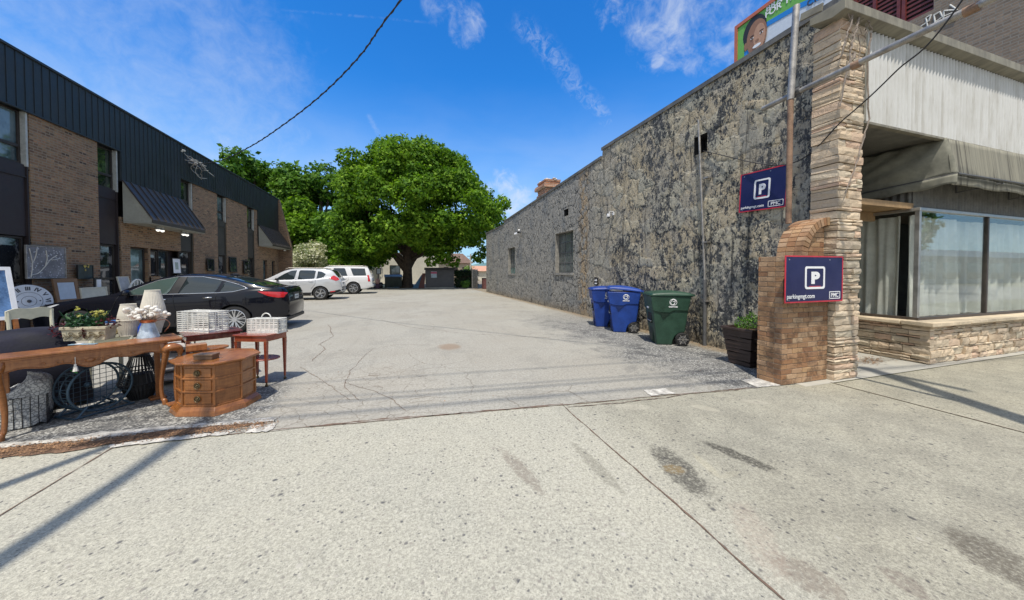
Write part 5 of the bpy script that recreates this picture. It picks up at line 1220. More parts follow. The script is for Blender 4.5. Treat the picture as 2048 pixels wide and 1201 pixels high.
tree('tall dark green tree rising behind the office roof, leftmost in the row',(-16.2,45,0),ballclumps(66,(0,0,8.8),(6.0,4,5.6)),M_DARKL,.24,150,.45)
tree('second tall green tree between the office and the maple',(-9.3,44,0),ballclumps(44,(0,0,8.6),(4.6,3,4.9),1.1,1.7),M_DARKL,.22,160,.35)
tree('lower bushy green tree filling the gap left of the maple',(-5.6,38.5,0),ballclumps(34,(0,0,4.6),(3.8,2.5,3.2),1.,1.6),M_DARKL,.19,200,.28)
tree('dense green tree behind the pale flowering bush',(-11.2,40,0),ballclumps(26,(0,0,5.2),(3.2,2.5,3.6),1.1,1.7),M_MAPLE,.2,190,.3)
t=thing('flowering_bush','pale cream flowering bush at the far corner of the office','bush',(-8.0,33.0,0)); b=MB()
for k in range(7): a=k*.9; limb(b,(0,0,0),(1.0*math.cos(a),1.0*math.sin(a),2.4),.06,.015,5,.05)
b.build('stems',M_BARK,t); crown(ballclumps(20,(0,0,2.5),(1.25,1.1,1.35),.45,.8),900,.085,'foliage',M_BLOOM,t)
t=thing('flowering_bush','lower trailing cream blossom bush behind the white cars','bush',(-5.4,34.5,0)); b=MB()
for k in range(5): a=k*1.3; limb(b,(0,0,0),(.9*math.cos(a),.6*math.sin(a),1.6),.05,.012,5,.05)
b.build('stems',M_BARK,t); crown(ballclumps(9,(0,0,1.9),(1.4,.7,.5),.4,.65),700,.085,'foliage',M_BLOOM,t)
t=thing('hedge','dark clipped hedge between the grey shed and the wire gate','hedge',(5.6,32.6,0)); MB().box(-.7,.7,-.3,.3,0,1.3).build('twigs',M_BARK,t)
crown([((x,y,z),.36) for x in np.linspace(-.85,.85,6) for y in (-.35,.1,.4) for z in (.3,.75,1.25,1.5)],1500,.055,'foliage',M_HEDGE,t)
t=thing('weedy_bush','bright green weedy bush at the foot of the hedge','bush',(5.35,30.7,0)); MB().cyl((0,0,0),(0,0,.4),.03,n=6).build('stem',M_BARK,t); crown(ballclumps(7,(0,0,.4),(.45,.3,.3),.2,.35),2200,.05,'foliage',M_LFG,t)
for i,(x,y,z,r) in enumerate([(11.6,62,1.6,1.7),(13.6,66,1.3,1.6),(9.6,58,1.2,1.3)]):
    t=thing('roadside_bush',['yellow green bush beside the far utility pole','yellow green bush below the distant hill','small yellow green bush in front of the far brown house'][i],'bush',(x,y,0)); MB().cyl((0,0,0),(0,0,z),.06,n=6).build('stem',M_BARK,t); crown(ballclumps(9,(0,0,z*.9),(r,1,z*.6),.5,.8),300,.13,'foliage',M_YGRN,t)
# distant wooded hill, the haze of distance mixed into its colours
def m_hill():
    s=newmat('hazy wooded hill'); P=s.pos(); n=s.noise(P,.02,6,.7); c=s.mix(s.ss(n,.35,.65),(.10,.19,.20),(.15,.25,.24)); return fin(s,c,1,spec=0)
b=MB(); nx,ny=70,14
def hill(u,v):
    x=-700+2400*u; y=1150+500*v; h=0
    ridge=62*math.exp(-((x-520)/330)**2)+38*math.exp(-((x+150)/300)**2)+45*math.exp(-((x-1200)/400)**2)+6*math.sin(x*.013)+4*math.sin(x*.041)
    h=ridge*math.sin(math.pi*min(1,v*1.2)*.5)**.8 if v<.85 else ridge*(1-v)/.15
    return (x,y,-2+h)
b.grid(nx,ny,hill); tag(b.build('hill',m_hill(),smooth=180),kind='structure')
# ---- far background buildings and clutter ---------------------------
M_BEIGE=simple('beige wall render',(.62,.58,.48),.9,var=.12,sc_=.8); M_ROOFB=simple('brown shingle roof',(.16,.105,.08),.9,var=.3,sc_=3); M_TAN=simple('tan siding',(.46,.38,.28),.9,var=.1)
t=thing('beige_building','long low beige wall building seen under the maple','building',(-5,46,0)); MB().box(-10,9.2,0,6,0,3.9).build('wall',M_BEIGE,t); MB().box(-10.1,9.3,-.1,6.1,3.9,4.05).build('roof',M_ROOFB,t)
for x in (-7,-4,-.5,3): w_=MB().box(x,x+1.3,-.02,.05,1.2,2.4).build('window',M_FRM,t); MB().box(x+.08,x+1.22,-.03,-.021,1.28,2.32).build('pane',M_BLUEG,w_)
MB().cyl((1.6,-.12,0),(1.6,-.12,3.9),.05,n=6).build('downpipe',M_STEEL,t)
t=thing('brown_roof_house','small tan house with a brown hipped roof behind the grey shed','house',(9.2,66,0)); MB().box(-3.2,3.2,0,5,0,3.3).build('wall',M_TAN,t)
b=MB(); b.add([(-3.6,-.4,3.3),(3.6,-.4,3.3),(3.6,5.4,3.3),(-3.6,5.4,3.3),(-1.4,2.5,5.3),(1.9,2.5,5.3)],[(0,1,5,4),(1,2,5),(2,3,4,5),(3,0,4),(0,3,2,1)]); b.build('roof',M_ROOFB,t)
for x in (-2.2,-.4,1.4): MB().box(x,x+.9,-.03,.03,1.3,2.5).build('window',M_FRM,t)
t=thing('far_utility_pole','pale utility pole in front of the distant hill','utility pole',(10.4,56,0)); MB().cyl((0,0,0),(0,0,4.6),.14,.10,10).build('pole',simple('pale weathered pole',(.40,.38,.33),.9),t); MB().bar((-.6,0,4.2),(.6,0,4.2),.08,.1).build('crossarm',M_BARK,t)
t=thing('low_red_roof_building','low building with an orange red roof beyond the wire gate','building',(14.5,60,0)); MB().box(-2.6,4,0,4,0,1.7).build('wall',M_BEIGE,t); b=MB(); b.prism([(-.4,1.7),(4.4,1.7),(4.4,2.0),(2,2.7)],-2.9,4.3,lambda x,y,z:(z,x,y)); b.build('roof',simple('faded orange roof',(.50,.27,.18),.9),t)
# shed
SH=thing('storage_shed','small dark grey plastic storage shed with a pink and white notice','shed',(3.05,32.3,0),R(-6)); M_SHD=simple('dark grey resin panel',(.10,.10,.105),.6,var=.15)
MB().box(-1.33,1.33,.0,1.4,.06,1.72).build('body',M_SHD,SH)
for x0,x1 in ((-1.2,-.02),(.02,1.2)):
    b=MB(); b.box(x0,x1,-.04,-.002,.10,1.66)
    for k in range(5): xx=x0+.1+k*(x1-x0-.2)/4; b.box(xx-.03,xx+.03,-.055,-.041,.14,1.62)
    b.build('door',M_SHD,SH)
b=MB(); b.box(-1.42,1.42,-.12,1.5,1.72,1.90); b.box(-1.42,1.42,-.10,1.48,1.902,1.93); b.build('lid',simple('near black shed lid',(.035,.035,.04),.5),SH,bev=.02); MB().box(-1.36,1.36,-.06,1.42,0,.055).build('base',M_FRL,SH)
s_=MB().box(-.80,-.28,-.07,-.058,.98,1.58).build('notice',simple('pale blue notice',(.42,.52,.60),.6),SH); MB().box(-.82,-.26,-.076,-.0705,1.36,1.54).build('notice_header',simple('pink red stripe',(.55,.12,.22),.6),s_)
t=thing('leaning_board','blue board leaning beside the shed','board',(1.05,32.5,0)); MB().add([(-.5,0,0),(.1,0,0),(.65,.3,1.25),(.35,.3,1.25),(-.5,.04,0),(.1,.04,0),(.65,.34,1.25),(.35,.34,1.25)],[(0,1,2,3),(7,6,5,4),(0,4,5,1),(1,5,6,2),(2,6,7,3),(3,7,4,0)]).build('panel',simple('faded blue board',(.06,.15,.25),.7),t)
t=thing('leaning_board','reddish brown board leaning against the shed side','board',(1.45,32.4,0)); MB().add([(-.35,0,0),(.2,0,0),(.3,.2,1.4),(.02,.2,1.4),(-.35,.04,0),(.2,.04,0),(.3,.24,1.4),(.02,.24,1.4)],[(0,1,2,3),(7,6,5,4),(0,4,5,1),(1,5,6,2),(2,6,7,3),(3,7,4,0)]).build('panel',simple('brown red board',(.13,.05,.04),.7),t)
# dumpster
t=thing('dumpster','dark green rubbish dumpster in the shade left of the maple trunk','dumpster',(-1.15,33.6,0),R(4)); M_DUM=simple('very dark green steel',(.018,.03,.026),.5,var=.3)
b=MB(); b.prism([(-.55,.12),(.55,.12),(.62,1.2),(-.70,1.0)],-.75,.75,lambda x,y,z:(z,x,y)); b.build('bin_body',M_DUM,t,bev=.02)
b=MB()
for x in (-.5,0,.5): b.box(x-.03,x+.03,-.66,-.56,.15,1.0)
b.build('rib',M_DUM,t); b=MB(); b.prism([(-.74,1.02),(.66,1.22),(.66,1.28),(-.74,1.08)],-.8,.8,lambda x,y,z:(z,x,y)); b.build('lid',M_BLKF,t)
for x in (-.6,.6):
    for y in (-.4,.4): MB().cyl((x-.03,y,.07),(x+.03,y,.07),.07,n=10).build('wheel',M_BLKF,t)
t=thing('sign_on_post','small framed notice on a thin post in front of the beige wall','sign',(-2.45,34.0,0)); MB().cyl((0,0,0),(0,0,1.4),.025,n=6).build('post',M_STEEL,t); b=MB().box(-.22,.22,-.04,.0,1.3,1.9).build('board',M_STEEL,t); MB().box(-.15,.15,-.05,-.041,1.38,1.82).build('notice',M_PALEB,b)
for i,(x,c,r,lab) in enumerate([(-3.1,(.04,.05,.16),.28,'navy blue rubbish bag beside the far white car'),(-2.75,(.05,.05,.10),.24,'dark rubbish bag left of the pink bundle'),(-2.25,(.02,.02,.025),.27,'black rubbish bag right of the pink bundle'),(-1.95,(.42,.52,.50),.2,'pale green plastic bag next to the dumpster')]):
    tag(MB().ball((0,0,0),r,12,8,(1,.8,1.1),.12).build('rubbish_bag',simple('bag plastic %d'%i,c,.35,var=.2),smooth=60),lab,'rubbish bag',group='rubbish bags under the maple').location=(x,33.4,r)
t=thing('pink_bundle','pink cloth bundle standing on a dark crate among the bags','bundle',(-2.5,33.3,0)); MB().box(-.16,.16,-.12,.12,0,.42,.01).build('crate',simple('dark purple crate',(.08,.04,.08),.7),t); MB().ball((0,0,.66),.22,10,8,(.9,.7,1.2),.15).build('cloth',simple('pink cloth',(.50,.30,.28),.9),t,smooth=60)
t=thing('red_box','dull red metal box at the far end of the stone wall','box',(7.0,29.6,0)); MB().box(-.42,.35,-.3,.3,0,.95).build('body',simple('dull red metal',(.14,.055,.05),.7),t,bev=.01); MB().box(-.45,.38,-.33,.33,.952,.99).build('lid',M_STEEL,t)
# chain link gate, folded open against the wall end
t=thing('wire_gate','galvanised chain link gate panel standing open by the wall end','gate',(5.35,28.1,0),R(63))
b=MB(); L_=1.5
for p,q in (((0,0,.05),(0,0,1.75)),((L_,0,.05),(L_,0,1.7)),((0,0,1.72),(L_,0,1.68)),((0,0,.12),(L_,0,.12))): b.cyl(p,q,.024,n=8)
b.build('frame',M_GALV,t); b=MB(); k=0
while k<2*(L_+1.6)/.13:
    a=k*.065; p=(max(0,a-1.6),0,min(1.7,.12+a)); q=(min(L_,a),0,max(.12,.12+a-L_)); 
    if p[0]<L_: b.bar(p,q,.006,.006,(0,1,0)); b.bar((L_-p[0],.008,p[2]),(L_-q[0],.008,q[2]),.006,.006,(0,1,0))
    k+=1
b.build('wire_mesh',M_GALV,t); MB().cyl((L_+.08,0,0),(L_+.08,0,1.8),.035,n=10).build('post',M_GALV,t)
# ================================================================ CARS
def m_paint(name,c,rough=.25,metal=0.,coat=1.):
    s=newmat(name); n=s.noise(s.obj(),1.4,3,.5); dst=s.noise(s.obj(),14,4,.6); col=s.mix(s.m('MULTIPLY',s.ss(dst,.45,.8),.05),c,tuple(x*.7+.03 for x in c)); return fin(s,col,rough,metal,s.bump(n,.02,.02),.08 if c[0]<.1 else .5,coat*(.75 if c[0]<.1 else 1),**{'Coat Roughness':.035})
M_TYRE=simple('tyre rubber',(.018,.018,.019),.85,var=.2,sc_=10,bmp=.3); M_TRIM=simple('black car trim',(.012,.012,.013),.5,bmp=0); M_CHROME=simple('chrome',(.75,.75,.76),.12,1.,bmp=0,var=.05)
M_CGLASS=m_glass('tinted car glass',(.018,.026,.028),.02,1.,.05); M_GGL=m_glass('green tinted car glass',(.055,.085,.075),.02,1.,.05)
M_TAIL=fin(newmat('red tail lamp'),(.55,.015,.02),.12,coat=1); M_AMB=simple('amber reflector',(.85,.22,.03),.2,bmp=0); M_HEAD=simple('clear headlamp',(.55,.57,.6),.1,.3,bmp=0); M_RIM=simple('machined alloy',(.60,.61,.63),.25,.8,var=.1,bmp=0); M_PLATE=simple('licence plate',(.55,.60,.62),.4,bmp=0)
def car(label,loc,sp,group='cars parked against the office'):
    t=thing('parked_car',label,'car',loc,0,group); L,Wd=sp['L'],sp['W']/2; paint=sp['paint']
    zt=lambda x:float(cr(x,sp['top'])[0]); wf=lambda x:float(cr(x,sp['wid'])[0])*Wd; belt=lambda x:float(cr(x,sp['belt'])[0]); zb=lambda x:float(cr(x,sp['bot'])[0])
    inset=sp['inset']
    def sec(x):
        w_=wf(x); zT=zt(x); zB=min(belt(x),zT-.03); cab=min(1,max(0,(zT-zB-.03)/(sp['H']-.04-zB))); z0=zb(x)
        zr=zT-.055*cab-.012*(1-cab); wr=w_*.93*(1-cab)+(w_*.955-inset)*cab
        zm=z0+(zB-z0)*.45
        pts=[(0,z0),(w_*.80,z0),(w_*.955,z0+.035),(w_*.985,z0+.12),(w_*.975,zm-.05),(w_*1.0,zm+.06),(w_*.998,zB-.10),(w_*.985,zB-.03),(w_*.95,zB)]
        a=(w_*.95,zB); e=(wr,zr)
        for k in (1,2,3,4,5): f=k/6; pts.append((a[0]+(e[0]-a[0])*f+.018*cab*math.sin(math.pi*f),a[1]+(e[1]-a[1])*f))
        pts+=[(wr,zr),(wr*.93,zr+(zT-zr)*.45),(wr*.7,zr+(zT-zr)*.82),(wr*.35,zr+(zT-zr)*.97),(0,zT)]
        return pts
    xs=sorted(set([0,.03,.08]+list(np.linspace(.14,L-.14,64))+[L-.08,L-.03,L])); S=[sec(x) for x in xs]; n=len(S[0]); b=MB(); V=[];fs=[]
    for x,p in zip(xs,S): V+=[(x,-y,z) for y,z in p]+[(x,y,z) for y,z in p[-2:0:-1]]
    m=2*n-2
    for i in range(len(xs)-1):
        for k in range(m): k2=(k+1)%m; fs.append((i*m+k,i*m+k2,(i+1)*m+k2,(i+1)*m+k))
    fs.append(tuple(range(m))); fs.append(tuple((len(xs)-1)*m+k for k in range(m))[::-1]); b.add(V,fs)
    body=b.build('body',paint,t,smooth=38); body.data.materials.append(M_TRIM)
    cut=MB(); wr_=sp['wr']
    for xw in sp['axles']:
        for sy in (-1,1): cut.cyl((xw,sy*(Wd+.2),sp['wz']),(xw,sy*(Wd-.30),sp['wz']),wr_+sp['gap'],n=40)
    co=cut.build('cut',M_TRIM,t); md=body.modifiers.new('b','BOOLEAN'); md.object=co; md.operation='DIFFERENCE'; md.solver='EXACT'
    try: md.material_mode='TRANSFER'
    except Exception: pass
    body.update_tag(); co.update_tag(); bpy.context.view_layer.update(); dg=bpy.context.evaluated_depsgraph_get(); me=bpy.data.meshes.new_from_object(body.evaluated_get(dg)); body.modifiers.clear(); body.data=me; bpy.data.objects.remove(co)
    def side(x,z,off=.006):   # point on the near (-y) cabin or door side
        p=sec(x); 
        for (y0,z0),(y1,z1) in zip(p[1:],p[2:]):
            if z0<=z<=z1 and z1>z0: f=(z-z0)/(z1-z0); return y0+(y1-y0)*f+off
        return p[-5][0]+off
    def patch(poly,name,m,par=t,off=.006,sides=(-1,1),sub=10):
        # densify the outline and fill it with strips so that it follows the bodywork
        P=[Vector((x,z)) for x,z in poly]; xs_=[p.x for p in P]; x0,x1=min(xs_),max(xs_); nn_=max(4,int((x1-x0)/.05)); res=None
        def span(x):
            zz=[]
            for a,c in zip(P,P[1:]+P[:1]):
                if (a.x-x)*(c.x-x)<=0 and abs(a.x-c.x)>1e-6: f=(x-a.x)/(c.x-a.x); zz.append(a.y+(c.y-a.y)*f)
            return (min(zz),max(zz)) if zz else None
        for sy in sides:
            b=MB(); cols_=[]
            for i in range(nn_+1):
                x=x0+(x1-x0)*min(max(i/nn_,.001),.999); s_=span(x)
                cols_.append([(x,sy*side(x,s_[0]+(s_[1]-s_[0])*j/5,off),s_[0]+(s_[1]-s_[0])*j/5) for j in range(6)])
            b.add([q for c in cols_ for q in c],[(i*6+j,(i+1)*6+j,(i+1)*6+j+1,i*6+j+1) for i in range(nn_) for j in range(5)]); res=b.build(name,m,par,smooth=180)
        return res
    def top(x0,x1,k,name,m,off=.006,w0=1.,w1=1.):
        def f(u,v):
            x=x0+(x1-x0)*u; p=sec(x); wr=p[-5][0]; q=(v*2-1)*k*(w0+(w1-w0)*u); a=abs(q); ys=[pp[0]/wr for pp in p[-5:]][::-1]; zs=[pp[1] for pp in p[-5:]][::-1]
            return (x,q*wr,float(np.interp(a,ys,zs))+off)
        return MB().grid(14,16,f).build(name,m,t,smooth=180)
    for nm,poly,gm in sp['glass']: patch(poly,nm,gm)
    for q in sp['topglass']: top(*q)
    for nm,poly,m_,off in sp.get('patches',[]): patch(poly,nm,m_,off=off)
    # chrome strip and door seams as thin tubes on the surface
    for sy in (-1,1):
        for pl,r,m_,nm in sp['lines']:
            P=[]
            for a,c in zip(pl,pl[1:]):
                for k in range(6): x=a[0]+(c[0]-a[0])*k/6; z=a[1]+(c[1]-a[1])*k/6; P.append((x,sy*side(x,z,.003),z))
            P.append((pl[-1][0],sy*side(*pl[-1],.003),pl[-1][1])); MB().tube(P,r,5).build(nm,m_,t,smooth=180)
        for hx,hz in sp['handles']: y=sy*side(hx,hz,.02); MB().tube([(hx-.10,y-sy*.02,hz),(hx-.08,y+sy*.012,hz),(hx+.08,y+sy*.012,hz+.004),(hx+.10,y-sy*.02,hz+.004)],.013,6).build('door_handle',sp['hm'],t,smooth=180)
        mx,mz=sp['mirror']; y=side(mx,mz,0); mb=MB(); mb.ball((mx,sy*(y+.12),mz),.1,12,8,(.75,1.1,.68)); o=mb.build('mirror',sp.get('mm',paint),t,smooth=180); mb=MB(); mb.cyl((mx,sy*(y-.02),mz-.05),(mx,sy*(y+.08),mz-.03),.03,n=8); mb.build('mirror_stalk',M_TRIM,o)
    rw=wr_*sp['rim']
    for xw in sp['axles']:
        for sy in (-1,1):
            yo=sy*(Wd-.015); c=(xw,yo,sp['wz'])
            wl=MB().lathe([(0,-sy*.06),(rw*.9,-sy*.06),(rw*.9,-sy*.12)],c,24,'y').build('wheel',M_STEEL,t)
            MB().lathe([(rw,-sy*.02),(rw*1.04,-sy*.002),(wr_*.90,.0),(wr_*.985,-sy*.02),(wr_,-sy*.05),(wr_,-sy*.17),(wr_*.97,-sy*.20),(rw,-sy*.2)],c,40,'y').build('tyre',M_TYRE,wl,smooth=40)
            b=MB(); b.lathe([(rw*.99,-sy*.16),(rw*.99,-sy*.012),(rw*.93,-sy*.008),(rw*.90,-sy*.03),(rw*.90,-sy*.16)],c,36,'y'); ns=sp['spokes']
            for k in range(ns):
                a=2*math.pi*k/ns+.2
                for da,wd in ((-.10,.022),(.10,.022)) if sp.get('twin',1) else ((0,.055),):
                    b.bar((xw+.045*math.cos(a),yo-sy*.03,sp['wz']+.045*math.sin(a)),(xw+rw*.94*math.cos(a+da*1.3),yo-sy*.012,sp['wz']+rw*.94*math.sin(a+da*1.3)),wd,.02,(0,1,0))
            b.cyl((xw,yo-sy*.05,sp['wz']),(xw,yo-sy*.008,sp['wz']),.06,n=14); b.build('rim',sp.get('rimm',M_RIM),wl,smooth=30)
    return t,side,sec,patch
def ext(*a): return list(a)
BLK=m_paint('glossy black car paint',(.006,.007,.012)); SIL=m_paint('silver white car paint',(.60,.61,.62),.28,.25); WHI=m_paint('white car paint',(.74,.74,.74),.3)
# -------- black sedan
sed=dict(L=4.9,W=1.85,H=1.47,paint=BLK,inset=.20,wr=.335,wz=.335,gap=.045,rim=.74,axles=(.95,3.79),spokes=9,hm=M_CHROME,
 top=[(0,.60),(.06,.68),(.25,.78),(.6,.86),(1.1,.95),(1.45,1.01),(1.75,1.16),(2.1,1.32),(2.45,1.43),(2.8,1.475),(3.2,1.46),(3.6,1.38),(4.0,1.26),(4.35,1.15),(4.5,1.12),(4.78,1.10),(4.86,1.0),(4.9,.72)],
 wid=[(0,.66),(.06,.76),(.2,.86),(.5,.95),(.95,1.0),(4.0,1.0),(4.4,.96),(4.7,.88),(4.84,.78),(4.9,.70)],
 belt=[(0,.60),(.6,.80),(1.3,.92),(2.5,.955),(3.6,1.0),(4.2,1.06),(4.6,1.07),(4.9,.9)], bot=[(0,.28),(.3,.20),(.9,.18),(4.2,.19),(4.6,.26),(4.9,.36)],
 glass=[('front_window',[(1.66,.985),(1.95,1.15),(2.25,1.30),(2.55,1.375),(2.62,1.38),(2.50,.99)],M_GGL),('rear_window',[(2.70,.99),(2.80,1.385),(3.15,1.375),(3.50,1.29),(3.42,1.01)],M_CGLASS),('quarter_window',[(3.50,1.015),(3.56,1.28),(3.82,1.19),(4.05,1.10),(3.78,1.03)],M_CGLASS)],
 topglass=[(1.52,2.45,.93,'windscreen',M_CGLASS),(3.52,4.40,.90,'rear_windscreen',M_CGLASS)],
 patches=[('tail_lamp',[(4.28,1.02),(4.45,1.015),(4.80,.99),(4.865,.97),(4.86,.86),(4.70,.85),(4.5,.90)],M_TAIL,.012),('pillar_trim',[(2.51,.99),(2.63,1.38),(2.79,1.385),(2.69,.99)],M_TRIM,.007),('headlamp',[(.10,.66),(.55,.80),(.62,.80),(.40,.68)],M_HEAD,.008),('side_reflector',[(.06,.585),(.34,.70),(.30,.64),(.10,.56)],M_AMB,.012)],
 lines=[([(1.60,.975),(2.6,.985),(3.45,1.00),(3.76,1.02),(4.07,1.10)],.010,M_CHROME,'chrome_strip'),([(1.66,.99),(1.95,1.16),(2.25,1.31),(2.6,1.39),(3.1,1.39),(3.5,1.305),(3.85,1.20),(4.07,1.10)],.008,M_CHROME,'chrome_strip'),([(1.62,.95),(1.50,.60),(1.58,.30)],.005,M_TRIM,'door_seam'),([(2.60,.97),(2.66,.55),(2.62,.30)],.005,M_TRIM,'door_seam'),([(3.44,.99),(3.42,.70),(3.30,.50)],.005,M_TRIM,'door_seam')],
 handles=[(2.40,.86),(3.28,.89)],mirror=(1.80,1.03))
SED,sd,sc2,pt=car('glossy black sedan parked nose-in behind the tables','' or (-7.82,10.78,0),sed)
def plate_bits(t,L,z,w_=.16,zl=.06):
    o=MB().box(L-.03,L+.012,-w_,w_,z-zl,z+zl).build('licence_plate',M_PLATE,t); MB().box(L-.06,L+.004,-w_-.09,w_+.09,z-zl-.06,z+zl+.05).build('plate_recess',M_TRIM,t)
    tx=text_mesh('BTN 4071',.06,.001,.001,'CENTER'); place(tx,frameM((L+.0125,0,z-.02),(0,1,0),(0,0,1))).build('plate_lettering',M_NUM if 'M_NUM' in globals() else M_TRIM,o)
plate_bits(SED,4.885,.84); MB().box(4.55,4.88,-.78,.78,.24,.34).build('rear_diffuser',M_TRIM,SED,bev=.02); MB().box(4.70,4.84,-.5,.5,1.095,1.115).build('boot_lip',BLK,SED,bev=.008)
MB().ball((3.45,0,1.43),.05,10,6,(2.,.35,.8)).build('roof_aerial',BLK,SED)
# -------- silver-white crossover
cro=dict(L=4.66,W=1.84,H=1.73,paint=SIL,inset=.19,wr=.36,wz=.36,gap=.055,rim=.70,axles=(.93,3.64),spokes=5,hm=SIL,
 top=[(0,.78),(.06,.88),(.25,.98),(.6,1.05),(1.05,1.12),(1.3,1.24),(1.65,1.45),(2.0,1.63),(2.3,1.70),(2.8,1.73),(3.5,1.71),(4.0,1.66),(4.2,1.60),(4.38,1.38),(4.52,1.20),(4.6,1.12),(4.64,.95),(4.66,.75)],
 wid=[(0,.68),(.08,.80),(.3,.90),(.7,.98),(1.0,1.0),(3.9,1.0),(4.3,.95),(4.55,.86),(4.66,.76)],
 belt=[(0,.78),(.6,.98),(1.2,1.06),(2.4,1.09),(3.4,1.13),(4.1,1.22),(4.66,1.05)], bot=[(0,.32),(.3,.24),(.9,.22),(4.0,.24),(4.4,.34),(4.66,.42)],
 glass=[('front_window',[(1.50,1.10),(1.95,1.42),(2.25,1.58),(2.52,1.61),(2.42,1.12)],M_CGLASS),('rear_window',[(2.58,1.125),(2.64,1.61),(3.30,1.60),(3.42,1.56),(3.36,1.15)],M_CGLASS),('quarter_window',[(3.46,1.16),(3.50,1.56),(3.72,1.52),(3.90,1.40),(3.80,1.24)],M_CGLASS)],
 topglass=[(1.28,2.05,.92,'windscreen',M_CGLASS),(4.17,4.50,.93,'rear_windscreen',M_CGLASS)],
 patches=[('tail_lamp',[(4.08,1.16),(4.22,1.30),(4.30,1.33),(4.50,1.19),(4.56,1.08),(4.40,1.03)],M_TAIL,.012),('headlamp',[(.12,.84),(.62,.98),(.66,.94),(.40,.82)],M_HEAD,.008),('sill_cladding',[(1.34,.26),(1.32,.40),(3.24,.42),(3.22,.27)],M_TRIM,.008),('side_reflector',[(4.10,.46),(4.36,.50),(4.36,.45),(4.12,.41)],M_TAIL,.014),('bumper_cladding',[(4.05,.31),(4.05,.44),(4.60,.56),(4.64,.46),(4.3,.34)],M_TRIM,.008)],
 lines=[([(1.46,1.09),(2.5,1.115),(3.4,1.14),(3.82,1.22)],.009,M_CHROME,'chrome_strip'),([(1.46,1.06),(1.36,.7),(1.42,.42)],.005,M_TRIM,'door_seam'),([(2.50,1.10),(2.54,.65),(2.5,.42)],.005,M_TRIM,'door_seam'),([(3.42,1.13),(3.40,.85),(3.2,.62)],.005,M_TRIM,'door_seam')],
 handles=[(2.32,1.0),(3.20,1.03)],mirror=(1.66,1.14),mm=M_TRIM)
CRO,*_=car('silver white crossover parked nose-in beyond the black sedan','' or (-8.05,21.2,0),cro); plate_bits(CRO,4.645,.82)
for sy in (-1,1): MB().tube([(1.95,sy*.60,1.66),(2.1,sy*.62,1.73),(3.9,sy*.60,1.73),(4.05,sy*.58,1.68)],.018,6).build('roof_rail',M_GALV,CRO)
MB().box(4.1,4.64,-.6,.6,.36,.48).build('rear_diffuser',M_TRIM,CRO,bev=.02)
# -------- big white SUV
big=dict(L=5.18,W=2.04,H=1.92,paint=WHI,inset=.15,wr=.41,wz=.41,gap=.06,rim=.68,axles=(.98,3.98),spokes=6,hm=WHI,
 top=[(0,.95),(.05,1.12),(.25,1.20),(.7,1.24),(1.25,1.27),(1.5,1.40),(1.85,1.66),(2.1,1.83),(2.4,1.90),(3.2,1.92),(4.5,1.90),(4.88,1.85),(5.0,1.60),(5.1,1.30),(5.16,1.15),(5.18,.85)],
 wid=[(0,.86),(.08,.92),(.4,.98),(.9,1.0),(4.6,1.0),(4.95,.97),(5.1,.93),(5.18,.88)],
 belt=[(0,.95),(.6,1.14),(1.3,1.18),(3.0,1.20),(4.8,1.22),(5.18,1.1)], bot=[(0,.36),(.3,.30),(4.6,.32),(5.18,.46)],
 glass=[('front_window',[(1.62,1.24),(2.05,1.62),(2.25,1.76),(2.58,1.78),(2.55,1.25)],M_CGLASS),('rear_window',[(2.70,1.25),(2.72,1.78),(3.45,1.78),(3.62,1.26)],M_CGLASS),('quarter_window',[(3.98,1.27),(3.80,1.77),(4.70,1.76),(4.80,1.28)],M_CGLASS)],
 topglass=[(1.45,2.15,.92,'windscreen',M_CGLASS),(4.87,5.05,.93,'rear_windscreen',M_CGLASS)],
 patches=[('tail_lamp',[(4.88,.86),(4.86,1.30),(4.98,1.32),(5.06,.86)],M_TAIL,.012),('headlamp',[(.08,.95),(.40,1.06),(.44,.90),(.12,.82)],M_HEAD,.008)],
 lines=[([(1.58,1.20),(1.5,.8),(1.55,.45)],.005,M_TRIM,'door_seam'),([(2.63,1.22),(2.64,.8),(2.62,.45)],.005,M_TRIM,'door_seam'),([(3.72,1.24),(3.66,.95),(3.4,.8)],.005,M_TRIM,'door_seam')],
 handles=[(2.45,1.08),(3.45,1.09)],mirror=(1.78,1.28),mm=WHI)
BIG,*_=car('large boxy white SUV, farthest of the parked cars','' or (-7.42,26.1,0),big); plate_bits(BIG,5.16,1.0); 
for sy in (-1,1): MB().tube([(2.3,sy*.72,1.86),(2.45,sy*.74,1.95),(4.6,sy*.72,1.94),(4.75,sy*.70,1.87)],.02,6).build('roof_rail',M_GALV,BIG)
MB().box(4.75,5.24,-.85,.85,.46,.66).build('rear_bumper',WHI,BIG,bev=.04); MB().box(4.6,5.16,-.8,.8,.40,.455).build('tow_bar',M_TRIM,BIG)

# street trees and a shop row across the street, mirrored in the display windows
for i,(x,y) in enumerate([(36,-9),(44,-13)]):
    t=thing('street_tree',['round street tree opposite, mirrored in the shop glass','second street tree farther along the opposite pavement'][i],'tree',(x,y,0)); MB().tube([(0,0,0),(0,0,2.5),(0,.2,4)],.18,8).build('trunk',M_BARK,t); crown(ballclumps(16,(0,0,4.8),(1.9,1.9,1.6),.8,1.2),90,.2,'crown',M_DARKL,t)
t=thing('shop_row','long pale shop row across the street','building',(30,-18,0)); MB().box(0,60,-8,0,0,4.2).build('wall',M_TAN,t); MB().box(0,60,-.05,.02,3.6,4.4).build('parapet',M_WHT,t)
for k in range(10): MB().box(2+k*5.8,6+k*5.8,.01,.03,.6,2.8).build('window',M_BLUEG,t)
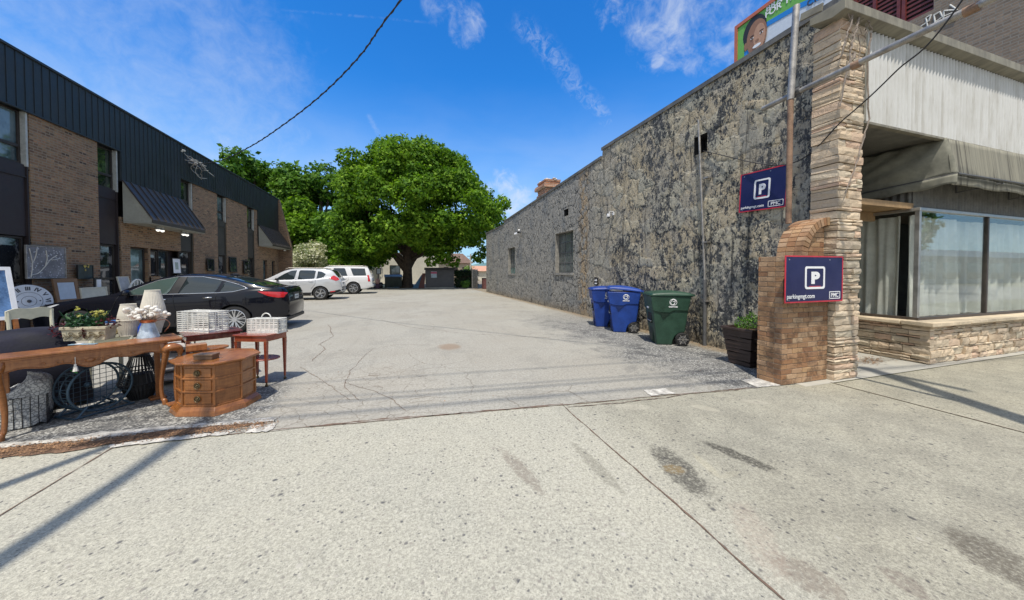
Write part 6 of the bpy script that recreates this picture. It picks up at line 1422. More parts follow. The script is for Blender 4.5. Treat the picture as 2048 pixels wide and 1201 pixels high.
# ================================================================ FURNITURE SALE (left foreground)
def m_wood(name,c1,c2,rough=.35,sc_=1.,coat=.3):
    s=newmat(name); o=s.obj(); g=s.noise(s.scale(o,(3*sc_,3*sc_,26*sc_)),1.6,5,.65,.6); g2=s.noise(s.scale(o,(26*sc_,3*sc_,3*sc_)),1.4,5,.65,.6)
    n=s.noise(o,2.2,4,.6); f=s.m('ADD',s.m('MULTIPLY',g,.5),s.m('MULTIPLY',g2,.5)); c=s.mix(s.ss(f,.38,.62),c1,c2); c=s.mix(s.m('MULTIPLY',s.ss(n,.5,.75),.35),c,tuple(x*.45 for x in c1)); k=s.noise(o,18,4,.7)
    c=s.mix(s.m('MULTIPLY',s.ss(k,.58,.72),.35),c,tuple(x*.35 for x in c1)); return fin(s,c,s.ss(n,.3,.7,rough-.08,rough+.12),0,s.bump(f,.2,.003),.5,coat,**{'Coat Roughness':.25})
M_OAK=m_wood('honey oak',(.235,.085,.027),(.37,.15,.048)); M_PEC=m_wood('amber pecan',(.22,.078,.020),(.35,.135,.038),.32,1.3); M_MAH=m_wood('red mahogany',(.20,.035,.018),(.30,.065,.028),.25,1.2,.6); M_MARO=m_wood('dark maroon mahogany',(.10,.015,.012),(.17,.035,.022),.22,1.,.7)
M_BRS=simple('aged brass',(.20,.15,.08),.35,.8,bmp=.1)
TZ=.745; TA=math.atan2(.60,.80); TU,TV=Vector((.80,.60,0)),Vector((-.60,.80,0)); TO=Vector((-3.45,4.21,0))
TB=thing('console_table','long honey wood console table with carved apron and curled cabriole legs','table',TO,TA)
def outline(L0,L1,V0,V1):   # top with a slightly shaped front edge
    P=[(L0,V1),(L0,V0)]; 
    for k in range(13): u=L0+(L1-L0)*k/12; P.append((u,V0-.012*math.sin(math.pi*k/12)))
    P+=[(L1,V1)]; return P
b=MB(); b.prism(outline(-.14,1.16,-.09,.40)[1:-0 or None],TZ-.022,TZ); b.build('tabletop',M_OAK,TB,bev=.006,seg=2)
b=MB(); b.prism([(x*.985+.007,y*.97+.004) for x,y in outline(-.14,1.16,-.085,.395)],TZ-.040,TZ-.0225); b.build('top_moulding',M_OAK,TB,bev=.005,seg=2)
# front apron with a scalloped lower edge and carved scrolls
ap_=[]; n=60
for k in range(n+1):
    u=-.05+1.09*k/n; t=k/n; d=.085+.045*math.exp(-((t-.5)/.13)**2)+.018*math.cos(t*math.pi*8)*math.sin(math.pi*t)+.03*(math.exp(-(t/.08)**2)+math.exp(-((t-1)/.08)**2)); ap_.append((u,TZ-.041-d))
b=MB()
for a,c in zip(ap_,ap_[1:]): b.add([(a[0],-.05,a[1]),(c[0],-.05,c[1]),(c[0],-.05,TZ-.041),(a[0],-.05,TZ-.041),(a[0],-.028,a[1]),(c[0],-.028,c[1]),(c[0],-.028,TZ-.041),(a[0],-.028,TZ-.041)],[(0,1,2,3),(7,6,5,4),(0,4,5,1)])
b.build('front_apron',M_OAK,TB)
b=MB(); b.tube([(u,-.052,z) for u,z in ap_[::1]],.0065,6)
for sg in (-1,1):
    for (c0,r,a0,a1) in ((.10,.030,0,5.2),(.19,.024,2.6,7.8),(.28,.018,0,4.5),(.05,.022,1,5.6)):
        P=[]
        for k in range(16): a=a0+(a1-a0)*k/15; rr=r*(1-.5*k/15); P.append((.495+sg*(c0+rr*math.cos(a)),-.055,TZ-.105+rr*math.sin(a)*.8-.02*(c0<.15)))
        b.tube(P,.0055,5)
b.ball((.495,-.055,TZ-.125),.022,10,8,(1.3,.5,1)); b.build('carved_scrolls',M_PEC,TB,smooth=60)
b=MB(); b.box(-.04,1.04,.335,.355,TZ-.12,TZ-.041); b.box(-.045,-.025,-.028,.335,TZ-.13,TZ-.041); b.box(1.025,1.045,-.028,.335,TZ-.13,TZ-.041); b.build('side_apron',M_OAK,TB)
def cab(u,v,du,dv,h):
    P=[(u,v,h),(u+du*.008,v+dv*.012,h-.05),(u+du*.025,v+dv*.03,h-.11),(u+du*.016,v+dv*.02,h-.20),(u-du*.004,v-dv*.008,h-.36),(u-du*.010,v-dv*.014,h-.52),(u-du*.002,v-dv*.002,h-.64),(u+du*.010,v+dv*.012,.045),(u+du*.016,v+dv*.018,.0)]
    rr=[.036,.036,.036,.029,.022,.018,.018,.024,.026]; P2=catm(P,4); r2=list(np.interp(np.linspace(0,8,len(P2)),range(9),rr)); return MB().tube(P2,r2,12)
for u,v,du,dv in ((0,-.02,-1,-1),(1.0,-.02,1,-1)):
    o=cab(u,v,du,dv,TZ-.04).build('leg',M_PEC,TB,smooth=60); b=MB(); P=[]
    for k in range(22): a=k*.42; rr=.034*(1-.035*k); P.append((u+du*.03+rr*math.cos(a)*.6*du,v+dv*.045,TZ-.135+rr*.8*math.sin(a)))
    b.tube(P,.009,6); b.build('knee_carving',M_PEC,o,smooth=60)
for u in (.0,1.0): MB().bar((u,.30,TZ-.05),(u+.01,.29,0),.05,.05).build('leg',M_OAK,TB,bev=.006); 
MB().box(.93,1.07,.22,.36,0,.03).build('foot_block',M_OAK,TB,bev=.01)
def T2(px,py,z=TZ): return GZ(px,py,z)
# ---- on the console table
c1,c2=T2(122,684),T2(211,681); d_=(c2-c1).normalized(); ang=math.atan2(d_.y,d_.x); W_=(c2-c1).length
PX=thing('flower_trough','cream stone trough with dark scroll relief full of green and yellow flowers','planter',((c1+c2)/2+Vector((-d_.y,d_.x,0))*.07)*1.,ang); PX.location.z=TZ+.001
M_TRO=simple('aged cream stoneware',(.46,.42,.30),.8,var=.3,sc_=14,bmp=.5); hh=.155; w2=W_/2
b=MB(); b.add([(sx*(w2-(.012 if z==0 else 0)),sy*(.07-(.008 if z==0 else 0)),z) for z in (0,hh-.03) for sx,sy in ((-1,-1),(1,-1),(1,1),(-1,1))],[(0,1,2,3),(0,4,5,1),(1,5,6,2),(2,6,7,3),(3,7,4,0)]); b.build('body',M_TRO,PX,bev=.004)
b=MB(); ring(b,[(-w2-.01,-.08),(w2+.01,-.08),(w2+.01,.08),(-w2-.01,.08)],[(-w2+.012,-.062),(w2-.012,-.062),(w2-.012,.062),(-w2+.012,.062)],hh-.031,hh); b.build('rim',M_TRO,PX,bev=.003)
b=MB(); M_REL=simple('brown relief glaze',(.13,.10,.05),.7,bmp=0)
for i in range(8):
    cx_=-w2+.04+i*(2*w2-.08)/7; sg=1 if i%2 else -1; P=[]
    for k in range(12): a=k*.5; rr=.022*(1-.06*k); P.append((cx_+rr*math.cos(a)*1.2,-.073,.06+sg*.018+rr*math.sin(a)*sg))
    b.tube(P,.004,4)
    b.tube([(cx_-.02,-.073,.06-sg*.02),(cx_+.02,-.073,.06+sg*.01),(cx_+.05,-.073,.055-sg*.018)],.004,4)
b.build('relief_scrolls',M_REL,PX)
MB().box(-w2+.012,w2-.012,-.062,.062,hh-.05,hh-.02).build('soil',M_DIRT,PX)
M_PL1=m_leaf('deep trough leaves',[(.2,(.010,.040,.018)),(.5,(.025,.085,.03)),(.85,(.06,.14,.04))],.2); M_PL2=m_leaf('burgundy leaves',[(.2,(.05,.006,.012)),(.8,(.15,.02,.035))],.2); M_PL3=m_leaf('yellow petals',[(.2,(.42,.40,.10)),(.8,(.68,.62,.22))],.3)
leaves(np.concatenate([puff(210,(-.02,0,hh+.055),(w2*1.05,.11,.075)),puff(110,(-w2*.65,0,hh+.06),(.11,.11,.09))]),.027,'foliage',M_PL1,PX,asp=.42)
leaves(np.concatenate([puff(70,(w2*.9,0,hh+.04),(.11,.09,.07)),puff(90,(-w2*1.15,-.02,hh-.03),(.13,.09,.09)),puff(30,(.01,-.075,hh*.6),(.02,.01,.06))]),.018,'trailing_leaves',M_PL2,PX,asp=.5)
leaves(np.concatenate([puff(46,(.09,0,hh+.14),(.08,.06,.045)),puff(16,(-.09,-.02,hh+.20),(.025,.02,.025)),puff(8,(-.08,-.02,hh+.12),(.03,.02,.02))]),.017,'flowers',M_PL3,PX,asp=.6)
b=MB()
for k in range(16): x=random.uniform(-w2,w2); b.tube(catm([(x*.6,0,hh-.02),(x*.9,random.uniform(-.04,.04),hh+.08),(x*1.15,random.uniform(-.06,.06),hh+.14+random.uniform(-.04,.05))],4),.003,4)
b.build('stems',M_PL1,PX)
M_SHADE=simple('pleated ivory lampshade',(.62,.58,.49),.85,var=.1,bmp=0)
def shade(label,px,py,prof,sc_=1):
    p=T2(px,py); t=thing('lampshade',label,'lampshade',(p.x,p.y,TZ+.001),0,'pleated lampshades stacked mouth to mouth'); k=0
    for q in prof:
        o=MB().lathe(q,(0,0,0),84,'z',.035).build('pleated_shade',M_SHADE,t); 
        for r,z in (q[0],q[-1]): MB().tube([((r+.002)*math.cos(2*math.pi*i/32),(r+.002)*math.sin(2*math.pi*i/32),z) for i in range(32)],.004,5,closed=True).build('wire_ring',M_SHADE,o)
    return t
shade('shorter pair of ivory pleated lampshades stacked mouth to mouth',258,671,[[(.076,.0),(.087,.08),(.094,.180)],[(.094,.186),(.088,.24),(.062,.372)]])
shade('tall ivory pleated lampshade standing behind the cotton pitcher',307,666,[[(.066,.0),(.088,.10),(.115,.20)],[(.120,.206),(.106,.32),(.066,.53)]])
p=T2(297,675); t=thing('pitcher','galvanised pitcher with copper rim holding cotton stems','pitcher',(p.x,p.y,TZ+.001)); M_ZINC=simple('blotchy zinc',(.50,.58,.64),.38,.45,var=.3,sc_=18,bmp=.1); M_COP=simple('copper band',(.52,.24,.14),.3,.8)
MB().lathe([(0,0),(.095,.0),(.092,.02),(.054,.155),(.050,.17)],(0,0,0),32).build('body',M_ZINC,t,smooth=50); MB().lathe([(.056,.170),(.066,.175),(.075,.205),(.071,.207),(.058,.18)],(0,0,0),28).build('copper_rim',M_COP,t,smooth=50)
MB().tube(catm([(.06,.03,.19),(.13,.06,.19),(.16,.07,.13),(.12,.05,.05)],6),.005,6).build('handle',M_COP,t,smooth=60)
b=MB(); M_COT=simple('cotton boll',(.74,.70,.63),.95,var=.08,bmp=.3); stems=MB()
for k in range(34):
    a=random.uniform(0,6.28); r=random.uniform(.02,.20); z=.25+random.uniform(-.03,.13)*(1-r*2); x,y=r*math.cos(a),r*.6*math.sin(a)
    for _ in range(4): b.ball((x+random.gauss(0,.010),y+random.gauss(0,.010),z+random.gauss(0,.008)),random.uniform(.015,.024),7,5,(1,1,.9),.1)
    stems.tube([(x*.1,y*.1,.16),(x*.6,y*.6,.22),(x,y,z-.01)],.003,4)
b.build('cotton_bolls',M_COT,t,smooth=60); stems.build('stems',M_VINE,t)
p=T2(281,672); t=thing('blue_bottle','cobalt blue glass bottle behind the pitcher','bottle',(p.x-.02,p.y+.06,TZ+.001)); MB().lathe([(0,0),(.035,0),(.038,.02),(.036,.10),(.018,.13),(.016,.17),(.02,.175),(0,.175)],(0,0,0),20).build('body',m_glass('cobalt glass',(.005,.05,.32),.05,.8),t,smooth=50)
p=T2(233,668); t=thing('striped_books','stack of white and blue striped books between trough and lampshades','books',(p.x-.06,p.y+.10,TZ+.001),.6)
for k in range(6): MB().box(-.09+random.uniform(-.008,.008),.09,-.07,.07,k*.026,k*.026+.024).build('book',[M_WHT,simple('blue book cover %d'%k,(.03,.10,.28),.5)][k%2],t,bev=.002)
p=T2(225,672); t=thing('dried_flowers','small bunch of pale yellow dried flowers by the trough','dried flowers',(p.x,p.y+.02,TZ+.001)); leaves(puff(120,(0,0,.045),(.07,.04,.045)),.014,'petals',m_leaf('straw petals',[(.2,(.50,.36,.16)),(.8,(.75,.62,.36))],.2),t,asp=.5); MB().tube([(-.02,0,.03),(.03,.0,.03),(.08,-.02,.02)],.005,5).build('stalks',M_VINE,t)
p=T2(165,690,TZ); t=thing('blue_tray','small clear and blue tray in front of the trough','tray',(p.x,p.y,TZ+.001),ang); MB().box(-.11,.12,-.02,.02,0,.008).build('tray',simple('pale blue enamel',(.22,.34,.42),.3),t,bev=.003); MB().box(-.05,.0,-.018,.018,.009,.014).build('card',M_WHT,t)
t=thing('tassel','cream tassel hanging from the console table apron','tassel',TO+TU*.40-TV*.06+Vector((0,0,.50))); MB().lathe([(0,.10),(.008,.10),(.008,.08),(.012,.075),(.018,.03),(0,.03)],(0,0,0),16,'z',.1).build('fringe',M_COT,t); MB().tube([(0,0,.1),(0,.0,.17)],.003,4).build('cord',M_COT,t)
# ---- under the console table
p=GZ(62,852); t=thing('wire_basket','square black wire basket holding a bulging grey patterned sack','basket',(p.x-.10,p.y+.06,0),R(28)); M_WIRE=simple('black wire',(.015,.015,.016),.5,bmp=0)
b=MB(); hw=.165
for z in (.01,.10,.19,.30): b.tube([(-hw,-hw,z),(hw,-hw,z),(hw,hw,z),(-hw,hw,z)],.0045 if z<.3 else .007,5,closed=True)
for k in range(8): x=-hw+2*hw*k/7; [b.tube(q,.003,4) for q in ([(x,-hw,.01),(x,-hw,.30)],[(x,hw,.01),(x,hw,.30)],[(-hw,x,.01),(-hw,x,.30)],[(hw,x,.01),(hw,x,.30)])]
b.build('wire_frame',M_WIRE,t)
def m_sack():
    s=newmat('grey patterned sack cloth'); P=s.obj(); v=s.voro(s.vm('ADD',P,s.scale(s.noise(P,12,3,.6,out=1),(.06,.06,.06))).outputs[0],34.,'DISTANCE_TO_EDGE'); c=s.mix(s.ss(v,.02,.16),(.20,.20,.20),(.50,.50,.47)); n=s.noise(P,6,4,.6); return fin(s,s.mix(s.m('MULTIPLY',s.ss(n,.5,.7),.3),c,(.22,.21,.2)),.9,0,s.bump(n,.8,.03),.1)
def sack(u,v):
    a=2*math.pi*u; e=.5; x=math.copysign(abs(math.cos(a))**e,math.cos(a)); y=math.copysign(abs(math.sin(a))**e,math.sin(a)); r=.155*(1+.05*math.sin(a*3+v*4))*(1 if v<.75 else math.sqrt(max(0,1-((v-.75)/.25)**2)))
    return (x*r+.03*v,y*r,.02+.43*v+.06*x*v*(v>.5)+.012*math.sin(a*5+v*9))
MB().grid(48,24,sack).build('sack',m_sack(),t,smooth=180)
p=GZ(186,826); t=thing('wire_reel','blue steel wire reel lying on its stand under the table','reel',(p.x-.02,p.y+.06,0),R(60)); M_BST=simple('slate blue painted steel',(.045,.085,.12),.45,.3,var=.25,bmp=0); Rr=.245; cz=.275
b=MB()
for x in (-.11,.11): b.tube([(x,Rr*math.cos(2*math.pi*k/40),cz+Rr*math.sin(2*math.pi*k/40)) for k in range(40)],.011,8,closed=True)
b.tube([(.0,Rr*math.cos(2*math.pi*k/40),cz+Rr*math.sin(2*math.pi*k/40)) for k in range(40)],.005,5,closed=True); b.v=[(y,x,z) for x,y,z in b.v]; b.build('rim_ring',M_BST,t,smooth=60)
b=MB()
for k in range(36):
    a=2*math.pi*k/36; a2=a+(.09 if k%2 else -.09); b.tube([(Rr*math.cos(a),-.11,cz+Rr*math.sin(a)),(Rr*math.cos(a2),.11,cz+Rr*math.sin(a2))],.0045,4)
b.build('cross_wires',M_BST,t)
b=MB()
for k in range(9): h=-Rr+.05*(k+.8); w_=math.sqrt(max(.001,Rr**2-h*h)); b.tube([(-w_,.11,cz+h),(w_,.11,cz+h)],.003,4); b.tube([(h,.11,cz-w_),(h,.11,cz+w_)],.003,4)
b.ball((0,.11,cz),.03,8,6); b.build('back_mesh',M_BST,t)
b=MB()
for y in (-.14,.14): b.tube([(-.22,y,.012),(.24,y,.012)],.010,6); b.tube([(-.20,y,.012),(-.12,y*.9,.10)],.010,6); b.tube([(.22,y,.012),(.12,y*.9,.10)],.010,6)
b.tube([(-.22,-.14,.012),(-.22,.14,.012)],.010,6); b.build('stand',M_BST,t); MB().obox(Matrix.Translation((-.17,-.06,cz+.20))@Matrix.Rotation(.7,4,'Y')@Matrix.Rotation(.1,4,'X'),.05,.055,.003).build('price_tag',simple('neon green tag',(.12,.65,.12),.5,bmp=0),t)
p=GZ(283,800); t=thing('wire_lantern','tall black slatted metal lantern with an hourglass top under the table','lantern',(p.x-.05,p.y+.08,0),.3)
for k in range(30):
    a=2*math.pi*k/30; c,s_=math.cos(a),math.sin(a); MB().tube([(.09*c,.09*s_,.0),(.185*c,.185*s_,.20),(.07*c,.07*s_,.52)],.0055,4).build('slat',M_WIRE,t)
b=MB(); 
for r,z in ((.09,.005),(.185,.20),(.13,.36),(.075,.51)): b.tube([(r*math.cos(2*math.pi*k/24),r*math.sin(2*math.pi*k/24),z) for k in range(24)],.008,5,closed=True)
b.build('hoop',M_WIRE,t); MB().lathe([(.075,.50),(.07,.58),(.115,.66),(0,.66)],(0,0,0),16).build('top',M_WIRE,t); MB().lathe([(0,.01),(.09,.01),(.14,.12),(.10,.30),(0,.30)],(0,0,0),14).build('inner_vessel',simple('soot black inner',(.03,.03,.03),.8),t)
p=GZ(325,782); t=thing('wire_rack','black wire rack stacked with folded grey cloths behind the table leg','rack',(p.x-.12,p.y+.42,0),.45)
for k in range(4): MB().grid(10,6,lambda u,v,k=k:((u-.5)*.42+.01*math.sin(v*9+k),(v-.5)*.36,.06+k*.13+.10*math.sin(math.pi*u)**.3*math.sin(math.pi*v)**.3)).build('folded_cloth',simple('grey white cloth %d'%k,(.48,.46,.46),.9,var=.2,sc_=6),t,smooth=180,solid=.01)
b=MB()
for k in range(5): b.tube([(-.23,-.2,.04+k*.13),(.23,-.2,.04+k*.13),(.23,.2,.04+k*.13),(-.23,.2,.04+k*.13)],.006,5,closed=True)
for x in (-.23,.23):
    for y in (-.2,.2): b.tube([(x,y,0),(x,y,.6)],.008,5)
b.build('wire_frame',M_WIRE,t)
# ivory chair, dark armchair, picture, behind the console table
def ladder_chair(label,loc,rz,m,h=1.0):
    t=thing('ivory_chair',label,'chair',loc,rz); w_=.20
    MB().box(-w_,w_,-.22,.22,.43,.46).build('seat',m,t,bev=.01)
    for x in (-w_+.02,w_-.02):
        MB().bar((x,-.2,0),(x,-.2,.43),.035,.035).build('leg',m,t); MB().tube([(x,.2,0),(x,.2,.45),(x,.25,h-.03)],.02,8).build('leg',m,t)
    b=MB(); n=16; P=[]
    for k in range(n+1): x=-w_+2*w_*k/n; P.append((x,h-.02+.035*math.sin(math.pi*k/n)+.012*math.sin(3*math.pi*k/n)))
    for k in range(n,-1,-1): x=-w_+2*w_*k/n; P.append((x,h-.15+.03*abs(math.sin(2*math.pi*k/n))))
    b.prism(P,.235,.265,lambda x,y,z:(x,z,y)); b.build('crest_rail',m,t); MB().box(-w_+.04,w_-.04,.215,.235,.62,.68).build('lower_rail',m,t); return t
M_CRM=simple('ivory painted wood',(.52,.50,.38),.55,var=.12,sc_=4)
ladder_chair('ivory painted wooden chair standing under the round clock',(-4.72,6.25,0),R(58),M_CRM)
ladder_chair('ivory curved chair tucked behind the console table',(-3.75,5.75,0),R(20),M_CRM,.62)
t=thing('dark_armchair','low dark navy armchair draped with a blanket behind the console table','armchair',(-4.25,4.95,0),R(35)); M_NAVC=simple('dark navy blanket',(.008,.008,.018),.85,var=.5,sc_=5,bmp=.8)
def blk(u,v): x=-.75+1.5*u; y=-.35+.7*v; e=min(1,min(u,1-u)*7)*min(1,min(v,1-v)*6); return (x,y,.05+(.74+.06*math.sin(x*4)+.03*math.sin(y*9+x*5))*e**.4)
MB().grid(40,20,blk).build('blanket',M_NAVC,t,smooth=180,solid=.02); MB().box(-.66,.66,-.28,.28,.06,.60).build('seat_frame',M_BLKF,t,bev=.05,seg=3)
for x in (-.6,.6): MB().box(x-.03,x+.03,-.25,-.19,0,.06).build('leg',M_OAK,t)
t=thing('magenta_cloth','magenta and white patterned cloth lying on the dark armchair','cloth',(-3.72,5.32,.80),.5); MB().grid(14,8,lambda u,v:((u-.5)*.42,(v-.5)*.3,.02*math.sin(u*9)+.015*math.sin(v*11))).build('cloth',simple('magenta cloth',(.36,.06,.17),.9,var=.5,sc_=8),t,smooth=180,solid=.01); MB().box(-.05,.25,-.2,-.1,-.03,-.01,.005).build('white_fold',M_WHT,t)
a,c=GX(27,548,-5.46),GX(29,636,-5.46); t=thing('blue_poster','large white framed blue print leaning at the left edge','picture frame',(-5.6,a.y-.30,c.z-.02)); t.rotation_euler=(.0,-.22,-.5)
b=MB(); ring(b,[(-.36,0),(.36,0),(.36,.78),(-.36,.78)],[(-.31,.05),(.31,.05),(.31,.73),(-.31,.73)],-.015,.015); b.v=[(z,x,y) for x,y,z in b.v]; b.build('frame',M_WHT,t); MB().box(-.01,.002,-.31,.31,.05,.73).build('print',simple('cloudy blue print',(.12,.22,.40),.3,var=.5,sc_=4),t); MB().box(-.02,.02,-.34,-.30,-.85,0).build('support_leg',M_OAK,t); MB().box(-.02,.02,.30,.34,-.85,0).build('support_leg',M_OAK,t)
p=GZ(2,640,.82); t=thing('wooden_chair_back','corner of a tan wooden chair at the far left edge','chair',(p.x-.05,p.y+.05,0),.4)
MB().tube([(0,0,0),(0,0,.5),(.03,.02,.92)],.022,8).build('leg',M_OAK,t,smooth=60); MB().tube([(-.42,0,0),(-.42,0,.5),(-.42,.02,.92)],.022,8).build('leg',M_OAK,t,smooth=60); MB().box(-.46,.05,-.015,.02,.84,.95).build('back_rail',M_OAK,t,bev=.01); MB().box(-.44,.02,-.40,.0,.42,.45).build('seat',M_OAK,t)
for x in (-.42,0): MB().box(x-.02,x+.02,-.38,-.34,0,.42).build('leg',M_OAK,t)
# ---- hexagonal drawer cabinet
V6=[Vector(v) for v in ((-2.28,4.34),(-1.91,4.23),(-1.71,4.42),(-1.66,4.68),(-1.82,4.92),(-2.16,5.02),(-2.40,4.84),(-2.43,4.52))]; cc=sum(V6,Vector((0,0)))/8; NV=8
CB=thing('drawer_cabinet','low amber wood eight-sided cabinet with three drawers and brass ring pulls','cabinet',(cc.x,cc.y,0)); L6=[v-cc for v in V6]
def hexp(f): return [(v.x*f,v.y*f) for v in L6]
def slab(b,f0,f1,z0,z1):
    P=[(x,y,z0) for x,y in hexp(f0)]+[(x,y,z1) for x,y in hexp(f1)]; b.add(P,[tuple(range(NV))[::-1],tuple(range(NV,2*NV))]+[(i,(i+1)%NV,(i+1)%NV+NV,i+NV) for i in range(NV)])
b=MB(); slab(b,.86,.86,.09,.525); b.build('carcase',M_PEC,CB,bev=.003)
b=MB(); slab(b,1.03,1.0,.0,.045); slab(b,.99,.90,.0455,.085); slab(b,.89,.89,.0855,.10); b.build('plinth',M_PEC,CB,bev=.004,seg=2)
b=MB(); slab(b,.90,.98,.515,.534); slab(b,1.02,1.02,.5345,.556); b.build('top',M_PEC,CB,bev=.006,seg=2)
zz=[.105,.245,.385,.512]
for i in (1,2): b=MB(); slab(b,.90,.90,zz[i]-.014,zz[i]+.006); b.build('rail_moulding',M_PEC,CB,bev=.004,seg=2)
e0,e1=L6[0]*.86,L6[1]*.86; du=(e1-e0).normalized(); nn_=Vector((du.y,-du.x)); 
for i in range(3):
    z0,z1=zz[i]+.012,zz[i+1]-.02; a,c=e0+du*.03,e1-du*.03
    b=MB(); M=frameM(((a.x+c.x)/2+nn_.x*.004,(a.y+c.y)/2+nn_.y*.004,(z0+z1)/2),(du.x,du.y,0),(0,0,1)); b.obox(M,(c-a).length,z1-z0,.012); d=b.build('drawer',M_PEC,CB,bev=.003)
    b=MB(); ctr=M@Vector((0,.0,.010)); 
    b.tube([M@Vector((.030*math.cos(2*math.pi*k/20),.030*math.sin(2*math.pi*k/20)-.004,.016)) for k in range(20)],.0045,6,closed=True)
    for k in range(10): a2=2*math.pi*k/10; b.ball(M@Vector((.019*math.cos(a2),.019*math.sin(a2),.010)),.008,6,4)
    b.ball(M@Vector((0,0,.012)),.012,8,6); b.build('ring_pull',M_BRS,d,smooth=60)
for k in range(8): v=L6[k]*.87; MB().cyl((v.x,v.y,.10),(v.x,v.y,.515),.012,n=8).build('corner_post',M_PEC,CB,smooth=60)
p=GZ(413,718,.557); t=thing('small_box','small plain brown wooden box on top of the eight-sided cabinet','box',(p.x,p.y,.557),R(-14)); MB().box(-.095,.095,-.05,.05,0,.036).build('base',m_wood('dull brown wood',(.13,.075,.04),(.19,.11,.06),.5),t,bev=.003); MB().box(-.10,.10,-.054,.054,.037,.058).build('lid',bpy.data.materials['dull brown wood'],t,bev=.003)
# ---- small stool with an open drawer behind the cabinet
t=thing('end_table','small amber wood end table with a pulled-out drawer behind the cabinet','end table',(-2.33,5.04,0),R(30))
b=MB(); b.prism([(.20*math.cos(2*math.pi*k/28),.15*math.sin(2*math.pi*k/28)) for k in range(28)],.555,.575); b.build('top',M_PEC,t,bev=.004)
MB().box(-.13,.13,-.10,.10,.47,.553).build('drawer_case',M_OAK,t,bev=.003); MB().box(-.20,-.02,-.17,-.03,.58,.65).build('open_drawer',M_OAK,t,bev=.004)
for x in (-.11,.11):
    for y in (-.08,.08): MB().tube([(x,y,.47),(x*1.1,y*1.1,.25),(x*1.25,y*1.25,0)],[.018,.014,.011],8).build('leg',M_PEC,t,smooth=60)
p=GZ(350,705,.60); t=thing('carved_scroll','rounded carved wooden scroll arm beside the end table','furniture part',(p.x-.03,p.y+.03,0),R(40))
b=MB(); b.tube(catm([(-.05,0,.60),(-.055,0,.635),(-.01,0,.655),(.045,0,.63),(.055,0,.56),(.035,0,.46),(.02,0,.2),(.03,0,0)],5),[.018+.028*math.sin(math.pi*min(1,k/20)) if k<22 else .03-.0006*(k-22) for k in range(36)],12); b.build('scroll_arm',M_PEC,t,smooth=60); MB().box(-.06,.1,-.06,.06,0,.025).build('foot',M_PEC,t,bev=.008)
# ---- red side table
def side_table(label,loc,rz,w_,d_,h,m,shelf=True):
    t=thing('side_table',label,'table',loc,rz)
    pts=[(-w_/2,-d_/2)]+[(-w_/2+w_*k/8,-d_/2-.018*math.sin(math.pi*k/8)) for k in range(1,8)]+[(w_/2,-d_/2)]+[(w_/2+.012*math.sin(math.pi*k/6),-d_/2+d_*k/6) for k in range(1,6)]+[(w_/2,d_/2),(-w_/2,d_/2)]
    MB().prism(pts,h-.018,h).build('tabletop',m,t,bev=.004,seg=2)
    b=MB(); b.prism([(x*.93,y*.93) for x,y in pts],h-.085,h-.019); b.build('apron',m,t,bev=.002); b=MB(); b.prism([(x*.94,y*.94) for x,y in pts],h-.0865,h-.080); b.build('apron_inlay',M_OAK,t)
    for sx in (-1,1):
        for sy in (-1,1):
            x,y=sx*(w_/2-.035),sy*(d_/2-.03); b=MB(); b.add([(x+a*r,y+c*r,z) for z,r in ((h-.09,.020),(.05,.011)) for a,c in ((-1,-1),(1,-1),(1,1),(-1,1))],[(0,1,2,3)[::-1],(4,5,6,7),(0,1,5,4),(1,2,6,5),(2,3,7,6),(3,0,4,7)]); lg=b.build('leg',m,t,bev=.002); MB().cyl((x-.012,y,.015),(x+.012,y,.015),.015,n=10).build('caster',M_BRS,lg,smooth=40); MB().cyl((x,y,.028),(x,y,.052),.009,n=8).build('caster_stem',M_BRS,lg)
    if shelf: MB().prism([((w_/2-.04)*math.cos(a)*1.15,(d_/2-.03)*math.sin(a)*1.1) for a in np.linspace(0,2*math.pi,28)[:-1]],h*.48,h*.48+.014).build('shelf',m,t,bev=.003)
    return t
ra=R(-22); u_=Vector((math.cos(ra),math.sin(ra))); v_=Vector((-math.sin(ra),math.cos(ra))); cR=Vector((-1.73,5.09))-u_*.24+v_*.19
side_table('red mahogany side table with lower shelf and brass casters, nearest the open lot',(cR.x,cR.y,0),ra,.48,.38,.68,M_MAH)
mt=side_table('dark maroon table behind the cabinet carrying the long white basket','' or (-2.60,5.72,0),R(33),.60,.46,.68,M_MARO,False)
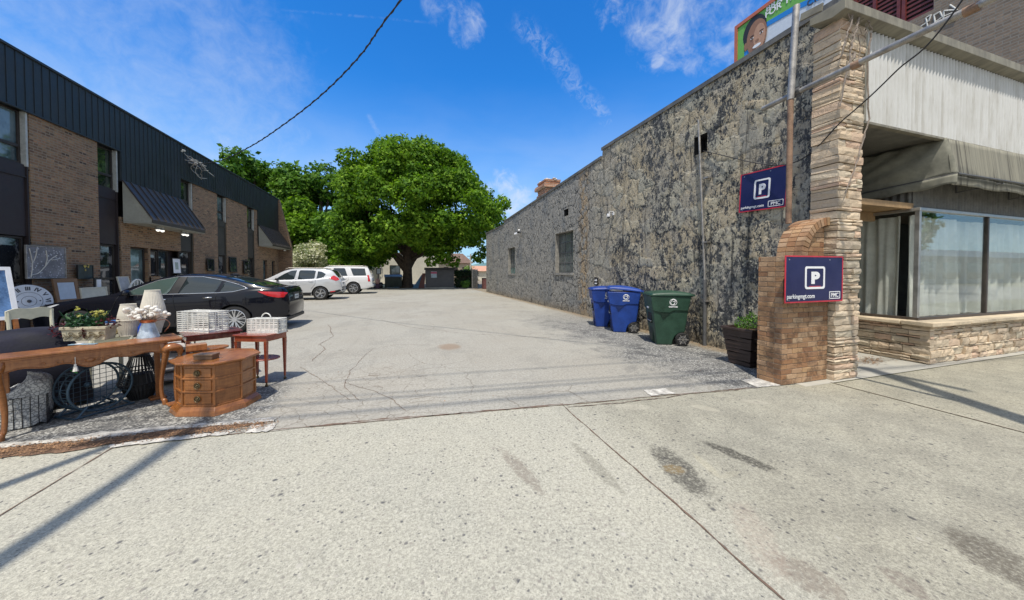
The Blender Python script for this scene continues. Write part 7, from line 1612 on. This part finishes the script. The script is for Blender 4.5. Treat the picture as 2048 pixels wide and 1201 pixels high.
# ---- white slatted baskets
def slat_basket(label,c,rz,w_,d_,h,nv,nh,handle,group='white slatted wicker baskets'):
    t=thing('wicker_basket',label,'basket',c,rz,group); x,y=w_/2,d_/2
    for nm,fn,L in (('front_panel',lambda u,z:(u,-y,z),x),('back_panel',lambda u,z:(u,y,z),x),('side_panel',lambda u,z:(-x,u,z),y),('side_panel',lambda u,z:(x,u,z),y)):
        b=MB(); k=max(2,round(nv*L/x))
        for i in range(k+1): u=-L+2*L*i/k; b.bar(fn(u,0),fn(u,h),.009,.009,(1,0,0) if L==x else (0,1,0))
        for j in range(nh+1): z=h*j/nh; b.bar(fn(-L-.004,z),fn(L+.004,z+random.uniform(-.003,.003)),.007,.012)
        b.build(nm,M_WICK,t)
    b=MB(); [b.bar((-x,-y+2*y*i/6,h),(x,-y+2*y*i/6,h),.007,.012) for i in range(7)]; b.build('lid',M_WICK,t); b=MB(); b.box(-x,x,-y,y,.002,.010); b.build('base',M_WICK,t)
    if handle: b=MB(); b.tube([(.065*math.cos(a),-y*.2,h+.075*math.sin(a)) for a in np.linspace(0,math.pi,14)],.007,6); b.build('handle',M_WICK,t,smooth=60)
    else: b=MB(); [b.tube([(xx-.05,-.02,h+.004),(xx-.02,-.02,h+.018),(xx+.03,-.02,h+.014),(xx+.06,-.02,h+.004)],.006,5) for xx in (-.12,.1)]; b.build('lid_tie',M_WICK,t)
p1,p2=GZ(355,663,.68),GZ(418,666,.68); dd=(p2-p1).normalized(); an=math.atan2(dd.y,dd.x); L_=(p2-p1).length; cM=(p1+p2)/2+Vector((-dd.y,dd.x,0))*.13
slat_basket('long white slatted wicker basket on the dark maroon table',(cM.x,cM.y,.681),an,L_,.26,.27,6,10,False)
p1,p2=GZ(494,667,.68),GZ(556,667,.68); dd=(p2-p1).normalized(); an=math.atan2(dd.y,dd.x); L_=(p2-p1).length; cM=(p1+p2)/2+Vector((-dd.y,dd.x,0))*.09
slat_basket('small white slatted wicker basket with a hoop handle on the red table',(cM.x,cM.y,.681),an,L_,.17,.185,7,8,True)
